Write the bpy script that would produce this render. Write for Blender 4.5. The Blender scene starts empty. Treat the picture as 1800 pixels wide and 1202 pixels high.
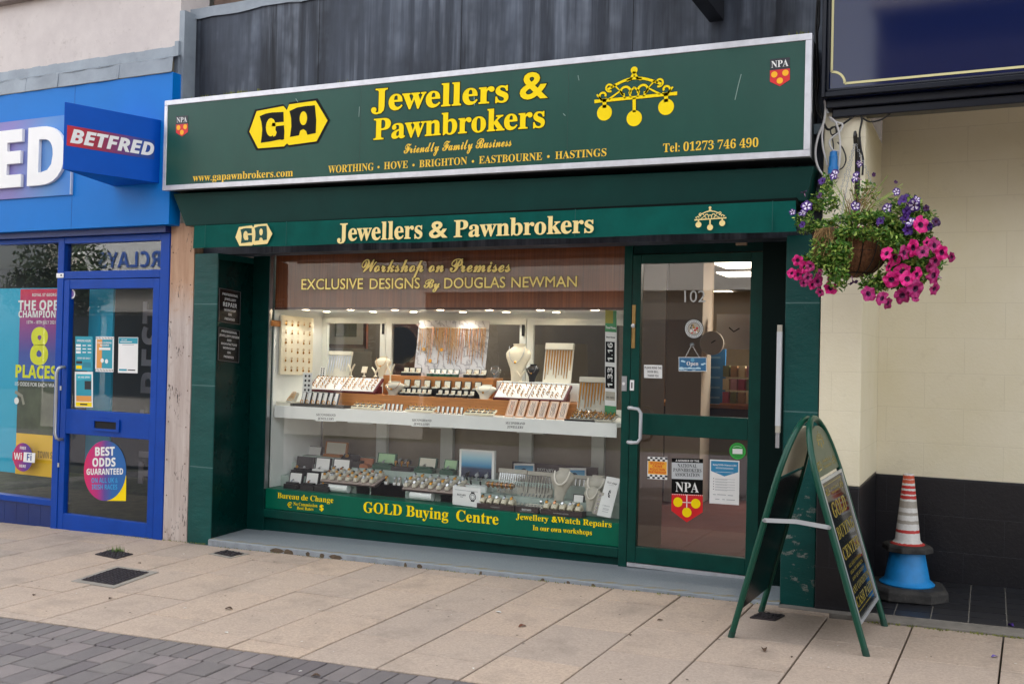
import bpy, bmesh, math, random
from mathutils import Vector, Matrix
random.seed(7)
sc = bpy.context.scene
COL = sc.collection
R = math.radians
# ------------------------------------------------------------------ camera
YAW, PITCH, ROLL, FPX, CAMD, CAMZ = -0.44883, 0.013829, 0.023217, 1747.56, 6.0, 1.5
_f = Vector((math.sin(YAW)*math.cos(PITCH), math.cos(YAW)*math.cos(PITCH), math.sin(PITCH)))
_r = Vector((math.cos(YAW), -math.sin(YAW), 0)); _u = _r.cross(_f)
CR = _r*math.cos(ROLL) + _u*math.sin(ROLL)
CU = _u*math.cos(ROLL) - _r*math.sin(ROLL)
CF = _f
CO = Vector((0, -CAMD, CAMZ))
cd = bpy.data.cameras.new('camera'); cam = bpy.data.objects.new('camera', cd); COL.objects.link(cam)
cd.sensor_width = 36; cd.lens = FPX/1800*36; cd.clip_end = 1000; cd.clip_start = 0.05
mw = Matrix(((CR.x, CU.x, -CF.x), (CR.y, CU.y, -CF.y), (CR.z, CU.z, -CF.z))).to_4x4(); mw.translation = CO
cam.matrix_world = mw
sc.camera = cam
# ------------------------------------------------------------------ sky, sun, exposure
SUN_EL, SUN_AZ = R(50), R(-28)     # the sun stands behind the shops: this side of the street lies in open shade
w = bpy.data.worlds.new('World'); sc.world = w; w.use_nodes = True
wn = w.node_tree.nodes; wl = w.node_tree.links
bg = wn['Background']; sky = wn.new('ShaderNodeTexSky'); sky.sky_type = 'NISHITA'; sky.sun_disc = False
sky.sun_elevation = SUN_EL; sky.sun_rotation = R(-28); sky.dust_density = 4; sky.air_density = 1.0; sky.ozone_density = 1.0
hs = wn.new('ShaderNodeHueSaturation'); hs.inputs['Saturation'].default_value = 0.16
wl.new(sky.outputs[0], hs.inputs['Color']); wl.new(hs.outputs[0], bg.inputs[0]); bg.inputs[1].default_value = 0.15
sl = bpy.data.lights.new('sun', 'SUN'); sl.energy = 2.4; sl.angle = R(1); sl.color = (1, .955, .89)
so = bpy.data.objects.new('sun', sl); COL.objects.link(so)
sd = Vector((math.cos(SUN_EL)*math.sin(SUN_AZ), math.cos(SUN_EL)*math.cos(SUN_AZ), math.sin(SUN_EL)))
so.rotation_euler = sd.to_track_quat('Z', 'Y').to_euler()
sc.view_settings.view_transform = 'Standard'; sc.view_settings.look = 'None'; sc.view_settings.exposure = 2.22; sc.view_settings.gamma = 1
sc.cycles.max_bounces = 8; sc.cycles.transparent_max_bounces = 12; sc.cycles.diffuse_bounces = 3; sc.cycles.glossy_bounces = 3
sc.cycles.caustics_reflective = False; sc.cycles.caustics_refractive = False
sc.cycles.sample_clamp_indirect = 6

# ------------------------------------------------------------------ measuring helpers (photo pixels, 1800 wide -> a known plane)
def ray(px, py): return CR*((px-900)/FPX) - CU*((py-601)/FPX) + CF
def at(px, py, Y=0.0):
    d = ray(px, py); return CO + d*((Y+CAMD)/d.y)
def atX(px, py, X):
    d = ray(px, py); return CO + d*(X/d.x)
def atZ(px, py, Z):
    d = ray(px, py); return CO + d*((Z-CAMZ)/d.z)
GX, GY, G0 = .0227, .028, .098
def gz(x, y): return G0 + GX*x + GY*y
def gnd(px, py):
    d = ray(px, py); n = Vector((-GX, -GY, 1)); t = (Vector((0, 0, G0))-CO).dot(n)/d.dot(n); return CO + d*t
def mpp(px, py, Y):
    return (at(px+1, py, Y)-at(px, py, Y)).x, (at(px, py, Y)-at(px, py+1, Y)).z
ORD = ['first','second','third','fourth','fifth','sixth','seventh','eighth','ninth','tenth','eleventh','twelfth','thirteenth','fourteenth','fifteenth','sixteenth','seventeenth','eighteenth','nineteenth','twentieth','twenty-first','twenty-second','twenty-third','twenty-fourth','twenty-fifth','twenty-sixth']
# ------------------------------------------------------------------ materials
def C(h):
    h = h.lstrip('#'); v = [int(h[i:i+2], 16)/255 for i in (0, 2, 4)]
    return tuple(x/12.92 if x <= .04045 else ((x+.055)/1.055)**2.4 for x in v)
_M = {}
def mat(name, col, rough=.5, metal=0, var=0, vs=6, bump=0, bs=60, spec=.5, emit=0, stretch=(1,1,1), col2=None, island=0, detail=6, coat=0):
    if name in _M: return _M[name]
    if isinstance(col, str): col = C(col)
    if isinstance(col2, str): col2 = C(col2)
    m = bpy.data.materials.new(name); m.use_nodes = True; n = m.node_tree.nodes; l = m.node_tree.links
    b = n['Principled BSDF']; b.inputs['Base Color'].default_value = (*col, 1); b.inputs['Roughness'].default_value = rough
    b.inputs['Metallic'].default_value = metal; b.inputs['Specular IOR Level'].default_value = spec
    if coat: b.inputs['Coat Weight'].default_value = coat; b.inputs['Coat Roughness'].default_value = .08
    if emit:
        b.inputs['Emission Color'].default_value = (*col, 1); b.inputs['Emission Strength'].default_value = emit
    if var or bump or island:
        tc = n.new('ShaderNodeTexCoord'); mp = n.new('ShaderNodeMapping'); mp.inputs['Scale'].default_value = stretch
        l.new(tc.outputs['Object'], mp.inputs[0])
        out = None
        if var:
            nz = n.new('ShaderNodeTexNoise'); nz.inputs['Scale'].default_value = vs; nz.inputs['Detail'].default_value = detail; nz.inputs['Roughness'].default_value = .65
            l.new(mp.outputs[0], nz.inputs['Vector'])
            rm = n.new('ShaderNodeMapRange'); rm.inputs['From Min'].default_value = .3; rm.inputs['From Max'].default_value = .7
            l.new(nz.outputs[0], rm.inputs[0])
            mx = n.new('ShaderNodeMix'); mx.data_type = 'RGBA'
            a = tuple(c*(1-var) for c in col); c2 = col2 if col2 else tuple(min(1, c*(1+var)) for c in col)
            mx.inputs['A'].default_value = (*a, 1); mx.inputs['B'].default_value = (*c2, 1)
            l.new(rm.outputs[0], mx.inputs['Factor']); out = mx.outputs['Result']
        if island:
            ge = n.new('ShaderNodeNewGeometry'); hv = n.new('ShaderNodeHueSaturation')
            r2 = n.new('ShaderNodeMapRange'); r2.inputs['To Min'].default_value = 1-island; r2.inputs['To Max'].default_value = 1+island
            l.new(ge.outputs['Random Per Island'], r2.inputs[0]); l.new(r2.outputs[0], hv.inputs['Value'])
            if out: l.new(out, hv.inputs['Color'])
            else: hv.inputs['Color'].default_value = (*col, 1)
            out = hv.outputs[0]
        if out: l.new(out, b.inputs['Base Color'])
        if bump:
            n2 = n.new('ShaderNodeTexNoise'); n2.inputs['Scale'].default_value = bs; n2.inputs['Detail'].default_value = 5
            l.new(mp.outputs[0], n2.inputs['Vector'])
            bp = n.new('ShaderNodeBump'); bp.inputs['Strength'].default_value = bump; bp.inputs['Distance'].default_value = .01
            l.new(n2.outputs[0], bp.inputs['Height']); l.new(bp.outputs[0], b.inputs['Normal'])
    _M[name] = m; return m
class N:
    """small wrapper for hand-made node materials"""
    def __init__(s, name):
        s.m = bpy.data.materials.new(name); s.m.use_nodes = True; s.t = s.m.node_tree; s.b = s.t.nodes['Principled BSDF']
        s.tc = s.t.nodes.new('ShaderNodeTexCoord'); _M[name] = s.m
    def new(s, k, **kw):
        x = s.t.nodes.new('ShaderNode'+k)
        for a, v in kw.items():
            if a.startswith('i_'): x.inputs[a[2:].replace('_', ' ')].default_value = v
            else: setattr(x, a, v)
        return x
    def ln(s, a, b): s.t.links.new(a, b)
    def map(s, scale=(1,1,1), rot=(0,0,0), loc=(0,0,0), src='Object'):
        mp = s.new('Mapping'); mp.inputs['Scale'].default_value = scale; mp.inputs['Rotation'].default_value = rot; mp.inputs['Location'].default_value = loc
        s.ln(s.tc.outputs[src], mp.inputs[0]); return mp.outputs[0]
    def noise(s, vec, scale, detail=6, rough=.6, lo=.3, hi=.7):
        z = s.new('TexNoise'); z.inputs['Scale'].default_value = scale; z.inputs['Detail'].default_value = detail; z.inputs['Roughness'].default_value = rough
        s.ln(vec, z.inputs['Vector']); r = s.new('MapRange'); r.inputs['From Min'].default_value = lo; r.inputs['From Max'].default_value = hi
        s.ln(z.outputs[0], r.inputs[0]); return r.outputs[0]
    def mix(s, f, a, b, mode='MIX'):
        x = s.new('Mix', data_type='RGBA', blend_type=mode)
        for k, v in (('Factor', f), ('A', a), ('B', b)):
            sock = x.inputs[k] if k != 'Factor' else x.inputs['Factor']
            if isinstance(v, (int, float)): sock.default_value = v
            elif isinstance(v, str): sock.default_value = (*C(v), 1)
            elif isinstance(v, tuple): sock.default_value = (*v, 1)
            else: s.ln(v, sock)
        return x.outputs['Result']
    def math(s, op, a, b=None):
        x = s.new('Math', operation=op)
        for i, v in enumerate((a, b)):
            if v is None: continue
            if isinstance(v, (int, float)): x.inputs[i].default_value = v
            else: s.ln(v, x.inputs[i])
        return x.outputs[0]
    def sep(s, vec):
        x = s.new('SeparateXYZ'); s.ln(vec, x.inputs[0]); return x.outputs
    def bump(s, h, strength=.3, dist=.01):
        x = s.new('Bump'); x.inputs['Strength'].default_value = strength; x.inputs['Distance'].default_value = dist
        s.ln(h, x.inputs['Height']); s.ln(x.outputs[0], s.b.inputs['Normal'])
    def color(s, c): s.ln(c, s.b.inputs['Base Color'])
    def rough(s, v):
        if isinstance(v, (int, float)): s.b.inputs['Roughness'].default_value = v
        else: s.ln(v, s.b.inputs['Roughness'])
# ------------------------------------------------------------------ mesh builder
class F:
    """a flat frame: O + u*U + v*V + n*N (n in metres towards the viewer)"""
    def __init__(s, O, U, V):
        s.O = Vector(O); s.U = Vector(U); s.V = Vector(V); s.N = s.U.cross(s.V).normalized()
    def p(s, u, v, n=0.0): return s.O + s.U*u + s.V*v + s.N*n
    def sub(s, u0, v0, u1, v1, n=0.0): return F(s.p(u0, v0, n), s.U*(u1-u0), s.V*(v1-v0))
    def asp(s): return s.U.length/s.V.length
def FY(bl, br, tl, Y): a = at(*bl, Y); return F(a, at(*br, Y)-a, at(*tl, Y)-a)
def FX(bl, br, tl, X): a = atX(*bl, X); return F(a, atX(*br, X)-a, atX(*tl, X)-a)
def FB(x0, y0, x1, y1, Y):
    """axis-true rectangle on plane Y spanning the two pixel corners (x0,y0 bottom-left; x1,y1 top-right)"""
    a = at(x0, y0, Y); b = at(x1, y1, Y); return F((a.x, Y, a.z), (b.x-a.x, 0, 0), (0, 0, b.z-a.z))
_TX = {}
STY = {'sb': (0x1D400, 0x1D41A, 0x1D7CE), 'sc': (0x1D4D0, 0x1D4EA, None), 'bi': (0x1D468, 0x1D482, None),
       'ss': (0x1D5D4, 0x1D5EE, 0x1D7EC), 'sbi': (0x1D63C, 0x1D656, None), 'g': (None, None, None)}
def styled(s, st):
    A, a, d = STY[st]; o = ''
    for c in s:
        if A and 'A' <= c <= 'Z': o += chr(A+ord(c)-65)
        elif a and 'a' <= c <= 'z': o += chr(a+ord(c)-97)
        elif d and '0' <= c <= '9': o += chr(d+ord(c)-48)
        else: o += c
    return o
_AZ = 'ABCDEFGHIJKLMNOPQRSTUVWXYZ'
_CH = {'g': _AZ+_AZ.lower()+'0123456789&.,:/-\u2019\u20ac$', 'sc': 'WorkshpnPemiByFdlaGAut', 'bi': '', 'sbi': 'BETFRD', 'sb': 'ABCDEGHIJKLNOPQRSTUVWY'+'abcdefghiklmnoprstuwy'+'01234679', 'ss': 'ABCDEFGHIJKLMNOPQRSTUVWY0123568i'}
_CH = {k: ''.join(dict.fromkeys(v+('' if k == 'g' or not v else 'E'))) for k, v in _CH.items()}
def _sheet():
    """every letter of every style on a line of its own with a bar after it, read back letter by letter (one text evaluation)"""
    keys = [('g', '|')]+[(st, c) for st in _CH for c in _CH[st]]
    c = bpy.data.curves.new('tmp', 'FONT'); c.body = '|\n'+'\n'.join(styled(ch, st)+'|' for st, ch in keys[1:]); c.size = 1; c.space_line = 4; c.resolution_u = 3; c.fill_mode = 'FRONT'
    o = bpy.data.objects.new('tmp', c); me = o.to_mesh(); V = [(v.co.x, v.co.y) for v in me.vertices]; P = [tuple(p.vertices) for p in me.polygons]
    o.to_mesh_clear(); bpy.data.objects.remove(o); bpy.data.curves.remove(c)
    rows = [round((-v[1]+1.2)/4-.2) for v in V]; par = list(range(len(V)))
    def find(a):
        while par[a] != a: par[a] = par[par[a]]; a = par[a]
        return a
    for p in P:
        for q in p[1:]: par[find(q)] = find(p[0])
    isl = {}
    for n in range(len(V)): isl.setdefault((rows[n], find(n)), []).append(n)
    bar = {}
    for (r, k), ns in isl.items():
        x = min(V[n][0] for n in ns)
        if r not in bar or x > bar[r][0]: bar[r] = (x, k)
    out = {k: ([], []) for k in keys}; idx = {}; adv = {}; b0 = bar[0][0]
    for r, (x, k) in bar.items(): adv[keys[r]] = x-b0
    for n, v in enumerate(V):
        r = rows[n]
        if find(n) == bar[r][1]: continue
        k = keys[r]; idx[n] = len(out[k][0]); out[k][0].append((v[0], v[1]+4*r))
    for p in P:
        if p[0] in idx: out[keys[rows[p[0]]]][1].append(tuple(idx[q] for q in p))
    return out, adv
def embolden(vs, fs, off):
    ed = {}
    for f in fs:
        for i in range(len(f)): ed[(f[i], f[(i+1) % len(f)])] = 1
    nr = {}
    for a, b in ed:
        if (b, a) in ed: continue
        dx, dy = vs[b][0]-vs[a][0], vs[b][1]-vs[a][1]; L = math.hypot(dx, dy) or 1
        for q in (a, b): n = nr.setdefault(q, [0, 0]); n[0] += dy/L; n[1] -= dx/L
    out = list(vs)
    for q, (x, y) in nr.items():
        L = math.hypot(x, y)
        if L > .3: k = off*min(2/L, 2)/L; out[q] = (vs[q][0]+x*k, vs[q][1]+y*k)
    return out
def glyphs(s, st, off=0.0, res=3):
    k = (s, st, off, res)
    if k in _TX: return _TX[k]
    if 'sh' not in _TX: _TX['sh'], _TX['adv'] = _sheet()
    sh = _TX['sh']; x = 0; vs = []; fs = []
    for ch in s:
        kk = (st, ch) if (st, ch) in sh else ('g', ch)
        if kk not in sh: x += .26; continue
        v, f = sh[kk]; v = embolden(v, f, off) if off else v; b = len(vs); vs += [(p[0]+x, p[1]) for p in v]; fs += [tuple(b+q for q in g) for g in f]; x += _TX['adv'][kk]
    _TX[k] = (vs, fs); return _TX[k]
def capheight(st):
    k = ('cap', st)
    if k not in _TX: _TX[k] = max(v[1] for v in glyphs('E', st)[0])
    return _TX[k]
class MB:
    def __init__(s): s.v = []; s.f = []; s.m = []; s.mats = []
    def mi(s, m):
        if m not in s.mats: s.mats.append(m)
        return s.mats.index(m)
    def add(s, vs, fs, m):
        b = len(s.v); i = s.mi(m); s.v += [tuple(v) for v in vs]
        for f in fs: s.f.append(tuple(b+k for k in f)); s.m.append(i)
    def box(s, x0, x1, y0, y1, z0, z1, m):
        vs = [(x, y, z) for x in (x0, x1) for y in (y0, y1) for z in (z0, z1)]
        s.add(vs, [(0,1,3,2), (4,6,7,5), (0,4,5,1), (2,3,7,6), (0,2,6,4), (1,5,7,3)], m)
    def fbox(s, F_, u0, v0, u1, v1, n0, n1, m):
        vs = [F_.p(u, v, n) for u in (u0, u1) for v in (v0, v1) for n in (n0, n1)]
        s.add(vs, [(0,1,3,2), (4,6,7,5), (0,4,5,1), (2,3,7,6), (0,2,6,4), (1,5,7,3)], m)
    def frame(s, F_, u0, v0, u1, v1, wu, wv, n0, n1, m):
        s.fbox(F_, u0, v0, u0+wu, v1, n0, n1, m); s.fbox(F_, u1-wu, v0, u1, v1, n0, n1, m)
        s.fbox(F_, u0+wu, v0, u1-wu, v0+wv, n0, n1, m); s.fbox(F_, u0+wu, v1-wv, u1-wu, v1, n0, n1, m)
    def quad(s, a, b, c, d, m): s.add([a, b, c, d], [(0, 1, 2, 3)], m)
    def poly(s, F_, pts, n, m): s.add([F_.p(u, v, n) for u, v in pts], [tuple(range(len(pts)))], m)
    def rect(s, F_, u0, v0, u1, v1, n, m): s.poly(F_, [(u0,v0),(u1,v0),(u1,v1),(u0,v1)], n, m)
    def disc(s, F_, u, v, ru, n, m, rv=None, k=24):
        rv = rv if rv is not None else ru*F_.asp()
        s.poly(F_, [(u+ru*math.cos(2*math.pi*i/k), v+rv*math.sin(2*math.pi*i/k)) for i in range(k)], n, m)
    def stroke(s, F_, pts, wd, n, m):
        P = [F_.p(u, v, n) for u, v in pts]; L = []; Rr = []
        for i, p in enumerate(P):
            t = (P[min(i+1, len(P)-1)]-P[max(i-1, 0)]).normalized(); q = F_.N.cross(t)*wd/2
            L.append(p+q); Rr.append(p-q)
        k = len(P); s.add(L+Rr, [(i, k+i, k+i+1, i+1) for i in range(k-1)], m)
    def prism(s, F_, pts, n0, n1, m):
        k = len(pts); vs = [F_.p(u, v, n1) for u, v in pts]+[F_.p(u, v, n0) for u, v in pts]
        s.add(vs, [tuple(range(k)), tuple(range(2*k-1, k-1, -1))]+[(i, k+i, k+(i+1) % k, (i+1) % k) for i in range(k)], m)
    def text(s, t, st, F_, m, off=0.0, n=0.001, cap=None, thick=0, res=3, shear=0):
        """left end of the writing at u=0 on the baseline v=0, right end at u=1, capital height = v=1"""
        vs, fs = glyphs(t, st, off, res); v0, _ = glyphs(t, st, 0.0, res)
        if not vs: return
        x0 = min(v[0] for v in v0); x1 = max(v[0] for v in v0); ch = cap or capheight(st)
        pts = [((x-x0)/(x1-x0)+shear*y/ch, y/ch) for x, y in vs]
        s.add([F_.p(u, v, n) for u, v in pts], fs, m)
        if thick:
            s.add([F_.p(u, v, n-thick) for u, v in pts], fs, m)
            ed = {}
            for f in fs:
                for i in range(len(f)):
                    a, b = f[i], f[(i+1) % len(f)]; ed[(a, b)] = ed.get((a, b), 0)+1
            for a, b in ed:
                if (b, a) not in ed: s.quad(F_.p(*pts[a], n), F_.p(*pts[b], n), F_.p(*pts[b], n-thick), F_.p(*pts[a], n-thick), m)
    def line(s, t, st, F_, uc, vb, cap, m, wmax=.9, off=0, n=.0012, squeeze=1.0):
        """one centred line of writing inside frame F_ (cap in v units)"""
        vs, fs = glyphs(t, st, 0.0, 2); x0 = min(v[0] for v in vs); x1 = max(v[0] for v in vs)
        wdt = (x1-x0)/capheight(st)*cap/F_.asp()*squeeze; wdt = min(wdt, wmax)
        s.text(t, st, F(F_.p(uc-wdt/2, vb), F_.U*wdt, F_.V*cap), m, off=off, n=n, res=2)
    def tube(s, pts, r, m, k=8, cap=True, rr=None):
        P = [Vector(p) for p in pts]; up = Vector((0, 0, 1)); rings = []; prev = None
        for i, p in enumerate(P):
            t = (P[min(i+1, len(P)-1)]-P[max(i-1, 0)]).normalized()
            if prev is None:
                a = t.cross(up) if abs(t.z) < .9 else t.cross(Vector((1, 0, 0)))
                a.normalize()
            else: a = (prev - t*prev.dot(t)).normalized()
            prev = a; b = t.cross(a); q = rr[i] if rr else r
            rings.append([p + a*q*math.cos(2*math.pi*j/k)+b*q*math.sin(2*math.pi*j/k) for j in range(k)])
        vs = [v for g in rings for v in g]
        fs = [(i*k+j, i*k+(j+1) % k, (i+1)*k+(j+1) % k, (i+1)*k+j) for i in range(len(P)-1) for j in range(k)]
        if cap: fs += [tuple(range(k))[::-1], tuple((len(P)-1)*k+j for j in range(k))]
        s.add(vs, fs, m)
    def lathe(s, prof, c, m, k=24, axis=(0,0,1), sx=1, sy=1):
        ax = Vector(axis).normalized(); a = ax.cross(Vector((0, 1, 0)) if abs(ax.y) < .9 else Vector((1, 0, 0))).normalized(); b = ax.cross(a); c = Vector(c)
        vs = [c+ax*h+a*r*sx*math.cos(2*math.pi*j/k)+b*r*sy*math.sin(2*math.pi*j/k) for r, h in prof for j in range(k)]
        q = len(prof); fs = [(i*k+j, i*k+(j+1) % k, (i+1)*k+(j+1) % k, (i+1)*k+j) for i in range(q-1) for j in range(k)]
        if prof[0][0] > 1e-6: fs.append(tuple(range(k))[::-1])
        if prof[-1][0] > 1e-6: fs.append(tuple((q-1)*k+j for j in range(k)))
        s.add(vs, fs, m)
    def ring(s, c, r, t, m, axis=(0,1,0), k=12, kk=6, sq=1):
        ax = Vector(axis).normalized(); a = ax.cross(Vector((0,0,1)) if abs(ax.z) < .9 else Vector((1,0,0))).normalized(); b = ax.cross(a); c = Vector(c)
        vs = []
        for i in range(k):
            d = a*math.cos(2*math.pi*i/k)+b*sq*math.sin(2*math.pi*i/k)
            for j in range(kk): vs.append(c+d*(r+t*math.cos(2*math.pi*j/kk))+ax*t*math.sin(2*math.pi*j/kk))
        s.add(vs, [(i*kk+j, ((i+1) % k)*kk+j, ((i+1) % k)*kk+(j+1) % kk, i*kk+(j+1) % kk) for i in range(k) for j in range(kk)], m)
    def build(s, name, parent=None, smooth=False, bevel=0):
        me = bpy.data.meshes.new(name); off = wpos(parent) if parent else Vector((0, 0, 0))
        me.from_pydata([(v[0]-off.x, v[1]-off.y, v[2]-off.z) for v in s.v], [], s.f)
        for m in s.mats: me.materials.append(m)
        me.polygons.foreach_set('material_index', s.m)
        if smooth:
            me.polygons.foreach_set('use_smooth', [True]*len(me.polygons))
        me.update()
        o = bpy.data.objects.new(name, me); COL.objects.link(o)
        if parent: o.parent = parent
        if smooth and smooth != 'all':
            try: me.set_sharp_from_angle(angle=R(40))
            except Exception: pass
        if bevel:
            b = o.modifiers.new('bevel', 'BEVEL'); b.width = bevel; b.segments = 2; b.limit_method = 'ANGLE'
        return o
def wpos(o):
    p = Vector((0, 0, 0))
    while o is not None: p += o.location; o = o.parent
    return p
def tag(o, label=None, cat=None, group=None, kind=None):
    if label: o['label'] = label
    if cat: o['category'] = cat
    if group: o['group'] = group
    if kind: o['kind'] = kind
    return o
def thing(name, label, cat, loc, group=None):
    o = bpy.data.objects.new(name, None); COL.objects.link(o); o.location = loc; o.empty_display_size = .1
    return tag(o, label, cat, group)
KIDS = {}
def dup(root, loc, rz=None, label=None, group=None, scale=None):
    r = root.copy(); COL.objects.link(r); r.location = loc
    if rz is not None: r.rotation_euler = (0, 0, rz)
    if scale: r.scale = (scale,)*3 if not isinstance(scale, tuple) else scale
    if label: r['label'] = label
    if group: r['group'] = group
    for ch in list(root.children):
        c = ch.copy(); COL.objects.link(c); c.parent = r
        for g in list(ch.children):
            d = g.copy(); COL.objects.link(d); d.parent = c
    return r
# ------------------------------------------------------------------ materials of the place
GREEN = mat('green_paint', '#003f37', .35, var=.22, vs=5, bump=.05, bs=120, spec=.22)
GREEND = mat('green_paint_dull', '#00302c', .45, var=.25, vs=9, bump=.08, bs=90, spec=.15)
GREENP = mat('stallriser_green', '#00614a', .35, var=.12, vs=4, spec=.2)
CLOTHG = mat('valance_cloth', '#004f47', .8, spec=.15, var=.16, vs=7, bump=.15, bs=300)
SIGNG = mat('sign_face_green', '#1c4c42', .25, spec=.3, var=.1, vs=2.5, stretch=(1, 1, .35))
ALU = mat('brushed_aluminium', '#c9cad0', .38, metal=.65, var=.12, vs=12)
STEEL = mat('satin_steel', '#b9bcc0', .3, metal=.9)
CHROME = mat('polished_silver', '#d8d8d8', .12, metal=1)
GOLD = mat('gold', '#c98f35', .3, metal=.8)
ROSE = mat('rose_gold', '#d79a72', .22, metal=1)
YEL = mat('yellow_vinyl', '#ffdf00', .5, spec=.2)
YELD = mat('amber_vinyl', '#f4c832', .4)
CREAMV = mat('cream_vinyl', '#f3db92', .5)
BLACK = mat('black_vinyl', '#060708', .5, spec=.15)
INK = mat('dark_ink', '#23262c', .6)
WHITE = mat('white_vinyl', '#f2f2f2', .4)
PAPER = mat('paper', '#ededeb', .7, var=.03, vs=5)
REDV = mat('red_vinyl', '#d8131f', .35)
GLDL = mat('gold_leaf_letters', '#f6dd8a', .28, metal=.5, var=.1, vs=9)
BLUE = mat('blue_frame_paint', '#0843a2', .35, var=.12, vs=5, bump=.04, bs=120, spec=.22)
BLUEF = mat('blue_fascia_panel', '#0075cc', .4, var=.05, vs=2, spec=.2)
BLUED = mat('blade_sign_blue', '#0052ba', .4, var=.06, vs=3, spec=.2)
NAVY = mat('navy_gloss_panel', '#0e1b46', .06, spec=.45)
NAVYF = mat('navy_gloss_frame', '#0a111f', .28, spec=.3)
DARK = mat('dark_void', '#0b0b0c', .8)
RUBBER = mat('black_rubber', '#1c1c1e', .8, var=.5, vs=14, bump=.4, bs=60, col2='#3d3b39')
WHT = mat('white_laminate', '#e9ebe7', .4, var=.04, vs=4)
WHTF = mat('white_painted_frame', '#dfe2dc', .45, var=.05, vs=7)
WOODO = mat('honey_wood', '#b9783d', .45, var=.2, vs=6, stretch=(.6, 6, 9))
CREAMF = mat('cream_leatherette', '#e2d9c0', .6, var=.05, vs=20)
GREYF = mat('grey_leatherette', '#b3aea0', .65, var=.08, vs=25)
TANF = mat('pink_tan_card', '#caa183', .6, var=.05, vs=12)
MAROON = mat('maroon_case', '#5a1420', .35, var=.15, vs=10)
BOXB = mat('black_box', '#141215', .4)
BOXN = mat('navy_box', '#161c2c', .4)
SATIN = mat('white_satin', '#eceae6', .45)
LINEN = mat('linen_lining', '#d9d5c4', .7)
BROWNB = mat('dark_brown_box', '#3a2a2a', .4)
GREENB = mat('green_watch_box', '#0d4a34', .4)
GREENL = mat('pale_green_lining', '#a9cfa0', .6)
PALEC = mat('pale_plinth_cloth', '#aebbb2', .8, var=.1, vs=12)
CUSH = mat('watch_cushion_suede', '#d2cab8', .7, var=.06, vs=30)
TEALC = mat('teal_cloth', '#3a8270', .8, var=.1, vs=12)
CYANP = mat('cyan_panel', '#1fa8cc', .5)
PERSPEX = None
def glass(name, tint=(.96, .98, .97), k=1.2):
    g = N(name); t = g.t; out = t.nodes['Material Output']; t.nodes.remove(g.b)
    tr = g.new('BsdfTransparent'); tr.inputs[0].default_value = (*tint, 1)
    gl = g.new('BsdfGlossy'); gl.inputs['Roughness'].default_value = 0.0; gl.inputs[0].default_value = (.95, .97, 1, 1)
    ge = g.new('NewGeometry'); dt = g.new('VectorMath', operation='DOT_PRODUCT'); g.ln(ge.outputs['Incoming'], dt.inputs[0]); g.ln(ge.outputs['Normal'], dt.inputs[1])
    c_ = g.math('ABSOLUTE', dt.outputs['Value']); fr = g.math('ADD', g.math('MULTIPLY', g.math('POWER', g.math('SUBTRACT', 1.0, c_), 5.0), .96), .04)
    mu = g.math('MINIMUM', g.math('MULTIPLY', fr, k), 1.0)
    ms = g.new('MixShader'); g.ln(mu, ms.inputs[0]); g.ln(tr.outputs[0], ms.inputs[1]); g.ln(gl.outputs[0], ms.inputs[2]); g.ln(ms.outputs[0], out.inputs[0])
    return g.m
GLASS = glass('shop_glass'); GLASS2 = glass('door_glass', (.86, .88, .87), 2.1)
GLASSD = glass('dark_glass', (.85, .87, .86), 1.9)
PERSPEX = glass('clear_perspex', (.9, .92, .92), 1.5)
def cladding():
    g = N('streaked_slate_cladding'); v = g.map((2.6, 2.6, .22)); a = g.noise(v, 1.0, 9, .66, .3, .7); v2 = g.map((13, 13, .45)); b = g.noise(v2, 1, 5, .65, .42, .72); b = g.math('MULTIPLY', b, g.noise(g.map((1.6, 1.6, 1.1)), 1.3, 4, .6, .4, .65))
    a = g.math('MULTIPLY', g.math('SUBTRACT', a, .1), 1.15); a = g.math('MINIMUM', g.math('MAXIMUM', a, 0.0), 1.0); c = g.mix(a, '#1f232b', '#525a68'); c = g.mix(g.math('MULTIPLY', b, .75), c, '#9aa4b4'); v3 = g.map((1.2, 1.2, 1.2)); d = g.noise(v3, 1.4, 4, .6, .45, .8)
    c = g.mix(g.math('MULTIPLY', d, .5), c, '#1a1b1f'); g.color(c); g.rough(.5); g.b.inputs['Specular IOR Level'].default_value = .2; g.bump(a, .08); return g.m
CLAD = cladding()
def slate(name, base, light, zpeel=None):
    g = N(name); P = g.map(); x, y, z = g.sep(P)[:3]
    big = g.noise(g.map((1, 1, 2.2)), 3.2, 7, .6, .25, .75); fine = g.noise(g.map((1, 1, 1.8)), 14, 8, .7, .3, .7)
    c = g.mix(g.math('MULTIPLY', big, .55), base, light)
    jn = g.math('PINGPONG', g.math('ADD', z, .07), .32); jm = g.math('LESS_THAN', jn, .004)
    c = g.mix(g.math('MULTIPLY', jm, .6), c, '#5f7d7c')
    h = g.math('ADD', g.math('MULTIPLY', big, 1.6), fine)
    if zpeel:
        pn = g.noise(g.map((1.3, 1.3, 2.8)), 5.5, 12, .72, .565, .60); lim = g.new('MapRange'); lim.inputs['From Min'].default_value = zpeel; lim.inputs['From Max'].default_value = zpeel-.35
        g.ln(z, lim.inputs[0]); pm = g.math('MULTIPLY', pn, lim.outputs[0]); pm = g.math('GREATER_THAN', pm, .5)
        tone = g.noise(P, 30, 5, .7); pc = g.mix(tone, '#35413e', '#848c86'); c = g.mix(pm, c, pc); h = g.math('SUBTRACT', h, g.math('MULTIPLY', pm, .5))
    g.color(c); g.rough(.36); g.b.inputs['Specular IOR Level'].default_value = .28; g.bump(h, .22, .010); return g.m
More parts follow.
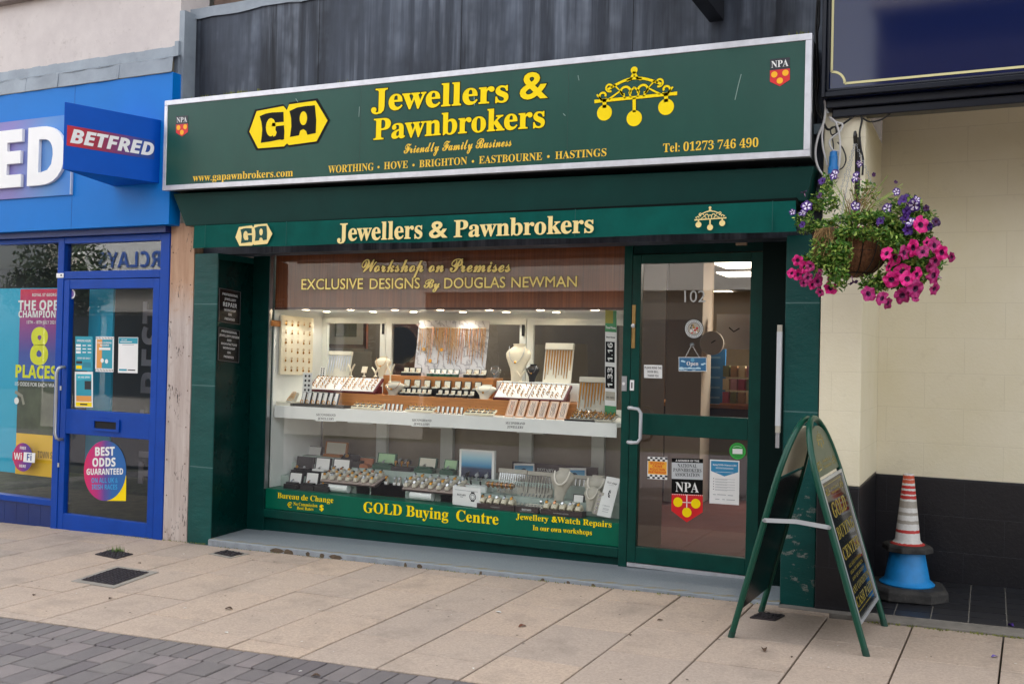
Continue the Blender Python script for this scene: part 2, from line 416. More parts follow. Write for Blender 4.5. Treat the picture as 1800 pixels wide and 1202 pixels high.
SLATE = slate('green_painted_slate', '#00403d', '#195f5b'); SLATEP = slate('peeling_green_painted_slate', '#003f3c', '#0f5450', .95)
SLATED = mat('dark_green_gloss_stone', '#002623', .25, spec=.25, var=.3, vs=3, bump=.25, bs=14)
def plyboard():
    g = N('weathered_pink_plywood'); P = g.map(); x, y, z = g.sep(P)[:3]
    a = g.noise(g.map((14, 14, 1.2)), 1.5, 7, .7); c = g.mix(a, '#a99890', '#cabfb8'); b = g.noise(P, 9, 6, .7, .55, .75); c = g.mix(g.math('MULTIPLY', b, .5), c, '#8a7466')
    top = g.new('MapRange'); top.inputs['From Min'].default_value = 1.75; top.inputs['From Max'].default_value = 2.1; g.ln(g.math('ADD', z, g.math('MULTIPLY', b, .2)), top.inputs[0])
    c = g.mix(g.math('MULTIPLY', top.outputs[0], .75), c, g.mix(a, '#a5744c', '#c79a72'))
    sc1 = g.noise(g.map((60, 60, 13), (0, .45, 0)), 1.6, 3, .5, .60, .64); reg = g.noise(g.map((5, 5, 3.2)), 1.3, 2, .5, .56, .60); c = g.mix(g.math('MULTIPLY', g.math('MULTIPLY', sc1, reg), .9), c, '#2e2c2e')
    low = g.new('MapRange'); low.inputs['From Min'].default_value = .28; low.inputs['From Max'].default_value = -.1; g.ln(z, low.inputs[0]); c = g.mix(g.math('MULTIPLY', low.outputs[0], g.math('MULTIPLY', b, .9)), c, '#55483f')
    g.color(c); g.rough(.75); g.bump(a, .25); return g.m
PLY = plyboard()
def render_wall(name, a_, b_, st, joints=False, rough=.8):
    g = N(name); P = g.map(); n1 = g.noise(P, 2.2, 8, .65); n2 = g.noise(P, 11, 8, .75, .58, .78); c = g.mix(n1, a_, b_); c = g.mix(g.math('MULTIPLY', n2, .45), c, st); n3 = g.noise(P, 55, 5, .7)
    h = g.math('ADD', g.math('MULTIPLY', n1, .6), g.math('MULTIPLY', n3, .25))
    if joints:
        v = g.new('TexBrick'); v.offset = .5; v.inputs['Scale'].default_value = 1; v.inputs['Mortar Size'].default_value = .0022; v.inputs['Mortar Smooth'].default_value = .3; v.inputs['Brick Width'].default_value = .46; v.inputs['Row Height'].default_value = .225
        mp = g.new('CombineXYZ'); x, y, z = g.sep(P)[:3]; g.ln(g.math('ADD', x, y), mp.inputs[0]); g.ln(z, mp.inputs[1]); g.ln(mp.outputs[0], v.inputs['Vector'])
        c = g.mix(g.math('MULTIPLY', v.outputs['Fac'], .32), c, st); h = g.math('SUBTRACT', h, g.math('MULTIPLY', v.outputs['Fac'], .8))
    g.color(c); g.rough(rough); g.bump(h, .35, .008); return g.m
PINKW = render_wall('stained_pink_render', '#c3bab8', '#d8d0cc', '#7f7068')
CREAMW = render_wall('cream_painted_block', '#e2d9bc', '#e9e1ca', '#c3b99f', True, .55)
BLACKW = render_wall('black_painted_block', '#0a0a10', '#121219', '#2b2c36', True, .4)
LEAD = render_wall('lead_flashing', '#79828c', '#98a2ac', '#5b5f68', False, .5)
def slabs():
    g = N('buff_concrete_slab'); P = g.map(); ge = g.new('NewGeometry'); n0 = g.noise(P, 260, 3, .8, .25, .75); n1 = g.noise(P, 1.1, 6, .6); n2 = g.noise(P, 7, 8, .7, .5, .8); n4 = g.noise(P, 70, 3, .75, .36, .64); n5 = g.noise(P, 2.6, 7, .7, .52, .72)
    c = g.mix(ge.outputs['Random Per Island'], '#b3a294', '#c7af99'); c = g.mix(g.math('MULTIPLY', n1, .3), c, '#bdb0a4'); c = g.mix(g.math('MULTIPLY', n0, .32), c, '#857568'); c = g.mix(g.math('MULTIPLY', n2, .35), c, '#8d8379'); c = g.mix(g.math('MULTIPLY', n4, .42), c, '#7b6f65'); c = g.mix(g.math('MULTIPLY', n5, .55), c, '#7d7267')
    sp = g.noise(P, 38, 2, .5, .72, .74); c = g.mix(g.math('MULTIPLY', sp, .35), c, '#5a4c42')
    g.color(c); g.rough(.85); g.bump(n0, .35, .003); return g.m
SLAB = slabs()
def pavers():
    g = N('grey_block_paver'); P = g.map(); ge = g.new('NewGeometry'); n0 = g.noise(P, 190, 3, .8, .25, .75); n2 = g.noise(P, 6, 7, .7)
    rp = g.new('ValToRGB'); e = rp.color_ramp.elements; e[0].color = (*C('#564f52'), 1); e[1].color = (*C('#7d7372'), 1); q = e.new(.5); q.color = (*C('#696462'), 1); g.ln(ge.outputs['Random Per Island'], rp.inputs[0])
    c = g.mix(g.math('MULTIPLY', n0, .4), rp.outputs[0], '#8b8482'); c = g.mix(g.math('MULTIPLY', n2, .35), c, '#4a4548'); g.color(c); g.rough(.8); g.bump(n0, .4, .003); return g.m
PAVER = pavers()
BED = mat('dark_joint_sand', '#2e2922', .95, var=.4, vs=9, col2='#4a4c33')
GRANITE = mat('blue_grey_granite', '#80878c', .5, var=.14, vs=90, bump=.08, bs=200, detail=3)
GRANITEF = mat('granite_riser_stained', '#8d949b', .6, var=.25, vs=11, bump=.15, bs=60)
KERB = mat('concrete_kerb', '#76716a', .85, var=.25, vs=9, bump=.3, bs=90)
TILEB = mat('black_quarry_tile', '#232429', .4, var=.2, vs=10, island=.2)
GROUT = mat('grey_grout', '#7d7a74', .9)
def stripes():
    g = N('worn_nosing_strip'); x, y, z = g.sep(g.map())[:3]; s_ = g.math('PINGPONG', g.math('ADD', x, g.math('MULTIPLY', y, -2.2)), .075); m = g.math('GREATER_THAN', s_, .036)
    n1 = g.noise(g.map(), 24, 6, .7, .25, .6); c = g.mix(g.math('MULTIPLY', m, n1), '#7f868a', '#857858'); g.color(c); g.rough(.7); return g.m
NOSE = stripes()
def woodpanel():
    g = N('teak_veneer'); a = g.noise(g.map((60, 60, 1.1)), 1.3, 6, .6); b = g.noise(g.map((9, 9, .5)), 1.0, 3, .5); c = g.mix(a, '#6f3716', '#9a5529'); c = g.mix(g.math('MULTIPLY', b, .35), c, '#3f1d0d'); g.color(c); g.rough(.4); return g.m
TEAK = woodpanel()
def marble():
    g = N('grey_veined_marble_card'); w_ = g.new('TexWave'); w_.inputs['Scale'].default_value = 5; w_.inputs['Distortion'].default_value = 14; w_.inputs['Detail'].default_value = 5; w_.inputs['Detail Scale'].default_value = 2
    g.ln(g.map((1, 1, 1), (0, .6, 0)), w_.inputs['Vector']); r = g.new('MapRange'); r.inputs['From Min'].default_value = .0; r.inputs['From Max'].default_value = .25; g.ln(w_.outputs['Fac'], r.inputs[0]); n1 = g.noise(g.map(), 6, 5)
    c = g.mix(r.outputs[0], '#8f9098', '#c9cacf'); c = g.mix(g.math('MULTIPLY', n1, .3), c, '#c4c5ca'); g.color(c); g.rough(.3); return g.m
MARBLE = marble()
# ------------------------------------------------------------------ ground
def sheet(name, x0, x1, y0, y1, dz, m, step=None):
    b = MB(); b.quad(*[(x, y, gz(x, y)+dz) for x, y in ((x0, y0), (x1, y0), (x1, y1), (x0, y1))], m); o = b.build(name); return tag(o, kind='structure')
sheet('ground', -200, 200, -200, 60, -.06, BED)
def sblock(b, pts, th, top, ch, m, tilt=(0, 0)):
    """one paving block from four corner points (anticlockwise): chamfered top, following the fall of the ground"""
    cx = sum(p[0] for p in pts)/4; cy = sum(p[1] for p in pts)/4; vs = []
    for dz, ins in ((top-th, 0), (top-ch, 0), (top, ch)):
        for x, y in pts:
            d = math.hypot(x-cx, y-cy) or 1; X = x-(x-cx)/d*ins*1.4; Y = y-(y-cy)/d*ins*1.4
            vs.append((X, Y, gz(X, Y)+dz+tilt[0]*(x-cx)+tilt[1]*(y-cy)))
    fs = [(8, 9, 10, 11)]
    for a in (0, 4): fs += [(a+i, a+(i+1) % 4, a+4+(i+1) % 4, a+4+i) for i in range(4)]
    b.add(vs, fs, m)
def edge_y(x): return -1.956+.047*(x+2.84)
def back_y(x): return -.17 if x > -.66 else (.02 if x < -5.46 else -.035)
def build_pavement():
    """slab columns run at right angles to the shops, 0.44 m apart, joints staggered"""
    b = MB(); rnd = random.Random(3); k = 0; x = -10.1; sk = .037
    def P(xc, y): return (xc+sk*y, y)          # a joint line: drifts to the right as it nears the shops
    while x < 3.6:
        w_ = .443; xl, xr = x+.0045, x+w_-.0045; ys = []; y = .3-(.0, .31, .16, .47)[k % 4]
        cuts = [.6]
        while y > -2.5: cuts.append(y); y -= rnd.choice((.6, .6, .6, .45))
        cuts.append(-3.2)
        for hi, lo in zip(cuts, cuts[1:]):
            q = []
            for xc, up in ((xl, 0), (xr, 0), (xr, 1), (xl, 1)):
                e = edge_y(xc)+.0; bk = back_y(x+w_/2); q.append(min(max((hi-.0036) if up else (lo+.0036), e+.003), bk))
            if max(q[3]-q[0], q[2]-q[1]) < .004: continue
            q[3] = max(q[3], q[0]+.001); q[2] = max(q[2], q[1]+.001)
            sblock(b, [P(xl, q[0]), P(xr, q[1]), P(xr, q[2]), P(xl, q[3])], .05, rnd.uniform(-.0012, .0012), .0035, SLAB, (rnd.uniform(-.004, .004), rnd.uniform(-.003, .003)))
        x += w_; k += 1
    tag(b.build('pavement'), kind='structure')
def build_road():
    b = MB(); rnd = random.Random(5); x = -11.0
    def R4(x0, x1, y0, y1): return [(x0, y0), (x1, y0), (x1, y1), (x0, y1)]
    while x < 3:
        e = edge_y(x); sblock(b, R4(x+.003, x+.097, e-.203, e-.006), .05, .001+rnd.uniform(-.001, .001), .004, PAVER, (rnd.uniform(-.01, .01), rnd.uniform(-.006, .006))); x += .1
    x = -11.0
    while x < 2.6:
        wd = rnd.choice((.12, .14, .16)); y = edge_y(x)-.208; first = rnd.uniform(.1, .24)
        while y > -5.2:
            ln = first if first else rnd.choice((.16, .2, .24)); first = 0
            sblock(b, R4(x+.003, x+wd-.003, y-ln+.006, y), .05, rnd.uniform(-.002, .002), .005, PAVER, (rnd.uniform(-.012, .012), rnd.uniform(-.008, .008))); y -= ln
        x += wd
    tag(b.build('road'), kind='structure')
build_pavement(); build_road()
sheet('far_road', -60, 60, -12.8, -5.2, -.004, mat('far_pavers', '#665f60', .85, var=.2, vs=5))
# ------------------------------------------------------------------ the jeweller's shop
YG = .43                                   # plane of the window glass and door
XL, XR = -5.27, -2.255                     # display window opening
CEILZ, SHZ, FLZ = 1.842, 1.052, .385       # case ceiling, shelf top, lower floor
def steptop(x, y): t = min(max((y+.03)/.46, 0), 1); return (.104+.0152*x)*(1-t)+(.152+.0195*x)*t
shop = thing('jewellers_shop', 'dark green jewellery shop front with a lit display window and glass door', 'shop', (-3.3, .2, 0))
def part(b, name, par=None, **k): return b.build(name, par or shop, **k)
b = MB(); b.box(-5.70, -5.458, 0, .43, -.3, 2.25, SLATE); pl = part(b, 'pilaster', bevel=.006)
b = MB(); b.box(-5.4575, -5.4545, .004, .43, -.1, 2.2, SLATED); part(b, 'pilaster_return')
b = MB(); b.box(-1.10, -.90, 0, .30, -.3, 2.25, SLATEP); part(b, 'pilaster', bevel=.006)
b = MB(); b.box(-1.30, -1.10, .31, .6, -.3, 2.4, mat('recess_shaded_green', '#001614', .5, spec=.1)); part(b, 'door_side_post')  # post green taken nearly to black: the recess shade is in its colour
b = MB(); b.box(-5.4545, XL-.012, .41, .50, -.1, 2.4, GREEND); part(b, 'window_post', bevel=.004)
b = MB(); b.box(XL-.012, XL-.002, .405, .44, .38, 2.4, STEEL); part(b, 'glazing_strip')
b = MB(); b.box(XR+.005, -2.19, .40, .52, -.1, 2.4, GREEN); part(b, 'window_post', bevel=.004)
# stall riser: bright panel, ledge, plinth
b = MB(); b.box(XL-.011, XR+.004, .425, .60, FLZ-.165, FLZ-.003, GREENP); st = part(b, 'stall_riser', bevel=.003)
b = MB(); b.box(XL-.011, XR+.004, .405, .60, FLZ-.235, FLZ-.166, GREEN); part(b, 'stall_riser_ledge', st, bevel=.006)
b = MB(); b.box(XL-.011, XR+.004, .430, .60, -.15, FLZ-.236, GREEND); part(b, 'stall_riser_plinth', st)
# step with stained riser and worn nosing strip
b = MB(); n = 24; xs = [-5.455+(4.36)*i/n for i in range(n+1)]
for i in range(n):
    a, c = xs[i], xs[i+1]
    b.quad((a, .02, steptop(a, .02)), (c, .02, steptop(c, .02)), (c, .6, steptop(c, .6)), (a, .6, steptop(a, .6)), GRANITE)
sp_ = part(b, 'doorstep')
b = MB()
for i in range(n):
    a, c = xs[i], xs[i+1]; za, zc = steptop(a, -.03)+.001, steptop(c, -.03)+.001
    b.quad((a, -.03, za-.12), (c, -.03, zc-.12), (c, -.03, zc-.006), (a, -.03, za-.006), GRANITEF)
    b.quad((a, -.03, za-.006), (c, -.03, zc-.006), (c, -.024, zc), (a, -.024, za), GRANITE)
    b.quad((a, -.024, za), (c, -.024, zc), (c, .02, steptop(c, .02)), (a, .02, steptop(a, .02)), NOSE)
part(b, 'step_nosing', sp_)
rnd = random.Random(11)                      # dark stains on the riser
STAIN = mat('brown_stone_stain', '#5a4c3c', .8, var=.4, vs=30)
for px, wpx, hf in ((487, 26, .8), (507, 18, .9), (541, 8, .75), (566, 9, .7), (590, 24, .75), (713, 5, .7), (738, 9, .7), (846, 4, .5), (955, 5, .6), (1000, 5, .5), (1044, 5, .5)):
    p = at(px, 970, -.0315); hw = wpx*.0054/2; z1 = steptop(p.x, -.03)-.008; hh = .05*hf; F_ = F((p.x-hw, -.0312, z1-hh), (2*hw, 0, 0), (0, 0, hh))
    k = 14; b = MB(); b.poly(F_, [(.5+.5*math.cos(6.283*i/k)*rnd.uniform(.75, 1.05), .5+.5*math.sin(6.283*i/k)*rnd.uniform(.8, 1.05)) for i in range(k)], 0, STAIN); part(b, 'step_stain', sp_)
# upper wall behind the signs, grey streaked cladding with lead capping
b = MB(); b.box(-5.845, -.905, .10, .30, 2.25, 4.21, CLAD)
clad = part(b, 'cladding')
for x in (-4.62, -3.39, -2.12): b = MB(); b.box(x-.0015, x+.0015, .098, .0999, 2.3, 4.2, DARK); part(b, 'cladding_joint', clad)
b = MB(); rnd = random.Random(4); pts = []
for i in range(41): pts.append((-5.91+5.0*i/40, rnd.uniform(-.012, .012)))
for (x0, d0), (x1, d1) in zip(pts, pts[1:]):
    b.quad((x0, .085, 4.17+d0), (x1, .085, 4.17+d1), (x1, .085, 4.25+d1*.4), (x0, .085, 4.25+d0*.4), LEAD); b.quad((x0, .085, 4.25+d0*.4), (x1, .085, 4.25+d1*.4), (x1, .32, 4.26), (x0, .32, 4.26), LEAD)
b.box(-5.899, -5.846, -.03, .3, 3.02, 4.2, LEAD)
part(b, 'lead_capping')
b = MB(); b.box(-5.9, -5.852, .04, .3, 2.2, 3.04, WHTF); part(b, 'edge_trim')
b = MB(); b.box(-5.85, -.905, .301, 8.5, 2.75, 7.5, mat('brick_upper', '#6d5a50', .85, var=.2, vs=8)); part(b, 'upper_storey')
# canopy soffit over the recess
b = MB(); b.box(-5.70, -.90, .05, .60, 2.40, 2.47, DARK); part(b, 'soffit')
b = MB(); b.box(-1.49, -1.42, .38, .44, 2.245, 2.295, mat('beige_sensor', '#b59c82', .5)); part(b, 'door_sensor')
# teak panel over the display, behind the glass
b = MB(); b.box(XL, XR, .47, .50, CEILZ, 2.45, TEAK); b.box(XL, XR, .462, .47, CEILZ-.012, CEILZ+.006, mat('panel_edge', '#4a2410', .5)); part(b, 'timber_header')
# glass
b = MB(); b.quad((XL-.004, YG, FLZ), (XR+.004, YG, FLZ), (XR+.004, YG, 2.42), (XL-.004, YG, 2.42), GLASS); pane = part(b, 'window_glass')
b = MB()
def gl_text(t, stl, p0, p1, capx, off=0, m=GLDL, back=.028, n=.0016, shear=0):
    a = at(*p0, YG-.002); c = at(*p1, YG-.002); h = mpp(*p0, YG)[1]*capx; F_ = F(a, c-a, (0, 0, h))
    b = MB()
    if back: b.text(t, stl, F_, BLACK, off=off+back, n=n-.0006, shear=shear)
    b.text(t, stl, F_, m, off=off, n=n, shear=shear); part(b, 'gilt_lettering', pane)
gl_text('Workshop on Premises', 'sc', (636, 478), (897, 478), 22, .016)
gl_text('EXCLUSIVE', 'g', (530, 509), (638, 508), 18, .012); gl_text('DESIGNS', 'g', (650, 508), (738, 507), 18, .012)
gl_text('By', 'sc', (745, 506), (773, 506), 15, .02); gl_text('DOUGLAS', 'g', (781, 507), (888, 505.5), 18, .012); gl_text('NEWMAN', 'g', (899, 505.5), (1014, 504), 18, .012)
# stall riser lettering
b = MB()
def sr_text(t, stl, p0, p1, capx, off=0.0):
    a = at(*p0, .424); c = at(*p1, .424); h = mpp(*p0, .424)[1]*capx; b = MB(); b.text(t, stl, F(a, c-a, (0, 0, h)), YEL, off=off, n=.0012); part(b, 'lettering', st)
sr_text('Bureau de Change', 'sb', (488, 874.6), (586, 883.5), 9.5); sr_text('\u20ac', 'g', (505, 891), (513, 892), 9, .012)
sr_text('No Commission', 'sb', (516, 887.4), (558, 891.2), 5.6); sr_text('Best Rates', 'sb', (522, 894.9), (551, 897.2), 5.4); sr_text('$', 'g', (562, 896), (568.5, 896.6), 9.5, .03)
sr_text('GOLD Buying', 'sb', (639, 899.5), (788, 913.5), 18.2, .006); sr_text('Centre', 'sb', (802, 914.8), (876, 921.8), 19, .006); sr_text('Jewellery', 'sb', (907, 912), (964, 916.6), 10, .004); sr_text('&', 'g', (970, 917), (979, 917.6), 10, .03)
sr_text('Watch Repairs', 'sb', (979.5, 917.7), (1075, 926.6), 10, .004); sr_text('In our own workshops', 'sb', (936.5, 931), (1040.5, 940), 8.6, .004)
# display case lining
CB = 1.13
b = MB(); b.box(XL-.03, XL, .47, CB, FLZ, CEILZ, WHT); b.box(XR, XR+.03, .47, CB, FLZ, CEILZ, WHT); b.box(XL, XR, .50, CB, CEILZ, CEILZ+.02, WHT); case = part(b, 'case_lining')
b = MB(); b.box(XL, XR, .435, CB, FLZ-.06, FLZ-.0035, TEALC); part(b, 'case_floor', case)
b = MB(); b.box(XL, XR, .60, CB, FLZ-.003, FLZ+.085, PALEC); b.box(XL, XR, .74, CB, FLZ+.086, FLZ+.178, PALEC); b.box(XL, -4.7, .88, CB, FLZ+.179, FLZ+.228, PALEC); part(b, 'case_plinth', case)
# shelf
b = MB(); b.box(XL+.02, XR-.05, .48, 1.12, SHZ-.03, SHZ, WHT); b.box(XL+.02, XR-.05, .47, .479, SHZ-.097, SHZ, WHT); shf = part(b, 'display_shelf')
for cx, cy in ((573, 731.5), (741.5, 741), (906, 746)):
    b = MB(); f_ = FY((cx-18, cy+8), (cx+18, cy+9.3), (cx-18, cy-8), .4695); b.rect(f_, 0, 0, 1, 1, .0006, WHT)
    b.line('SECONDHAND', 'sb', f_, .5, .56, .26, INK, .94); b.line('JEWELLERY', 'sb', f_, .5, .14, .26, INK, .8); part(b, 'price_card', shf)
# honey wood risers on the shelf
b = MB(); b.box(-4.78, -2.62, .66, 1.02, SHZ+.001, SHZ+.115, WOODO); part(b, 'display_riser', shf, bevel=.003)
b = MB(); b.box(-4.45, -3.45, .84, 1.02, SHZ+.116, SHZ+.268, WOODO); part(b, 'display_riser', shf, bevel=.003)
b = MB(); b.box(-3.44, -2.72, .88, 1.02, SHZ+.116, SHZ+.25, WHT); part(b, 'display_riser', shf, bevel=.003)
# back of the case: white framed sliding glass doors
def back_doors(z0, z1, spans, tint):
    for x0, x1 in spans:
        f_ = F((x0, CB, z0), (x1-x0, 0, 0), (0, 0, z1-z0)); b = MB(); wf = .055
        b.frame(f_, 0, 0, 1, 1, wf/(x1-x0), .05/(z1-z0), 0, .03, WHTF); fr_ = part(b, 'case_door', case)
        b = MB(); b.rect(f_, wf/(x1-x0), .05/(z1-z0), 1-wf/(x1-x0), 1-.05/(z1-z0), .012, GLASSD); part(b, 'pane', fr_)
        b = MB(); b.box(x1-.03, x1-.012, CB-.045, CB-.031, z1-.14, z1-.05, DARK); part(b, 'bolt', fr_)
b = MB(); b.box(XL, XR, CB-.005, CB+.03, CEILZ-.045, CEILZ, WHTF); b.box(XL, XR, CB, CB+.03, .98, 1.06, WHTF); part(b, 'case_rail', case)
XS = [XL, at(681, 600, CB).x, at(806, 600, CB).x, at(927, 600, CB).x, XR]
def bx_(px): return at(px, 600, CB).x
back_doors(1.06, CEILZ-.046, [(XL+.01, bx_(681)), (bx_(682), bx_(803)), (bx_(804), bx_(927)), (bx_(928.5), XR)], 0)
def bl_(px): return at(px, 790, CB).x
for x0, x1 in ((663, 681), (776, 797), (914, 936), (1041, 1063)):
    b = MB(); b.box(bl_(x0), bl_(x1), CB-.02, CB+.02, FLZ, .98, WHTF); part(b, 'case_post', case)
b = MB(); b.quad((XL, CB+.03, FLZ), (XR, CB+.03, FLZ), (XR, CB+.03, .98), (XL, CB+.03, .98), mat('brown_back_panel', '#9c8f7d', .35, var=.15, vs=3)); part(b, 'case_back_panel', case)
# downlights in the case ceiling
LAMP = mat('downlight_glow', '#fff3df', .5, emit=2.4)
LED = mat('lit_tube', '#fff1dc', .5, emit=2.2)
k = 0
for row, ys, pxs in ((0, .62, (537, 616, 694, 774, 860, 950, 1046)), (1, .95, (574, 656, 727, 814, 890, 978))):
    for px in pxs:
        d = ray(px, 547 if row == 0 else 550); p = CO + d*((ys+CAMD)/d.y); c = (p.x, ys, CEILZ)
        b = MB(); f_ = F((p.x-.03, ys-.03, CEILZ-.003), (.06, 0, 0), (0, .06, 0)); b.lathe([(.036, -.004), (.036, 0)], (p.x, ys, CEILZ), CHROME, 16)
        b.lathe([(0, -.0052), (.029, -.0052)], (p.x, ys, CEILZ), LAMP, 16); dl = part(b, 'downlight', case)
        lt = bpy.data.lights.new('downlight_beam', 'SPOT'); lt.energy = 1.1 if row == 0 else .7; lt.spot_size = R(125); lt.spot_blend = .6; lt.color = (1, .96, .9); lt.shadow_soft_size = .025
        lo = bpy.data.objects.new('downlight_beam', lt); COL.objects.link(lo); lo.location = (p.x, ys, CEILZ-.012)
# ------------------------------------------------------------------ room behind the shop window
TANW = mat('shop_room_wall', '#8f7a62', .7, var=.08, vs=2); CARPET = mat('red_brown_carpet', '#55261f', .9, var=.15, vs=40)
def struct(b, name): return tag(b.build(name), kind='structure')
b = MB(); b.box(-6.2, -.93, .52, 11.5, .09, .115, CARPET); struct(b, 'shop_floor')
b = MB(); b.box(-6.2, -.93, .60, 11.5, 2.62, 2.70, mat('shop_room_ceiling', '#98938c', .8)); struct(b, 'shop_ceiling')
b = MB(); b.box(-6.2, -6.1, .52, 11.5, .1, 2.65, TANW); struct(b, 'shop_wall')
b = MB(); b.box(-1.03, -.95, .61, 11.5, .1, 2.65, TANW); struct(b, 'shop_wall')
b = MB(); b.box(-6.2, -.95, 11.4, 11.5, .1, 2.65, TANW); struct(b, 'shop_wall')
b = MB(); b.box(XR+.03, XR+.06, .53, 1.2, .1, 2.6, mat('case_side_ply', '#7b634c', .7)); part(b, 'case_side_panel', case)
# lit ceiling panels seen through the door
for i, (px, py, w_, d_) in enumerate(((1312, 466, .62, .62), (1312, 482, .62, .62), (1140, 498, .62, .62), (1250, 514, .75, .62), (1160, 540, 1.0, .14), (1300, 533, 1.0, .14))):
    p = atZ(px, py, 2.615)
    b = MB(); b.box(p.x-w_/2, p.x+w_/2, p.y-d_/2, p.y+d_/2, 2.606, 2.6195, LED)
    o = b.build('ceiling_light'); tag(o, ('white lit ceiling panel, topmost seen through the door glass', 'white lit ceiling panel second from the top behind the door', 'white lit ceiling panel at the left edge of the door glass', 'white lit ceiling panel behind the door number', 'slim tube light at the left of the door glass', 'slim tube light at the right of the door glass')[i], 'ceiling light', 'lights in the shop ceiling')
for i, (x, y) in enumerate(((-4.6, 2.4), (-3.2, 2.4))):
    lt = bpy.data.lights.new('ceiling_light_glow', 'AREA'); lt.energy = 22; lt.size = .6; lt.color = (1, .93, .82); lo = bpy.data.objects.new('ceiling_light_glow', lt); COL.objects.link(lo); lo.location = (x-.2+i*2.2, 2.2+i*2.0, 2.58)
# a few pieces of the room: counter, pillar, blue poster stand, two clocks, longcase clock, framed picture
b = MB(); b.box(-4.2, -1.06, 4.0, 4.6, .12, 1.02, mat('counter_front', '#4c3325', .5, var=.2, vs=3)); b.box(-4.25, -1.05, 3.95, 4.65, 1.02, 1.06, WOODO); tag(b.build('shop_counter'), 'long wooden counter at the back of the shop room', 'counter')
b = MB(); b.box(-2.85, -2.5, 3.4, 3.75, .12, 2.6, mat('pale_pillar', '#a79a8c', .7)); tag(b.build('room_pillar'), 'pale square pillar standing inside behind the hanging open sign', 'pillar')
p = at(1246, 690, 3.85); b = MB(); b.box(p.x-.16, p.x+.16, 3.85, 3.88, 1.065, 1.66, mat('blue_poster', '#3f86c4', .4))
for i in range(5): b.box(p.x-.11, p.x+.11, 3.846, 3.849, 1.12+i*.1, 1.14+i*.1, mat('pale_blue_band', '#7fb2d8', .4))
tag(b.build('poster_stand'), 'blue poster board standing on the counter seen through the door', 'poster stand')
p = at(1290, 583, 3.6); b = MB(); f_ = F((p.x-.17, 3.6, p.z-.17), (.34, 0, 0), (0, 0, .34)); b.fbox(f_, 0, 0, 1, 1, -.04, 0, PAPER); b.stroke(f_, [(.36, .62), (.5, .5), (.66, .6)], .012, .002, INK); tag(b.build('wall_clock'), 'square cream clock with dark hands seen through the door', 'clock')
p = at(1252, 603, 3.4); b = MB(); f_ = F((p.x-.17, 3.4, p.z-.17), (.34, 0, 0), (0, 0, .34)); b.lathe([(.115, 0), (.115, .03), (.105, .035), (0, .033)], (p.x, 3.4, p.z), mat('clock_face', '#d2cbc0', .5), 28, axis=(0, -1, 0)); b.stroke(f_, [(.5, .5), (.62, .58)], .01, .04, INK); tag(b.build('wall_clock'), 'round grey clock below the square clock behind the door', 'clock')
p = at(706, 630, 1.7); b = MB(); wd = mat('clock_wood', '#5c3018', .4, var=.2, vs=9); b.box(p.x-.17, p.x+.17, 1.7, 1.95, .12, 1.45, wd); b.lathe([(.24, 0), (.24, .2), (.2, .22)], (p.x, 1.9, 1.57), wd, 24, axis=(0, -1, 0)); b.lathe([(0, .225), (.17, .225)], (p.x, 1.9, 1.57), CREAMF, 24, axis=(0, -1, 0)); tag(b.build('longcase_clock'), 'dark wood longcase clock seen through the case back', 'clock')
p = at(610, 575, 1.8); b = MB(); f_ = F((p.x-.26, 1.8, p.z-.2), (.5, 0, 0), (0, 0, .36)); b.frame(f_, 0, 0, 1, 1, .07, .1, 0, .03, wd); b.rect(f_, .07, .1, .93, .9, .005, LINEN); b.rect(f_, .25, .3, .75, .75, .006, mat('painting_green', '#4e5a3a', .6)); tag(b.build('framed_picture'), 'wood framed picture hanging behind the left case door', 'picture')
GOODS = [mat('shelf_goods_'+n, c, .5) for n, c in (('red', '#9c3b4a'), ('cream', '#c9b994'), ('olive', '#6f7048'), ('rose', '#b98a90'), ('tan', '#a07c56'))]
b = MB(); p = at(1297, 690, 3.7); b.box(p.x-.2, p.x+.2, 3.8, 3.98, 1.062, 1.08, WOODO); gsh = b.build('goods_stand'); tag(gsh, 'low stand of small coloured packets on the counter behind the door', 'display stand')
for i in range(15): b = MB(); x = p.x-.18+(i % 5)*.078; z = 1.081+(i//5)*.13; b.box(x, x+.062, 3.82, 3.9, z, z+.11, GOODS[(i*2+i//5) % 5]); b.build('packet', gsh)
for px, w_, c in ((1208, .26, '#9a8a78'), (1160, .10, '#a08f7a'), (1143, .07, '#5a4c40')): p = at(px, 640, 4.3); b = MB(); b.box(p.x-w_/2, p.x+w_/2, 4.75, 4.85, .12, 2.6, mat('interior_post'+c[1:], c, .6)); tag(b.build('interior_post'), {1208: 'broad pale post standing behind the open sign', 1160: 'slim tan post left of the open sign inside the shop', 1143: 'dark slim post at the left edge of the door glass'}[px], 'post', 'posts inside the shop')
b = MB(); b.box(-4.3, -1.03, 9.8, 9.9, .12, 2.6, mat('back_room_wall', '#b09a7c', .7)); struct(b, 'shop_wall')
b = MB(); b.box(-5.9, -2.95, 2.3, 2.4, .12, 2.6, mat('room_partition_dark', '#6b6052', .8, var=.1, vs=2)); struct(b, 'partition_wall')
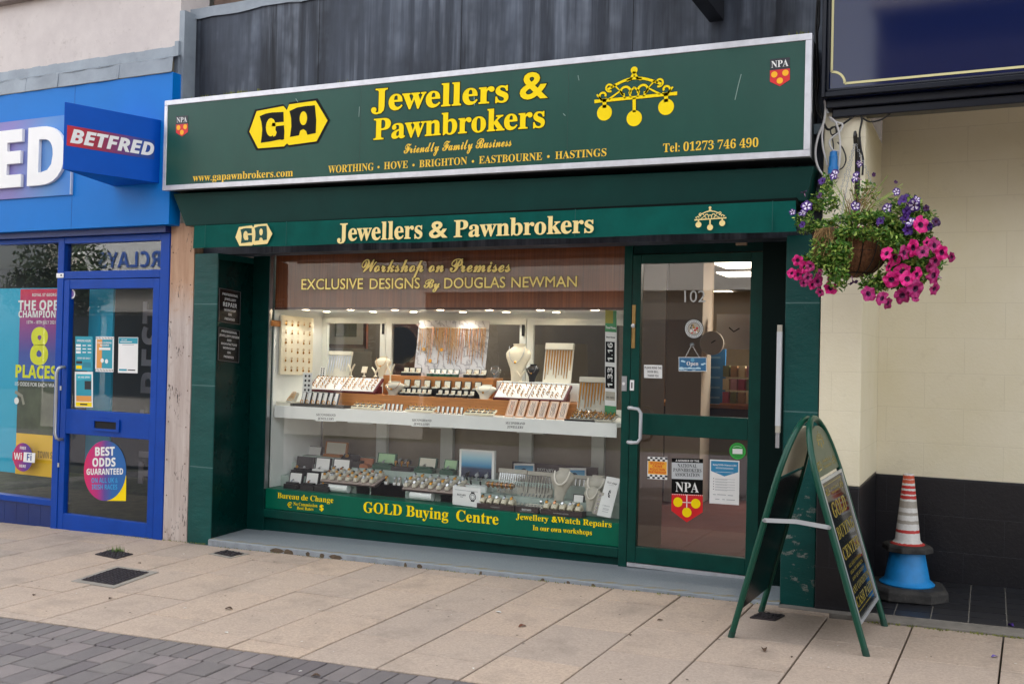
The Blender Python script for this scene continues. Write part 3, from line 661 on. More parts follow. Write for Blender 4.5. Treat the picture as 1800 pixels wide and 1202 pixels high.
# ------------------------------------------------------------------ door
D0 = .40
DX0, DX1 = -2.185, -1.312
dz0, dz1 = .135, 2.20
b = MB(); b.box(-2.189, -1.30, .41, .52, 2.205, 2.45, GREEND); part(b, 'door_head', bevel=.004)
b = MB(); f_ = F((DX0, .44, dz0), (DX1-DX0, 0, 0), (0, 0, dz1-dz0)); W_ = DX1-DX0; H_ = dz1-dz0
def du(px, py): return (at(px, py, .42).x-DX0)/W_
def dv(px, py): return (at(px, py, .42).z-dz0)/H_
ul, ur = du(1127, 600), du(1319, 600); vt, vm1, vm0, vb = dv(1220, 462), dv(1220, 730), dv(1220, 768), dv(1220, 970)
b.fbox(f_, 0, 0, ul, 1, 0, .05, GREEN); b.fbox(f_, ur, 0, 1, 1, 0, .05, GREEN); b.fbox(f_, ul, 0, ur, vb, 0, .048, GREEN); b.fbox(f_, ul, vt, ur, 1, 0, .048, GREEN); b.fbox(f_, ul, vm0, ur, vm1, 0, .048, GREEN)
door = part(b, 'door', bevel=.004)
b = MB(); b.box(DX0, DX1, .395, .46, dz0-.03, dz0-.004, ALU); part(b, 'threshold')
for v0, v1 in ((vm1, vt), (vb, vm0)):
    b = MB(); b.rect(f_, ul-.005, v0-.003, ur+.005, v1+.003, .02, GLASS2); part(b, 'pane', door)
b = MB(); HP = mat('grey_handle', '#b9bcc0', .35, metal=.2)
h0 = at(1110, 716, .385); h1 = at(1110, 776, .385); yh = .30
b.tube([(h0.x, .39, h0.z), (h0.x, yh+.03, h0.z), (h0.x+.012, yh+.008, h0.z), (h0.x+.035, yh, h0.z), (h0.x+.075, yh, h0.z-.004), (h0.x+.095, yh, h0.z-.03), (h0.x+.095, yh, h1.z+.03), (h0.x+.075, yh, h1.z+.004), (h0.x+.035, yh, h1.z), (h0.x+.012, yh+.008, h1.z), (h0.x, yh+.03, h1.z), (h0.x, .39, h1.z)], .012, HP, 10); part(b, 'handle', door, smooth=True)
b = MB(); q0 = at(1119, 545, .388); q1 = at(1112, 590, .388); b.box(q0.x-.03, q0.x-.006, .384, .3895, 1.57, 1.86, mat('worn_brass', '#a98b58', .3, metal=.8, var=.2, vs=20)); b.lathe([(.014, 0), (.014, .012), (0, .014)], (q0.x-.018, .384, 1.72), STEEL, 14, axis=(0, -1, 0)); part(b, 'lock', door)
b = MB(); q0 = at(1097, 674, .398); b.box(q0.x-.016, q0.x+.02, .393, .3985, q0.z-.05, q0.z+.05, STEEL); b.lathe([(.01, 0), (.01, .008)], (q0.x, .393, q0.z), WHITE, 12, axis=(0, -1, 0)); part(b, 'bell_push')
b = MB(); q0 = at(1111, 677, .388); b.box(q0.x-.014, q0.x+.014, .385, .3895, q0.z-.035, q0.z+.035, WHITE); b.box(q0.x-.004, q0.x+.004, .384, .385, q0.z-.02, q0.z+.02, INK); part(b, 'keyhole_plate', door)
# door number, stickers and notices (stuck on the glass: they move with the door)
GY_ = .418
def stick(name, bl, br, tl, fn, par=None, Y=GY_):
    b = MB(); f_ = FY(bl, br, tl, Y); fn(b, f_); return part(b, name, par or door)
def s_num(b, f_): b.text('102', 'g', f_, mat('frosted_number', '#d5dada', .5), n=.001)
stick('door_number', (1203, 531), (1240, 531), (1203, 511), s_num)
def s_crest(b, f_):
    gy = mat('crest_grey', '#cfd3d2', .5); b.disc(f_, .5, .5, .5, .0005, INK); b.disc(f_, .5, .5, .47, .001, gy); b.disc(f_, .5, .5, .33, .0015, INK); b.disc(f_, .5, .5, .31, .002, mat('crest_inner', '#b9b3a4', .5)); rnd = random.Random(8)
    for i in range(16): b.disc(f_, rnd.uniform(.32, .68), rnd.uniform(.28, .72), rnd.uniform(.03, .07), .0025+i*.0001, (INK, REDV, mat('crest_gold', '#b98d3c', .5), PAPER)[i % 4], k=8)
    for i in range(26):
        a = i*6.283/26; b.disc(f_, .5+.4*math.cos(a), .5+.4*math.sin(a), .022, .0015, INK, k=6)
stick('crest_sticker', (1203, 595), (1237, 595.5), (1203, 560.5), s_crest)
def s_bell(b, f_):
    b.rect(f_, 0, 0, 1, 1, .0006, PAPER); b.line('PLEASE RING THE', 'ss', f_, .5, .70, .17, INK, .92); b.line('DOOR BELL', 'ss', f_, .5, .40, .17, INK, .6); b.line('THANK YOU', 'ss', f_, .5, .1, .17, INK, .6)
stick('notice', (1132, 664), (1164, 665), (1132, 641), s_bell)
def s_crime(b, f_):
    b.rect(f_, 0, 0, 1, 1, .0006, PAPER); b.rect(f_, .03, .22, .97, .80, .001, mat('orange_yellow', '#f2b233', .4))
    for r_, v0 in ((0, .02), (1, .11), (2, .81), (3, .90)):
        for i in range(8):
            if (i+r_) % 2 == 0: b.rect(f_, i/8, v0, (i+1)/8, v0+.085, .0012, INK)
    for t, v, wd in (('BUSINESS', .66, .7), ('CRIME', .53, .5), ('REDUCTION', .39, .75), ('PARTNERSHIP', .26, .88)): b.line(t, 'ss', f_, .5, v, .105, REDV, wd, n=.0016)
stick('crime_partnership_sticker', (1138, 841), (1173, 843), (1138.5, 802), s_crime)
def s_npa(b, f_):
    gy = mat('npa_grey', '#c3c8ca', .4); b.rect(f_, 0, .70, 1, .96, .0007, gy); b.rect(f_, 0, .44, 1, .675, .0007, BLACK); b.rect(f_, 0, .935, 1, 1, .001, BLACK); b.rect(f_, 0, .675, 1, .70, .0007, gy)
    b.poly(f_, [(0, .17), (.5, 0), (1, .17), (1, .44), (0, .44)], .0007, REDV)
    b.line('A MEMBER OF THE', 'ss', f_, .5, .951, .03, PAPER, .8)
    for t, v, wd in (('NATIONAL', .86, .62), ('PAWNBROKERS', .79, .9), ('ASSOCIATION', .72, .8)): b.line(t, 'sb', f_, .5, v, .055, INK, wd, squeeze=.8)
    b.line('NPA', 'sb', f_, .5, .475, .15, PAPER, .74, squeeze=.9)
    for i in range(17): b.rect(f_, .01+i*.06, .425, .04+i*.06, .437, .001, PAPER)
    b.rect(f_, .2, .305, .8, .317, .001, PAPER); b.rect(f_, .48, .12, .51, .43, .001, PAPER)
    for u, v in ((.21, .31), (.78, .30), (.5, .155)): b.disc(f_, u, v, .15, .0015, YEL)
stick('pawnbrokers_shield_sticker', (1180, 916), (1235, 919), (1181, 805), s_npa)
def s_covid(b, f_):
    b.rect(f_, 0, 0, 1, 1, .0006, PAPER); bl = mat('notice_blue', '#2b8ab8', .5); b.poly(f_, [(.04, .97), (.04, .74), (.5, .63), (.96, .74), (.96, .97)], .001, bl)
    b.line('Staying COVID-19 Secure in 2021', 'g', f_, .5, .87, .032, PAPER, .8, off=.03)
    for v in (.82, .80, .72): b.rect(f_, .2, v, .8, v+.007, .0014, PAPER)
    for v in (.56, .50, .44, .38, .32):
        b.rect(f_, .12, v, .15, v+.016, .001, INK); b.rect(f_, .19, v+.003, .86, v+.009, .001, mat('grey_print', '#8b8f94', .6)); b.rect(f_, .19, v-.014, .6, v-.008, .001, mat('grey_print', '#8b8f94', .6))
    for u0, u1, v in ((.12, .22, .2), (.26, .56, .205), (.62, .8, .2), (.2, .34, .1), (.44, .52, .1), (.58, .86, .1)): b.rect(f_, u0, v, u1, v+.012, .001, mat('grey_print', '#8b8f94', .6))
stick('notice', (1247, 884), (1299, 887.5), (1248, 807), s_covid)
def s_green(b, f_):
    b.disc(f_, .5, .5, .5, .0006, mat('bright_green', '#2fae3f', .4)); b.disc(f_, .5, .5, .42, .001, mat('mid_green', '#27963a', .4)); b.rect(f_, .2, .32, .8, .64, .0015, PAPER)
    b.stroke(f_, [(.25+.5*i/8, .74+.06*math.sin(math.pi*i/8)) for i in range(9)], .004, .0015, mat('pale_green_print', '#9fd8a6', .4))
stick('round_green_sticker', (1282, 806), (1311, 807), (1282, 778), s_green)
# white vertical strip on the inner edge of the right pilaster
b = MB(); p0 = at(1371, 583, -.012); p1 = at(1366, 748, -.012); b.box(p0.x-.014, p0.x+.014, -.03, -.002, p1.z, p0.z, mat('trunking_white', '#c4c8cc', .45)); b.box(p0.x-.013, p0.x+.013, -.028, -.002, p0.z, p0.z+.04, GREYF); b.box(p0.x-.013, p0.x+.013, -.028, -.002, p1.z-.04, p1.z, GREYF); b.box(p0.x-.012, p0.x+.010, -.022, -.002, p1.z-.13, p1.z-.041, STEEL); part(b, 'cable_trunking')
# black plaques on the left return
for (tl, bl, br), rows, lab in ((((384.5, 505), (383, 565.5), (422, 571.5)), (('PROFESSIONAL', .80, .07, .7), ('JEWELLERY', .665, .07, .52), ('REPAIR', .48, .125, .62), ('WORKSHOP', .345, .07, .52), ('ON', .225, .07, .14), ('PREMISES', .09, .07, .45)), 'black plaque reading jewellery repair, upper of two on the left return'),
        (((383, 574), (381.5, 633.5), (420, 638.5)), (('PROFESSIONAL', .86, .065, .7), ('JEWELLERY DESIGN', .735, .065, .92), ('AND', .615, .065, .2), ('MANUFACTURE', .495, .065, .72), ('WORKSHOP', .375, .065, .55), ('ON', .245, .065, .14), ('PREMISES', .115, .065, .45)), 'black plaque reading design and manufacture, lower of two on the left return')):
    f_ = FX(bl, br, tl, -5.4525); b = MB(); b.fbox(f_, 0, 0, 1, 1, -.004, .004, mat('plaque_black', '#08080a', .25)); b.frame(f_, .02, .012, .98, .988, .02, .012, .004, .0045, mat('plaque_line', '#55585c', .3))
    for t, v, c_, wd in rows: b.line(t, 'ss', f_, .5, v, c_, mat('plaque_text', '#c9cbcc', .4), wd, n=.0055)
    tag(b.build('wall_plaque', bevel=.003), lab, 'plaque', 'black plaques on the left return')
# hanging open sign
f_ = FY((1193, 652.5), (1242, 653), (1193, 627.5), .405); b = MB(); ob = mat('open_sign_blue', '#2f6f9c', .4); b.fbox(f_, 0, 0, 1, 1, -.004, .0, PAPER); b.rect(f_, .02, .04, .98, .96, .0008, ob)
for u, v, r_ in ((.14, .72, .06), (.2, .68, .05), (.1, .2, .1), (.25, .16, .1), (.4, .2, .09), (.55, .16, .1), (.7, .2, .1), (.86, .5, .06), (.93, .55, .05)): b.disc(f_, u, v, r_, .0012+r_*.001, mat('cloud_print', '#bfe0ef', .5), rv=r_*1.1, k=10)
b.disc(f_, .5, .8, .07, .0012, mat('sea_print', '#5fa6c9', .5), k=12); b.line('Open', 'sb', f_, .5, .42, .27, PAPER, .42, n=.002, off=.01); b.rect(f_, .2, .1, .85, .17, .002, ob)
osn = b.build('open_sign'); tag(osn, 'blue and white open sign hanging on a cord behind the door glass', 'sign')
a = at(1216, 606, .405); b = MB(); l0 = f_.p(.24, 1); l1 = f_.p(.74, 1); b.tube([l0, a], .0018, PAPER, 5); b.tube([a, l1], .0018, PAPER, 5); b.build('cord', osn)
b = MB(); b.lathe([(.016, 0), (.012, .012), (.004, .018), (0, .02)], (a.x, .412, a.z), STEEL, 14, axis=(0, -1, 0)); b.build('suction_hook', osn)
# ------------------------------------------------------------------ shared emblems
def stadium(pts): return pts
def shield(b, f_, n=.0012):
    b.rect(f_, 0, .60, 1, 1, n, mat('shield_black', '#1b1f2b', .4)); b.poly(f_, [(0, .2), (.5, 0), (1, .2), (1, .60), (0, .60)], n, REDV); b.line('NPA', 'sb', f_, .5, .69, .24, PAPER, .86, n=n+.001)
    for u, v in ((.22, .44), (.78, .46), (.5, .2)): b.disc(f_, u, v, .16, n+.001, mat('ball_amber', '#ffb800', .4))
def scroll(cu, cv, r, a0, a1, k=14, dr=.55): return [(cu+r*(1-dr*i/k)*math.cos(a0+(a1-a0)*i/k), cv+r*2.2*.62*(1-dr*i/k)*math.sin(a0+(a1-a0)*i/k)) for i in range(k+1)]
def emblem(b, f_, m, n=.0015, t=1.0):
    W = f_.U.length; L = lambda pts, w_: b.stroke(f_, pts, w_*W*t, n, m)
    L([(0, .485), (1, .485)], .038)
    for u in (.02, .98): b.rect(f_, u-.02, .455, u+.02, .515, n+.0002, m)
    for u, v in ((.125, .28), (.49, .14), (.87, .28)): b.disc(f_, u, v, .093, n, m, k=28)
    L([(.125, .485), (.125, .36)], .05); L([(.49, .485), (.49, .24)], .042); L([(.87, .485), (.87, .36)], .05)
    b.disc(f_, .49, .945, .042, n, m); L([(.49, .92), (.45, .8), (.40, .78)], .03); L([(.49, .92), (.53, .8), (.58, .78)], .03)
    L([(.16+.66*i/16, .66+.15*math.sin(math.pi*i/16)) for i in range(17)], .032)
    for sgn in (-1, 1):
        X = lambda u: .49+sgn*u
        L([(X(u), v) for u, v in scroll(.30, .70, .055, -2.0, 3.6)], .024); L([(X(u), v) for u, v in scroll(.38, .57, .06, -2.4, 3.6)], .026); L([(X(u), v) for u, v in scroll(.115, .60, .075, 3.6, -1.6)], .028)
        L([(X(.25), .74), (X(.17), .62), (X(.31), .50)], .024); L([(X(.17), .62), (X(.11), .49)], .022); L([(X(.40), .50), (X(.46), .60)], .022)
        L([(X(.04), .49), (X(.06), .58), (X(.0), .66)], .022)
def ga_logo(b, f_, m_hex, m_let, m_line=None, n=.0012):
    hexa = [(0, .42), (.097, .90), (.448, .955), (.49, .85), (.52, .98), (.855, 1.0), (1, .51), (.864, .045), (.516, .01), (.492, .055), (.455, -.01), (.114, -.005)]
    if m_line:
        b.poly(f_, [((u-.5)*1.06+.5, (v-.49)*1.10+.49) for u, v in hexa], n-.0006, m_line)
    b.poly(f_, hexa, n, m_hex)
    G = [(.138, .77), (.22, .82), (.30, .83), (.448, .815), (.452, .55), (.40, .545), (.452, .52), (.46, .35), (.455, .16), (.43, .145), (.40, .16), (.28, .135), (.152, .12), (.165, .3), (.172, .45), (.16, .62)]
    A = [(.525, .82), (.62, .885), (.72, .90), (.845, .895), (.862, .55), (.855, .24), (.75, .215), (.735, .31), (.70, .36), (.66, .33), (.645, .22), (.53, .2), (.548, .45), (.545, .65)]
    b.poly(f_, G, n+.0008, m_let); b.poly(f_, A, n+.0008, m_let)
    b.poly(f_, [(.285+.064*math.cos(6.283*i/18), .475+.22*math.sin(6.283*i/18)) for i in range(18)], n+.0016, m_hex)
    b.rect(f_, .30, .49, .462, .575, n+.0016, m_hex); b.poly(f_, [(.315, .24), (.345, .26), (.362, .34), (.345, .40), (.315, .41)], n+.0018, m_hex)
    b.poly(f_, [(.702+.047*math.cos(6.283*i/18), .615+.165*math.sin(6.283*i/18)) for i in range(18)], n+.0016, m_hex)
# ------------------------------------------------------------------ the long fascia sign
YS = -.20
c00, c10, c01, c11 = at(285, 335, YS), at(1423.5, 275, YS), at(285, 178, YS), at(1427, 58, YS)
SF = F(c00, c10-c00, c01-c00)
sg = thing('fascia_sign', 'long green sign with yellow lettering and silver frame above the awning', 'sign', (c00+c10)/2)
SX0, SX1 = c00.x, c10.x; zl0, zl1, zr0, zr1 = c00.z, c01.z, c10.z, c11.z
def sz(x, t):  # height on the sign face at fraction t, following its slight tilt
    a = (x-SX0)/(SX1-SX0); return (zl0+(zr0-zl0)*a)*(1-t)+(zl1+(zr1-zl1)*a)*t
def sigbox(b, x0, x1, t0, t1, y0, y1, m):
    vs = [(x, y, sz(x, t)) for x in (x0, x1) for y in (y0, y1) for t in (t0, t1)]
    b.add(vs, [(0,1,3,2), (4,6,7,5), (0,4,5,1), (2,3,7,6), (0,2,6,4), (1,5,7,3)], m)
b = MB(); sigbox(b, SX0+.01, SX1-.01, .012, .988, YS+.02, .09, mat('sign_case', '#2f3337', .5)); b.build('case', sg)
b = MB(); sigbox(b, SX0+.03, SX1-.03, .04, .96, YS+.006, YS+.0195, SIGNG)
fc = b.build('sign_face', sg)
for x in (-4.02, -2.44): b = MB(); sigbox(b, x-.001, x+.001, .05, .95, YS+.0055, YS+.0062, mat('face_joint', '#17352f', .4)); b.build('face_joint', fc)
b = MB(); tw = .055
sigbox(b, SX0, SX1, 0, tw, YS, YS+.05, ALU); sigbox(b, SX0, SX1, 1-tw, 1, YS, YS+.05, ALU); sigbox(b, SX0, SX0+.032, tw, 1-tw, YS, YS+.05, ALU); sigbox(b, SX1-.036, SX1, tw, 1-tw, YS, YS+.05, ALU)
b.build('frame', sg, bevel=.003)
YF = YS+.0045
def sign_text(t, stl, p0, p1, capx, m=YEL, off=0.0, line=.022, shear=0):
    a = at(*p0, YF); c = at(*p1, YF); h = mpp(*p0, YF)[1]*capx; F_ = F(a, c-a, (0, 0, h)); b = MB()
    if line: b.text(t, stl, F_, BLACK, off=off+line, n=.0002, shear=shear)
    b.text(t, stl, F_, m, off=off, n=.0012, shear=shear); b.build('lettering', fc)
sign_text('Jewellers', 'sb', (653, 196), (893, 179), 38, off=.012); sign_text('&', 'g', (915, 174.5), (960, 171.5), 45, off=.022)
sign_text('Pawnbrokers', 'sb', (657, 246), (957, 223.5), 36, off=.012)
sign_text('Friendly Family Business', 'sc', (710, 270), (899, 257), 16, YELD, .014, 0)
sign_text('WORTHING', 'sb', (577, 304.5), (657, 299.5), 12.5, YELD, 0, 0); sign_text('HOVE', 'sb', (675, 298), (717, 295.5), 12.5, YELD, 0, 0); sign_text('BRIGHTON', 'sb', (737, 294.5), (821, 289), 12.5, YELD, 0, 0)
sign_text('EASTBOURNE', 'sb', (842, 288), (953, 281.5), 12.8, YELD, 0, 0); sign_text('HASTINGS', 'sb', (976, 280), (1066, 274.5), 13, YELD, 0, 0)
b = MB()
for px, py in ((665.5, 294), (727, 290.5), (831.5, 284), (964, 275.5)):
    p = at(px, py, YF); b.disc(F((p.x-.01, p.y, p.z-.01), (.02, 0, 0), (0, 0, .02)), .5, .5, .45, .001, YELD, k=14)
b.build('bullet_points', fc)
sign_text('www.gapawnbrokers.com', 'sb', (339, 319), (515, 310), 12.5, YELD, 0, 0)
sign_text('Tel: 01273 746 490', 'sb', (1165.5, 268), (1333, 258.5), 15, YELD, 0, 0)
b = MB(); f_ = FY((438.5, 262), (576, 250.5), (438.5, 190), YF); ga_logo(b, f_, YEL, BLACK, BLACK); b.build('hexagon_logo', fc)
b = MB(); f_ = FY((1045, 229), (1190.5, 216.5), (1045, 126), YF); emblem(b, f_, BLACK, .0004, 1.25); emblem(b, f_, YEL, .0012, .95); b.build('pawnbroker_emblem', fc)
b = MB(); shield(b, FY((309.5, 241), (330.5, 239.5), (309.5, 205), YF)); b.build('association_shield', fc)
b = MB(); shield(b, FY((1353.5, 154), (1388.5, 150.5), (1353.5, 105), YF)); b.build('association_shield', fc)
SCR = mat('pale_scratch', '#7f9a92', .6)
for pts in (((1303, 131), (1298, 150), (1292, 176)), ((833, 155), (834, 186)), ((632, 188), (631, 206)), ((1016, 133), (1018, 142)), ((1252, 252), (1256, 254)), ((520, 174), (524, 180)), ((990, 200), (994, 204))):
    P_ = [at(px, py, YF) for px, py in pts]; b = MB(); f_ = F((0, YF, 0), (1, 0, 0), (0, 0, 1)); b.stroke(f_, [(p.x, p.z) for p in P_], .005, .0012, SCR); b.build('scratch', fc)
# moss and small weeds on top of the sign
MOSS = mat('moss', '#6d7232', .9, island=.5)
b = MB(); rnd = random.Random(2)
for px, wpx, n_ in ((360, 14, 26), (412, 24, 90), (452, 6, 14), (600, 30, 12), (1405, 14, 24)):
    for i in range(n_):
        x = at(px+rnd.gauss(0, wpx/2), 170, YS).x; z = sz(x, 1.0); h = rnd.uniform(.008, .03); y = YS+rnd.uniform(.004, .05); q = rnd.uniform(-.01, .01); b.add([(x-.004, y, z-.001), (x+.004, y, z-.001), (x+q, y-.004, z+h)], [(0, 1, 2)], MOSS)
tag(b.build('moss'), 'thin green moss growing along the top edge of the green sign', 'moss', kind='stuff')
# ------------------------------------------------------------------ awning: shutter box and valance
aw = thing('awning', 'retracted dark green awning with a cream lettered valance over the window', 'awning', (-3.3, -.1, 2.4))
bxl, bxr = at(308, 345, -.12), at(1430, 293, -.12); bl2 = at(336, 397, -.12); br2 = at(1412, 351, -.12)
b = MB()
pr = [(-5.83, 2.715), (-.93, 2.63), (-.97, 2.43), (-5.69, 2.455)]
vs = [(x, -.12, z) for x, z in pr]+[(x, .09, z) for x, z in pr]
b.add(vs, [(0, 3, 2, 1), (4, 5, 6, 7), (0, 1, 5, 4), (1, 2, 6, 5), (2, 3, 7, 6), (3, 0, 4, 7)], mat('awning_box_green', '#00332e', .45, var=.15, vs=3, spec=.15)); b.build('awning_box', aw, bevel=.004)
YV = -.20
v00, v10, v01, v11 = at(340, 437, YV), at(1401, 407, YV), at(341, 397, YV), at(1399, 353, YV)
b = MB(); nu, nv = 160, 8; vs = []
def vwave(u, v):
    return .006*(1-v*.7)*(math.sin(u*31)+.7*math.sin(u*73+1)+.5*math.sin(u*127+2))-.012*(1-v)
for i in range(nu+1):
    for j in range(nv+1):
        u, v = i/nu, j/nv; p = v00*(1-u)*(1-v)+v10*u*(1-v)+v01*(1-u)*v+v11*u*v; p.y += vwave(u, v); p.z += .003*(1-v)*math.sin(u*24)
        vs.append(p)
b.add(vs, [(i*(nv+1)+j, (i+1)*(nv+1)+j, (i+1)*(nv+1)+j+1, i*(nv+1)+j+1) for i in range(nu) for j in range(nv)], CLOTHG)
val = b.build('valance', aw, smooth='all')
b = MB()
for u in (.03, .2, .70, .97):
    b = MB(); p0 = v00*(1-u)+v10*u; p1 = v01*(1-u)+v11*u; b.box(p0.x-.002, p0.x+.002, YV-.026, YV-.022, p0.z+.005, p1.z, mat('seam', '#00504a', .8)); b.build('seam', val)
b = MB(); b.box(v01.x, v11.x, YV+.012, .09, min(v01.z, v11.z)-.012, max(v01.z, v11.z)+.002, mat('awning_rail', '#04100f', .7, spec=.1)); b.build('front_rail', aw)
def val_text(t, stl, p0, p1, capx, off=0.0):
    a = at(*p0, YV-.029); c = at(*p1, YV-.029); h = mpp(*p0, YV)[1]*capx; b = MB(); b.text(t, stl, F(a, c-a, (0, 0, h)), CREAMV, off=off, n=.001); b.build('lettering', val)
val_text('Jewellers', 'sb', (593, 424), (742, 418.5), 30, .01); val_text('&', 'g', (755, 418), (785, 417), 28, .02); val_text('Pawnbrokers', 'sb', (798, 417), (1043, 408.5), 29, .01)
b = MB(); ga_logo(b, FY((414, 432.5), (479, 430), (414, 396), YV-.027), CREAMV, mat('logo_dark_green', '#00463f', .7), None); b.build('hexagon_logo', val)
b = MB(); emblem(b, FY((1221, 407.5), (1277, 404), (1221, 365), YV-.027), CREAMV); b.build('pawnbroker_emblem', val)
# dark blade sign high on the wall, its lower corner just in the picture
b = MB(); f0 = at(1267, 30, .0); b.box(f0.x-.09, f0.x, -.95, .08, f0.z, f0.z+.75, mat('dark_sign_casing', '#15161b', .4)); b.box(f0.x-.06, f0.x-.03, .08, .12, f0.z+.1, f0.z+.6, DARK); tag(b.build('projecting_sign', bevel=.004), 'dark box sign projecting from the grey cladding above the emblem', 'projecting sign')
# ------------------------------------------------------------------ the blue betting shop
GLASSR = glass('reflective_transom_glass', (.8, .82, .82), 3.2)
bet = thing('betting_shop', 'bright blue betting shop front with posters in its window and a glass door', 'shop', (-7.2, .2, -.05))
def bp(b, name, par=None, **k): return b.build(name, par or bet, **k)
b = MB(); b.box(-5.955, -5.705, -.002, .25, -.3, 2.5, PLY); bp(b, 'boarded_pilaster', bevel=.003)
for i in range(9):
    for x in (-5.925, -5.735): b = MB(); b.lathe([(.006, 0), (.004, .003), (0, .003)], (x+random.uniform(-.008, .008), -.003, .05+i*.28+random.uniform(-.03, .03)), mat('rusty_screw', '#5a4234', .7), 8, axis=(0, -1, 0)); bp(b, 'screw')
# fascia boards
ft0 = at(0, 157, -.12).z; ftx = at(300.5, 127, -.12)
b = MB(); FXR = at(300.5, 250, -.12).x; zb = at(250, 396.5, -.12).z
b.box(-12, FXR, -.12, .1, zb, ftx.z+.0, BLUEF); fsc = bp(b, 'fascia', bevel=.003)
b = MB()
for px in (128, 129): pass
x_ = at(128, 300, -.12).x; b.box(x_-.0015, x_+.0015, -.1212, -.1203, zb, ftx.z, mat('blue_joint', '#00479a', .5)); bp(b, 'fascia_joint', fsc)
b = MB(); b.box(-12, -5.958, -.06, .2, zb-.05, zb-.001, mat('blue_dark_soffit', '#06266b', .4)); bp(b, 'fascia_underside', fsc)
# logo panel and big letters
def gradient(name, stops, axis='u', rough=.4):
    """printed artwork that fades from one ink to another across the panel"""
    g = N(name); x, y, z = g.sep(g.map(src='Generated'))[:3]; rp = g.new('ValToRGB'); e = rp.color_ramp.elements
    while len(e) > 1: e.remove(e[-1])
    e[0].position = stops[0][0]; e[0].color = (*C(stops[0][1]), 1)
    for p_, c_ in stops[1:]: q = e.new(p_); q.color = (*C(c_), 1)
    g.ln(x if axis == 'u' else z, rp.inputs[0]); g.color(rp.outputs[0]); g.rough(rough); return g.m
yp = -.135
p0 = at(124, 344, yp); p1 = at(124, 207, yp); b = MB(); zz0 = at(0, 351, yp).z; zz1 = at(0, 216, yp).z
b.box(-10.6, p0.x, yp, -.1205, zz0, zz1, gradient('logo_panel_print', [(.0, '#5a4a9a'), (.80, '#7b72b4'), (.92, '#4a86c8'), (1, '#1c7ad0')])); lp = bp(b, 'logo_panel', fsc)
b = MB(); yl = -.165; E_ = at(-38, 331, yl), at(46.5, 326, yl)
a = at(-6, 329, yl); c = at(109.5, 323, yl); h = mpp(0, 320, yl)[1]*95
zb_ = a.z; wE = c.x-a.x
b.text('ED', 'ss', F((a.x, yl, zb_), (wE, 0, 0), (0, 0, h)), WHITE, off=.02, n=0, thick=.028, res=4)
wF = wE*2.45; b.text('BETFR', 'ss', F((a.x-wF-.05, yl, zb_), (wF, 0, 0), (0, 0, h)), WHITE, off=.02, n=0, thick=.028, res=4); bp(b, 'raised_lettering', fsc)
b = MB(); b.box(p0.x+.003, p0.x+.008, yp-.01, -.121, zz0, zz0+.2, PAPER); bp(b, 'panel_edge', fsc)
# render wall and lead flashing over it
b = MB()
zr = lambda x, k: {0: ftx.z+.005, 1: ftx.z+.24}[k]
b.box(-12, -5.9, -.02, .3, ftx.z+.24, 4.52, PINKW); wall_ = bp(b, 'render_wall')
b = MB(); b.box(-12, -5.9, -.10, .1, 4.52, 4.60, render_wall('grey_ledge', '#7a706c', '#968a84', '#4c4642')); bp(b, 'ledge', bevel=.01)
b = MB(); b.box(-12, -5.9, .15, 8.5, 4.6, 7.5, PINKW); bp(b, 'upper_storey')
b = MB(); rnd = random.Random(9); n = 60; xs = [-12+(6.13*i/n) for i in range(n+1)]; jit = [rnd.uniform(-.012, .012) for _ in xs]
for i in range(n):
    for (y0, h0, a0), (y1, h1, a1) in (((-.132, .0, .3), (-.118, .12, .5)), ((-.118, .12, .5), (-.03, .16, .4)), ((-.03, .16, .4), (-.018, .26, .3))):
        b.quad((xs[i], y0+jit[i]*.5, ftx.z+h0+jit[i]*a0), (xs[i+1], y0+jit[i+1]*.5, ftx.z+h0+jit[i+1]*a0), (xs[i+1], y1, ftx.z+h1+jit[i+1]*a1), (xs[i], y1, ftx.z+h1+jit[i]*a1), LEAD)
for px in (103, 47, 210): x_ = at(px, 130, -.12).x; b.tube([(x_, -.133, ftx.z+.003), (x_, -.119, ftx.z+.118)], .003, LEAD, 6)
b.box(-5.925, -5.885, -.05, .1, ftx.z-.03, ftx.z+.27, LEAD)
bp(b, 'lead_flashing', smooth=True)
b = MB(); b.box(FXR+.001, -5.87, .0, .1, zb, ftx.z, WHTF); bp(b, 'edge_trim')
# window and door frame
XD0, XD1 = at(97, 600, -.01).x, at(288, 600, -.01).x
b = MB(); zt = zb-.052; ztr = at(180, 476, 0).z
b.box(-7.235, -7.16, -.01, .06, -.25, zt, BLUE); b.box(-6.055, -5.958, -.01, .06, -.25, zt, BLUE); b.box(-7.159, -6.056, -.008, .06, zt-.055, zt, BLUE); b.box(-7.159, -6.056, -.008, .06, ztr-.065, ztr, BLUE); bfr = bp(b, 'door_surround', bevel=.004)
b = MB(); b.quad((-7.16, .03, ztr), (-6.055, .03, ztr), (-6.055, .03, zt-.05), (-7.16, .03, zt-.05), GLASSR); bp(b, 'transom_pane', bfr)
b = MB(); q = at(107, 484, -.012); b.box(q.x-.05, q.x+.035, -.016, -.0105, q.z-.02, q.z+.018, WHITE); b.lathe([(.008, 0), (.008, .003)], (q.x+.01, -.016, q.z), INK, 12, axis=(0, -1, 0)); bp(b, 'door_closer_plate', bfr)
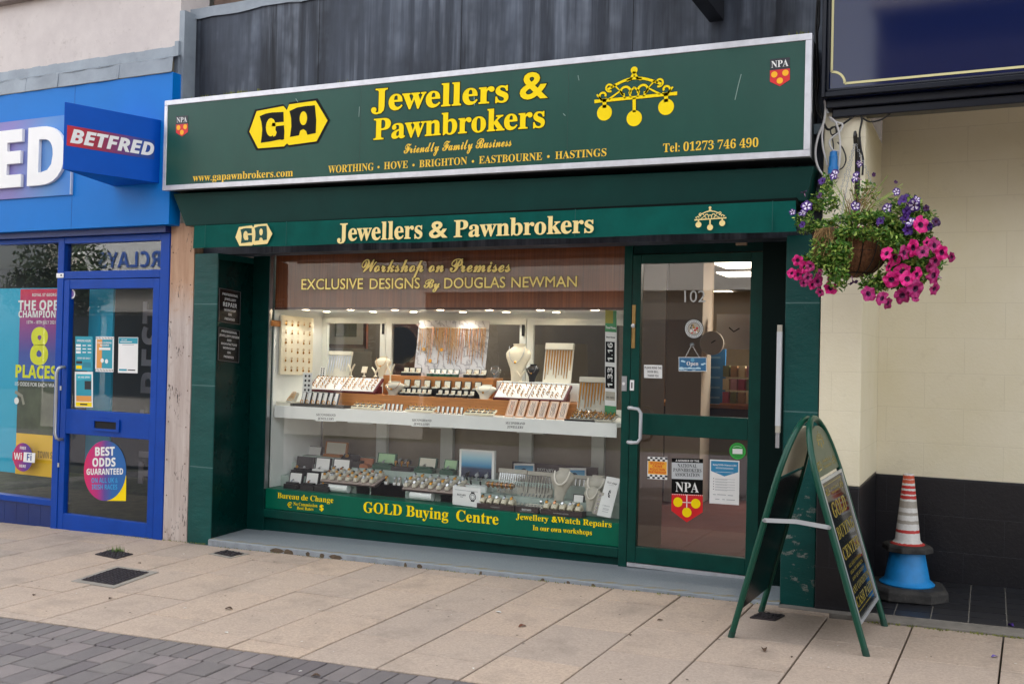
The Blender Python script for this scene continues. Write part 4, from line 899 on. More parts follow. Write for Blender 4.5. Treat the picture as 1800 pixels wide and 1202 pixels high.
# door leaf
bx0, bx1 = -7.155, -6.06; bz0 = -.095; bz1 = ztr-.07
b = MB(); f_ = F((bx0, .045, bz0), (bx1-bx0, 0, 0), (0, 0, bz1-bz0))
def bu(px): return (at(px, 700, .01).x-bx0)/(bx1-bx0)
def bv(py): return (at(190, py, .01).z-bz0)/(bz1-bz0)
ul, ur = bu(119), bu(266); vt, vm1, vm0, vb = bv(507.5), bv(723), bv(767), bv(911)
b.fbox(f_, 0, 0, ul, 1, 0, .05, BLUE); b.fbox(f_, ur, 0, 1, 1, 0, .05, BLUE); b.fbox(f_, ul, 0, ur, vb, 0, .048, BLUE); b.fbox(f_, ul, vt, ur, 1, 0, .048, BLUE); b.fbox(f_, ul, vm0, ur, vm1, 0, .048, BLUE)
bd = bp(b, 'door', bevel=.004)
for v0, v1 in ((vm1, vt), (vb, vm0)):
    b = MB(); b.rect(f_, ul-.004, v0-.003, ur+.004, v1+.003, .02, GLASS); bp(b, 'pane', bd)
b = MB(); b.box(bx0-.02, bx1+.02, -.03, .05, bz0-.05, bz0-.004, mat('white_threshold', '#d9dde2', .5)); bp(b, 'threshold')
b = MB(); h0 = at(102, 645, -.06); h1 = at(98, 772, -.06); b.tube([(h0.x+.02, -.01, h0.z), (h0.x+.02, -.05, h0.z), (h0.x+.015, -.065, h0.z-.01), (h0.x, -.07, h0.z-.05), (h0.x, -.07, h1.z+.05), (h0.x+.015, -.065, h1.z+.01), (h0.x+.02, -.05, h1.z), (h0.x+.02, -.01, h1.z)], .014, STEEL, 10); bp(b, 'handle', bd, smooth=True)
b = MB(); lf = FB(162, 756, 211, 738, -.006); b.frame(lf, 0, 0, 1, 1, .1, .2, 0, .012, BLUE); b.rect(lf, .1, .2, .9, .8, .002, DARK); bp(b, 'letterbox', bd)
for px, py in ((107, 682), (103, 817)):
    q = at(px, py, -.008); b = MB(); b.box(q.x-.01, q.x+.01, -.012, -.0055, q.z-.018, q.z+.018, STEEL); bp(b, 'lock', bd)
ORN = mat('poster_orange', '#e39a4a', .5); TEAL = mat('poster_teal', '#1f97ad', .5)
def bst(name, bl, br, tl, fn, Y=.022):
    b = MB(); f_ = FY(bl, br, tl, Y); fn(b, f_); return bp(b, name, bd)
def p_hours(b, f_):
    b.rect(f_, 0, 0, 1, 1, .0006, TEAL); b.line('OPENING HOURS', 'ss', f_, .5, .84, .065, PAPER, .82)
    for i in range(3):
        b.rect(f_, .04, .70-i*.1, .32, .77-i*.1, .001, PAPER); b.rect(f_, .42, .72-i*.1, .62, .75-i*.1, .001, PAPER); b.rect(f_, .72, .72-i*.1, .92, .75-i*.1, .001, PAPER)
    b.line('OVER 18S ONLY', 'ss', f_, .5, .34, .05, PAPER, .86); b.rect(f_, .05, .2, .4, .28, .001, INK); b.rect(f_, .05, .05, .38, .15, .001, YEL); b.rect(f_, .45, .1, .9, .25, .001, mat('poster_mid', '#1a7f95', .5))
bst('notice', (132.5, 651), (163, 652), (132.5, 591), p_hours)
def p_face(b, f_):
    b.rect(f_, 0, 0, 1, 1, .0006, PAPER); b.rect(f_, .07, .1, .93, .92, .001, TEAL); b.rect(f_, .07, .1, .36, .92, .0014, ORN); b.line('FACE COVERING', 'ss', f_, .5, .80, .05, PAPER, .8, n=.002); b.line('REQUIRED', 'ss', f_, .5, .73, .05, PAPER, .5, n=.002); b.rect(f_, .2, .62, .82, .69, .002, PAPER)
    for u, v in ((.38, .32), (.62, .3)): b.disc(f_, u, v, .09, .002, PAPER, k=12)
    for i in range(12): b.poly(f_, [(i/12, .02), (i/12+.03, .02), (i/12+.06, .08), (i/12+.03, .08)], .001, INK); b.poly(f_, [(i/12, .93), (i/12+.03, .93), (i/12+.06, .985), (i/12+.03, .985)], .001, INK)
bst('notice', (167.5, 653), (199.5, 654), (168.5, 591.5), p_face)
def p_trace(b, f_):
    b.rect(f_, 0, 0, 1, 1, .0006, PAPER); b.rect(f_, .02, .82, .98, .985, .001, TEAL); b.line('WELCOME', 'ss', f_, .3, .91, .03, PAPER, .4, n=.002); b.rect(f_, .1, .86, .7, .88, .002, PAPER); b.rect(f_, .05, .06, .45, .11, .001, TEAL); b.rect(f_, .5, .07, .88, .1, .001, INK)
    b.rect(f_, .2, .78, .8, .79, .001, mat('grey_print', '#8b8f94', .6))
bst('notice', (207.5, 655), (242, 656), (208.5, 592.5), p_trace)
def p_welcome(b, f_):
    b.rect(f_, 0, 0, 1, 1, .0006, PAPER); b.rect(f_, .08, .32, .92, .93, .001, TEAL); b.poly(f_, [(.08, .93), (.92, .93), (.92, .82), (.08, .74)], .0014, mat('poster_teal_light', '#2fb4c8', .5)); b.line('WE ARE OPEN', 'ss', f_, .5, .82, .05, PAPER, .76, n=.002); b.rect(f_, .55, .5, .9, .74, .0018, INK); b.rect(f_, .08, .16, .92, .32, .001, ORN); b.rect(f_, .06, .02, .94, .14, .001, YEL); b.rect(f_, .3, .06, .7, .1, .002, INK)
bst('notice', (131.5, 715), (163.5, 716), (131.5, 653), p_welcome)
def p_odds(b, f_):
    m_ = gradient('odds_sticker_print', [(0, '#d8125e'), (.33, '#b81c78'), (.5, '#5a3f96'), (.68, '#0a5fa8'), (1, '#0a5fa8')]); b.poly(f_, [(.55, 0), (1, 0), (1, .42)], .0005, YEL); b.disc(f_, .5, .5, .5, .001, m_, rv=.5, k=48)
    b.line('BEST', 'ss', f_, .5, .75, .14, PAPER, .5, off=.02, n=.002); b.line('ODDS', 'ss', f_, .48, .57, .14, PAPER, .54, off=.02, n=.002); b.line('GUARANTEED', 'ss', f_, .5, .435, .10, PAPER, .86, off=.012, n=.002)
    cy = mat('sticker_cyan', '#2fa0d8', .5); b.line('ON ALL UK &', 'ss', f_, .5, .30, .08, cy, .62, n=.002); b.line('IRISH RACES', 'ss', f_, .5, .19, .08, cy, .6, n=.002)
bst('round_sticker', (147, 879.5), (221.5, 880), (148, 775), p_odds)
b = MB(); f_ = FY((119, 523), (133, 524), (119, 509), .022); b.disc(f_, .5, .5, .45, .001, PAPER); b.disc(f_, .5, .5, .3, .002, mat('lilac', '#9a7fc4', .5)); bp(b, 'small_round_sticker', bd)
# shop window left of the door
wz0 = at(40, 873, 0).z; b = MB(); b.box(-12, -7.236, .0, .08, wz0-.05, wz0, BLUE); b.box(-12, -7.236, -.004, .08, zt-.04, zt, BLUE); wfr = bp(b, 'window_frame', bevel=.003)
b = MB(); b.quad((-12, .04, wz0), (-7.236, .04, wz0), (-7.236, .04, zt-.03), (-12, .04, zt-.03), GLASS); bp(b, 'pane', wfr)
b = MB(); tb = mat('blue_wall_tile', '#16306e', .25, var=.15, vs=3)
for i in range(30): x1 = -7.237-i*.152; b.box(x1-.149, x1, .015, .06, -.35, wz0-.052, tb)
b.box(-12, -7.237, .02, .2, -.4, wz0-.053, GROUT); bp(b, 'tiled_stall_riser')
b = MB(); b.box(-12, -7.3, .13, .14, at(20, 830, .13).z, at(20, 507, .13).z, CYANP); cy_ = bp(b, 'window_board')
# poster with the place offer, behind the window glass, partly behind the frame
px0, px1 = 26, 118; b = MB(); f_ = FB(26.5, 832, 120, 507.5, .10)
def vy(py): return (at(60, py, .10).z-f_.O.z)/f_.V.length
def ux(px): return (at(px, 650, .10).x-f_.O.x)/f_.U.length
b.rect(f_, 0, vy(669), 1, 1, 0, gradient('offer_poster_print', [(0, '#1c62b4'), (.3, '#3a4aa0'), (.6, '#8a2a80'), (1, '#d01848')], 'v')); b.build('poster_print')
bpy.data.objects['poster_print'].parent = bet; bpy.data.objects['poster_print'].location -= bet.location; bpy.data.objects['poster_print'].name = 'offer_poster'
b = MB(); b.rect(f_, 0, vy(763), 1, vy(669), 0, mat('dark_photo_print', '#39412f', .4, var=.5, vs=5)); b.rect(f_, 0, 0, 1, vy(763), 0, mat('poster_yellow', '#e8b81e', .5)); YG2 = mat('poster_lime', '#dfe21a', .5)
b.line('ROYAL ST GEORGE\u2019S', 'ss', f_, .55, vy(521), .016, PAPER, .68); b.text('THE OPEN', 'ss', F(f_.p(ux(29), vy(545)), f_.U*1.0, f_.V*.052), PAPER, n=.002, off=.01); b.text('CHAMPIONSHIP', 'ss', F(f_.p(ux(30), vy(558)), f_.U*1.12, f_.V*.036), PAPER, n=.002, off=.008)
b.text('15TH - 18TH JULY 2021', 'g', F(f_.p(ux(45), vy(569)), f_.U*.6, f_.V*.017), PAPER, n=.002, off=.01); b.text('8', 'ss', F(f_.p(ux(54), vy(638)), f_.U*.34, f_.V*.184), YG2, n=.002, off=.03); b.text('PLACES', 'ss', F(f_.p(ux(28), vy(664)), f_.U*.86, f_.V*.066), YG2, n=.002, off=.02)
b.text('1/5 ODDS FOR EACH WAY', 'g', F(f_.p(ux(27.5), vy(679)), f_.U*.88, f_.V*.02), PAPER, n=.002, off=.012); b.stroke(f_, [(ux(28), vy(690)), (ux(40), vy(697)), (ux(44), vy(712))], .03, .002, mat('photo_pale', '#8d8a7d', .5)); b.disc(f_, ux(31), vy(706), .05, .002, PAPER)
b.line('TOWN STORE', 'ss', f_, .72, vy(803), .035, mat('print_brown', '#8a6a14', .5), .5, n=.002); bp(b, 'window_poster')
b = MB(); f2 = FB(18, 826, 63, 780, .036); b.disc(f2, .5, .5, .4, .001, gradient('wifi_print', [(0, '#d01848'), (.5, '#6a2a8a'), (1, '#173a8a')]), rv=.5); b.rect(f2, .08, .36, .52, .66, .0016, mat('wifi_red', '#c01c50', .5)); b.poly(f2, [(.52, .34), (.98, .34), (1, .68), (.54, .68)], .0018, PAPER)
b.line('FREE', 'ss', f2, .5, .77, .10, PAPER, .36, n=.0024); b.line('Wi', 'ss', f2, .3, .4, .24, PAPER, .38, n=.0024); b.line('Fi', 'ss', f2, .76, .4, .24, mat('wifi_blue', '#1c3f94', .5), .34, n=.0026); b.line('HERE', 'ss', f2, .5, .14, .10, PAPER, .36, n=.0024); bp(b, 'wifi_sticker', wfr)
# what stands inside, seen dimly
b = MB(); b.box(-12, -5.97, 3.0, 3.1, -.3, 2.6, mat('betting_back_wall', '#2c2a30', .8)); b.box(-12, -5.97, .3, 3.0, -.25, -.22, mat('betting_floor', '#2b2320', .8)); b.box(-5.98, -5.90, .2, 3.1, -.3, 2.6, mat('betting_back_wall', '#2c2a30', .8)); b.box(-12, -5.97, .3, 3.1, 2.5, 2.58, mat('betting_ceiling', '#55565a', .8)); bp(b, 'interior')
b = MB(); b.box(-7.15, -6.86, .26, .28, at(130, 838, .26).z, at(130, 500, .26).z, CYANP); bp(b, 'inner_panel')
b = MB(); g_ = F((-6.46, .5, .3), (0, 0, 1.6), (-.30, 0, 0)); b.text('THE BEST', 'ss', g_, mat('grey_vinyl_letters', '#8d8a90', .5), n=.002, thick=.01); bp(b, 'inside_lettering')
b = MB(); b.box(-7.0, -6.2, 2.2, 2.22, 1.2, 1.7, mat('screen_blue', '#1660a8', .3)); b.box(-6.3, -6.0, 1.4, 1.45, .2, .8, mat('dark_red_stand', '#7a1c1c', .5)); bp(b, 'screen')
b = MB()
for x, y in ((-7.35, 2.2), (-6.35, 2.0)): b = MB(); b.box(x-.15, x+.15, y-.05, y+.05, 2.485, 2.4985, LED); bp(b, 'strip_light')
# blade sign on the fascia
wr, wl2 = at(280, 319, -.1205), at(200, 325, -.1205); XA = (wr.x+wl2.x)/2; ap0 = atX(110, 297.5, XA); ap1 = atX(110, 178, XA); zb0, zt1_ = ap0.z, ap1.z
blade = thing('blade_sign', 'blue wedge shaped blade sign with a red lettered strip projecting from the blue fascia', 'projecting sign', (XA, -.12, zb0))
R0 = Vector((wr.x, -.1205, zb0)); L0_ = Vector((wl2.x, -.1205, zb0)); A0_ = Vector((XA, ap0.y, zb0)); UPV = Vector((0, 0, zt1_-zb0))
b = MB(); b.add([A0_, R0, L0_, A0_+UPV, R0+UPV, L0_+UPV], [(0, 2, 1), (3, 4, 5), (0, 1, 4, 3), (0, 3, 5, 2), (1, 2, 5, 4)], BLUED); bx = b.build('sign_box', blade, bevel=.003)
fb = F(A0_, R0-A0_, UPV)
def bq(px, py):
    d = ray(px, py); t = (A0_-CO).dot(fb.N)/d.dot(fb.N); return CO+d*t
s0, s1, s2 = bq(117, 256), bq(271, 274.5), bq(117, 220); fs_ = F(s0, Vector((s1.x-s0.x, s1.y-s0.y, 0)), Vector((0, 0, s2.z-s0.z)))
gm = N('blade_strip_print'); xx, yy, zz_ = gm.sep(gm.map(src='Generated'))[:3]; rp = gm.new('ValToRGB'); e = rp.color_ramp.elements; e[0].color = (*C('#c8142e'), 1); e[1].position = .85; e[1].color = (*C('#17489c'), 1); q = e.new(.35); q.color = (*C('#a0203c'), 1); gm.ln(yy, rp.inputs[0]); gm.color(rp.outputs[0]); gm.rough(.4)
b = MB(); b.rect(fs_, 0, 0, 1, 1, .0015, gm.m); b.build('red_strip', bx)
b = MB(); b.text('BETFRED', 'sbi', F(fs_.p(.04, .18), fs_.U*.95, fs_.V*.66), WHITE, off=.02, n=.004); b.build('lettering', bx)
# ------------------------------------------------------------------ the cream and black pub on the right
pub = thing('pub_building', 'cream and black painted pub front with navy fascia and recessed bay', 'building', (.5, .5, .1))
def pp(b, name, par=None, **k): return b.build(name, par or pub, **k)
zbm0 = at(1455, 208, -.05).z+.04; zdado = at(1480, 853, 0).z; zrec = at(1700, 845, .92).z
b = MB(); b.box(-.895, -.664, -.012, .92, zdado, zbm0, CREAMW); pp(b, 'pilaster', bevel=.006)
b = MB(); b.box(-.897, -.662, -.02, .921, -.2, zdado-.001, BLACKW); pp(b, 'pilaster_base', bevel=.006)
zq = at(1545, 832, .92).z
b = MB(); b.box(-.664, 5, .92, 1.1, zq, 3.5, CREAMW); pp(b, 'bay_wall')
b = MB(); b.box(-.664, 5, .905, 1.1, -.1, zq-.001, BLACKW); pp(b, 'bay_dado', bevel=.005)
YP = -.13; fz = at(1455, 158, YP); fz2 = at(1800, 122, YP); zf0 = fz.z-.045; FXL = at(1445, 100, YP).x
b = MB(); b.box(FXL, 5, YP+.03, .06, zf0, 5.2, NAVY); pf = pp(b, 'fascia')
b = MB(); b.box(FXL, FXL+.022, YP-.015, YP+.029, zf0, 5.2, NAVYF); b.box(FXL+.0225, 5, YP-.015, YP+.029, zf0, zf0+.03, NAVYF)
b.tube([(FXL+.03, YP+.012, zf0+.04), (5, YP+.012, zf0+.04)], .012, NAVYF, 8); b.tube([(FXL+.03, YP+.012, zf0+.04), (FXL+.03, YP+.012, 5.1)], .012, NAVYF, 8); pp(b, 'fascia_moulding', pf, bevel=.004, smooth=True)
zbm = at(1455, 208, -.05).z; b = MB(); b.box(FXL+.02, 5, YP+.05, .06, zbm+.05, zf0-.001, NAVYF); b.box(FXL+.05, 5, YP+.08, .05, zbm, zbm+.049, NAVYF); pp(b, 'fascia_beam', pf, bevel=.006)
b = MB(); b.box(-.663, 5, .07, .919, 3.42, 3.48, CREAMW); pp(b, 'bay_ceiling')
b = MB(); GLN = mat('cream_gold_line', '#d8d09a', .4); yl_ = YP+.0275
def lp_(px, py): p = at(px, py, yl_); return (p.x, p.z)
fl = F((0, yl_, 0), (1, 0, 0), (0, 0, 1)); x1_, z1_ = lp_(1464, 60); xa, za = lp_(1462, 127); xc, zc = lp_(1485, 147); xe, ze = lp_(1800, 116); ze = zc
x1_ = xa
b.stroke(fl, [(x1_, 5.0), (x1_, za)], .013, .001, GLN); b.stroke(fl, [(xc+(xa-xc)*math.cos(t), zc+(za-zc)*math.sin(t)) for t in [math.pi/2*i/10 for i in range(11)]][::-1] if False else [(xa+(xc-xa)*math.sin(t), zc+(za-zc)*math.cos(t)) for t in [math.pi/2*i/10 for i in range(11)]], .013, .001, GLN); b.stroke(fl, [(xc, zc), (5, zc)], .013, .001, GLN); pp(b, 'gold_line', pf)
b = MB(); b.box(-.89, 5, .31, 8, 5.2, 7.5, CREAMW); b.box(-.89, 5, .3, 1.1, 3.6, 5.19, DARK); pp(b, 'upper_storey')
# tiled bay floor and kerb
ky0, ky1 = -.165, -.02
b = MB(); zt_ = lambda x, y: gz(x, y)+.012
rnd = random.Random(12)
for i in range(26):
    for j in range(7):
        x0, y0 = -.655+i*.19, ky1+.002+j*.133; x1, y1 = x0+.184, min(y0+.125, .903)
        if y1-y0 > .02: b.add([(x, y, zt_(x, y)+dz) for dz in (-.02, 0) for x, y in ((x0, y0), (x1, y0), (x1, y1), (x0, y1))], [(4, 5, 6, 7), (0, 1, 5, 4), (1, 2, 6, 5), (2, 3, 7, 6), (3, 0, 4, 7)], TILEB)
b.quad(*[(x, y, zt_(x, y)-.003) for x, y in ((-.66, ky1), (5, ky1), (5, .91), (-.66, .91))], GROUT); tag(b.build('tiled_floor'), kind='structure')
b = MB(); b.add([(x, y, gz(x, y)+dz) for dz in (-.1, .014) for x, y in ((-.66, ky0), (5, ky0), (5, ky1), (-.66, ky1))], [(4, 5, 6, 7), (0, 1, 5, 4), (1, 2, 6, 5), (2, 3, 7, 6), (3, 0, 4, 7)], KERB); tag(b.build('kerb', bevel=.008), kind='structure')
b = MB(); b.add([(x, y, gz(x, y)+dz) for dz in (-.1, .004) for x, y in ((-1.095, -.07), (-.66, -.1), (-.66, -.021), (-1.095, -.001))], [(4, 5, 6, 7), (0, 1, 5, 4), (1, 2, 6, 5), (2, 3, 7, 6), (3, 0, 4, 7)], KERB); tag(b.build('kerb'), kind='structure')
b = MB(); b.quad(*[(x, y, gz(x, y)-.004) for x, y in ((-12, -.06), (-5.45, -.06), (-5.45, .1), (-12, .1))], KERB); tag(b.build('kerb'), kind='structure')
# ------------------------------------------------------------------ folding pavement sign
AG = mat('board_green_tube', '#064535', .3, spec=.4); APAN = mat('board_back', '#0c0f0e', .25); AHEAD = mat('board_header_olive', '#4d5a48', .35)
AGOLD = mat('board_gold_print', '#8f8030', .25, spec=.5); APOST = mat('board_poster', '#10171a', .07, spec=.5); ASIL = mat('board_silver', '#c3c8cb', .35, metal=.5)
ft = [gnd(1285, 1119), gnd(1523, 1152), gnd(1338, 1074), gnd(1555, 1099)]     # left near, right near, left far, right far
apex_n, apex_f = Vector((-.865, -.80, 1.205)), Vector((-.855, -.25, 1.205))
ab = thing('pavement_sign', 'green framed folding pavement sign with dark gold lettered poster panels', 'A-board', (ft[0]+ft[1]+ft[2]+ft[3])/4)
def a_side(near, far, top, name_front, out):
    """one leaf: O at the near foot, U to the far foot, V up the slope; arch at the top"""
    U = far-near; V = top-(near+far)/2; f_ = F(near, U, V)
    if f_.N.x*out < 0: pass
    s = 1 if f_.N.x*out > 0 else -1
    L = V.length; rt = .016/L
    pts = [f_.p(0, 0), f_.p(0, .2), f_.p(0, .45), f_.p(0, .66)]
    for i in range(1, 16):
        a = math.pi*i/16; pts.append(f_.p(.5-.5*math.cos(a), .66+.34*math.sin(a)**.85))
    pts += [f_.p(1, .66), f_.p(1, .45), f_.p(1, .2), f_.p(1, 0)]
    leaf = MB(); leaf.tube(pts, .0165, AG, 10); fr = leaf.build('leaf_frame', ab, smooth=True)
    b = MB(); hw = .5
    pan = [(.03, .13), (.97, .13), (.97, .735), (.03, .735)]
    b.prism(f_, pan, -.006, .006, APAN); pn = b.build('poster_panel', fr)
    hd = [(.035, .75), (.965, .75)]+[(.5+.465*math.cos(math.pi*i/14), .75+.215*max(math.sin(math.pi*i/14), 0)**.8) for i in range(1, 14)]
    b = MB(); b.prism(f_, hd, -.005, .005, AHEAD if s > 0 else CREAMF); b.build('header_panel', fr)
    return f_, s, fr
nr, nl = ft[1], ft[0]
fR, sR, leafR = a_side(ft[1], ft[3], (apex_n+apex_f)/2+Vector((.012, 0, 0)), 'front', 1)
fL, sL, leafL = a_side(ft[0], ft[2], (apex_n+apex_f)/2+Vector((-.022, 0, -.004)), 'back', -1)
b = MB(); n_ = .0065*sR
def aline(t, stl, u0, u1, v, cap, m=AGOLD, off=0.0): b.text(t, stl, F(fR.p(u0, v), fR.U*(u1-u0), fR.V*cap), m, off=off, n=n_+.001)
b.rect(fR, .06, .15, .94, .72, n_, APOST)
b.frame(fR, .09, .165, .91, .71, .008, .003, n_, n_+.0005, AGOLD)
ga_logo(b, F(fR.p(.14, .665), fR.U*.16, fR.V*.028), AGOLD, APOST, None, n_+.001); aline('Jewellers &', 'sb', .36, .7, .678, .012); aline('Pawnbrokers', 'sb', .36, .72, .66, .012); emblem(b, F(fR.p(.75, .66), fR.U*.15, fR.V*.035), AGOLD, n_+.001)
aline('GOLD', 'sb', .2, .8, .565, .062, off=.02); aline('BUYING', 'sb', .14, .88, .475, .05, off=.01); aline('CENTER', 'sb', .14, .88, .385, .05, off=.01)
for i, t in enumerate(('ALL GOLD WANTED', 'OLD OR BROKEN', 'ANY QUANTITY')): aline(t, 'sb', .22, .8, .345-i*.028, .014)
aline('ANY CONDITION', 'sb', .12, .9, .243, .028, off=.005); aline('CASH PAID', 'sb', .13, .89, .183, .042, off=.01)
b.build('poster_print', leafR)
b = MB(); hh = .0058*sR; emblem(b, F(fR.p(.36, .865), fR.U*.27, fR.V*.075), AGOLD, hh); ga_logo(b, F(fR.p(.1, .775), fR.U*.19, fR.V*.04), AGOLD, AHEAD, None, hh)
b.text('Jewellers &', 'sb', F(fR.p(.34, .80), fR.U*.34, fR.V*.017), AGOLD, n=hh); b.text('Pawnbrokers', 'sb', F(fR.p(.34, .775), fR.U*.36, fR.V*.017), AGOLD, n=hh); emblem(b, F(fR.p(.74, .77), fR.U*.17, fR.V*.045), AGOLD, hh); b.build('header_print', leafR)
b = MB(); b.frame(fR, .028, .125, .972, .738, .035, .014, .0062*sR, .014*sR, ASIL); b.fbox(fR, .06, .128, .94, .133, .006, .012, ASIL); b.build('snap_frame', leafR)
b = MB(); qa = fL.p(0, .555); qb = fR.p(0, .545); qm = (qa+qb)/2+Vector((0, -.004, .012))
for p, q in ((qa, qm), (qm, qb)):
    d = (q-p).normalized(); up = Vector((0, 0, 1)); o1 = Vector((0, -.021, 0))
    vs = [p+o1+up*.011, q+o1+up*.011, q+o1-up*.011, p+o1-up*.011]; vs += [v+Vector((0, .003, 0)) for v in vs]
    b.add(vs, [(0, 3, 2, 1), (4, 5, 6, 7), (0, 1, 5, 4), (2, 3, 7, 6), (1, 2, 6, 5), (3, 0, 4, 7)], ASIL)
for p in (qa, qb): b.lathe([(.009, 0), (.009, .004), (0, .005)], p+Vector((0, -.0215, 0)), STEEL, 12, axis=(0, -1, 0))
b.build('hinge_strut', ab)
for f_ in (fL, fR):
    for u in (0, 1): b = MB(); b.tube([f_.p(u, -.004), f_.p(u, .03)], .0175, mat('rubber_foot_green', '#0a3a2e', .6), 10); b.build('foot_cap', ab)
# ------------------------------------------------------------------ stacked traffic cones
cx, cy = -.435, .47; cg = gz(cx, cy)+.012
kx, kz = mpp(1597, 1000, cy)
def octbase(b, r, c, h, m, z0, rot=0):
    k = []
    for i in range(4):
        for s_ in (-1, 1):
            a = math.pi/2*i+math.pi/4+s_*.3+rot; k.append((c[0]+r*math.cos(a)*1.12, c[1]+r*math.sin(a)*1.12))
    vs = [(x, y, z0) for x, y in k]+[(c[0]+(x-c[0])*.99, c[1]+(y-c[1])*.99, z0+h*.75) for x, y in k]+[(c[0]+(x-c[0])*.9, c[1]+(y-c[1])*.9, z0+h) for x, y in k]
    n = 8; b.add(vs, [tuple(range(n))[::-1], tuple(range(2*n, 3*n))]+[(j*n+i, j*n+(i+1) % n, (j+1)*n+(i+1) % n, (j+1)*n+i) for j in (0, 1) for i in range(n)], m)
zt1 = at(1597, 967, cy).z     # height where the upper cone's base sits
c1 = thing('traffic_cone', 'faded blue traffic cone with a wide black rubber base, under the striped one', 'traffic cone', (cx, cy, cg))
bw = at(1640, 1040, cy-.1).x-at(1556, 1040, cy-.1).x
b = MB(); octbase(b, .225, (cx, cy), .07, RUBBER, cg, .15); b.lathe([(.205, .0), (.20, .045), (.15, .07)], (cx, cy, cg), RUBBER, 28); b.build('rubber_base', c1, bevel=.006)
hB = zt1-cg
BLC = mat('faded_blue_plastic', '#1180c4', .5, var=.28, vs=6)
b = MB(); b.lathe([(.155, .071), (.158, .078), (.140, .092), (.128, .105), (.098, hB-.004), (.02, hB-.003)], (cx, cy, cg), BLC, 40); b.build('cone_body', c1, smooth=True)
c2 = thing('traffic_cone', 'red and white striped traffic cone stacked on top of the blue one', 'traffic cone', (cx, cy, zt1))
zt2 = at(1594, 832, cy).z; H2 = zt2-zt1
def conemat():
    g = N('worn_striped_cone'); x, y, z = g.sep(g.map())[:3]; n1 = g.noise(g.map(), 60, 5, .7); n2 = g.noise(g.map(), 22, 4, .6); zz = g.math('ADD', z, g.math('MULTIPLY', n1, .006)); rp = g.new('ValToRGB'); rp.color_ramp.interpolation = 'CONSTANT'; e = rp.color_ramp.elements
    rd, wh, gr, orr = '#b81f1c', '#d4d3d0', '#9c968c', '#c8502c'
    seq = [(0, orr), (.085, rd), (.115, wh), (.21, wh), (.245, rd), (.285, wh), (.36, gr), (.405, wh), (.47, gr), (.51, wh), (.57, gr), (.63, gr), (.655, wh), (.68, rd), (.725, wh), (.745, rd), (.79, wh), (.815, rd), (.855, wh), (.885, orr), (.93, wh), (.94, orr), (.985, wh)]
    while len(e) > 1: e.remove(e[-1])
    e[0].color = (*C(orr), 1)
    for p_, c_ in seq[1:]: q = e.new(p_); q.color = (*C(c_), 1)
    g.ln(g.math('DIVIDE', zz, H2), rp.inputs[0]); c = g.mix(g.math('MULTIPLY', n2, .18), rp.outputs[0], '#7d756d'); g.color(c); g.rough(.55); g.bump(n1, .2); return g.m
b = MB(); octbase(b, .132, (cx, cy), .04, RUBBER, zt1, .35); b.build('rubber_base', c2, bevel=.004)
b = MB(); b.lathe([(.098, .036), (.099, .042), (.082, .052), (.072, .065), (.031, H2-.012), (.030, H2-.004), (.027, H2), (.022, H2), (.022, H2-.02)], (cx, cy, zt1), conemat(), 40); b.build('cone_body', c2, smooth=True)
# ------------------------------------------------------------------ hanging basket with petunias
HY = -.40
hc = at(1498, 424, HY); HR = .205; rim = at(1498, 410, HY).z; bot = at(1505, 488, HY).z
hb = thing('hanging_basket', 'brown coir hanging basket in a black wire frame on the cream pilaster', 'hanging basket', (hc.x, HY, bot))
COIR = mat('coir_liner', '#6e4a30', .95, var=.4, vs=45, bump=.7, bs=120)
dep = rim-bot
b = MB(); b.lathe([(HR*math.sin(math.pi/2*i/9)**.8, dep*(1-math.cos(math.pi/2*i/9))) for i in range(1, 10)]+[(HR*.97, dep+.012), (HR*.8, dep+.01), (0, dep-.01)], (hc.x, HY, bot), COIR, 36); b.build('coir_liner', hb, smooth='all')
b = MB(); WIRE = mat('black_wire', '#15120f', .5)
for k in range(16):
    a = 2*math.pi*k/16; b.tube([(hc.x+(HR*math.sin(math.pi/2*i/9)**.8+.003)*math.cos(a), HY+(HR*math.sin(math.pi/2*i/9)**.8+.003)*math.sin(a), bot+dep*(1-math.cos(math.pi/2*i/9))) for i in range(1, 10)], .0026, WIRE, 5)
for rr, zz in ((HR+.004, dep), (HR*.9, dep*.55), (HR*.5, dep*.08)): b.ring((hc.x, HY, bot+zz), rr, .003, WIRE, (0, 0, 1), 32, 5)
b.build('wire_frame', hb)
hook = at(1512, 222, -.22); hook.x -= .0
b = MB(); CH = mat('chain_metal', '#a9abb0', .4, metal=.6)
top = Vector((hc.x+.005, HY, at(1510, 250, HY).z))
for a in (.3, 2.4, 4.5):
    e_ = Vector((hc.x+HR*math.cos(a), HY+HR*math.sin(a), rim)); n = int((top-e_).length/.016)
    for i in range(n): p = e_.lerp(top, i/n); b.ring(p, .006, .0014, CH, (1, 0, 0) if i % 2 else (0, 1, 0), 8, 4, 1.0)
b.build('hanging_chain', hb)
b = MB(); wz = top.z+.06; b.box(-.72, -.69, -.013, -.005, wz-.42, wz+.05, WIRE); b.tube([(-.705, -.02, wz), (-.695, -.2, wz+.0), (top.x, HY, wz-.005), (top.x, HY-.02, wz-.03), (top.x, HY, top.z-.006)], .008, WIRE, 8); b.tube([(-.705, -.015, wz-.36), (-.70, -.12, wz-.2), (top.x, HY+.05, wz-.005)], .006, WIRE, 6)
b.build('wall_bracket', hb)
LEAFM = mat('petunia_leaf', '#466f24', .5, var=0, island=.45, spec=.35); LEAFY = mat('pale_leaf', '#8ea548', .55, island=.4); DRYM = mat('dry_stem', '#8d7148', .9, island=.35)
MULT = 1.5
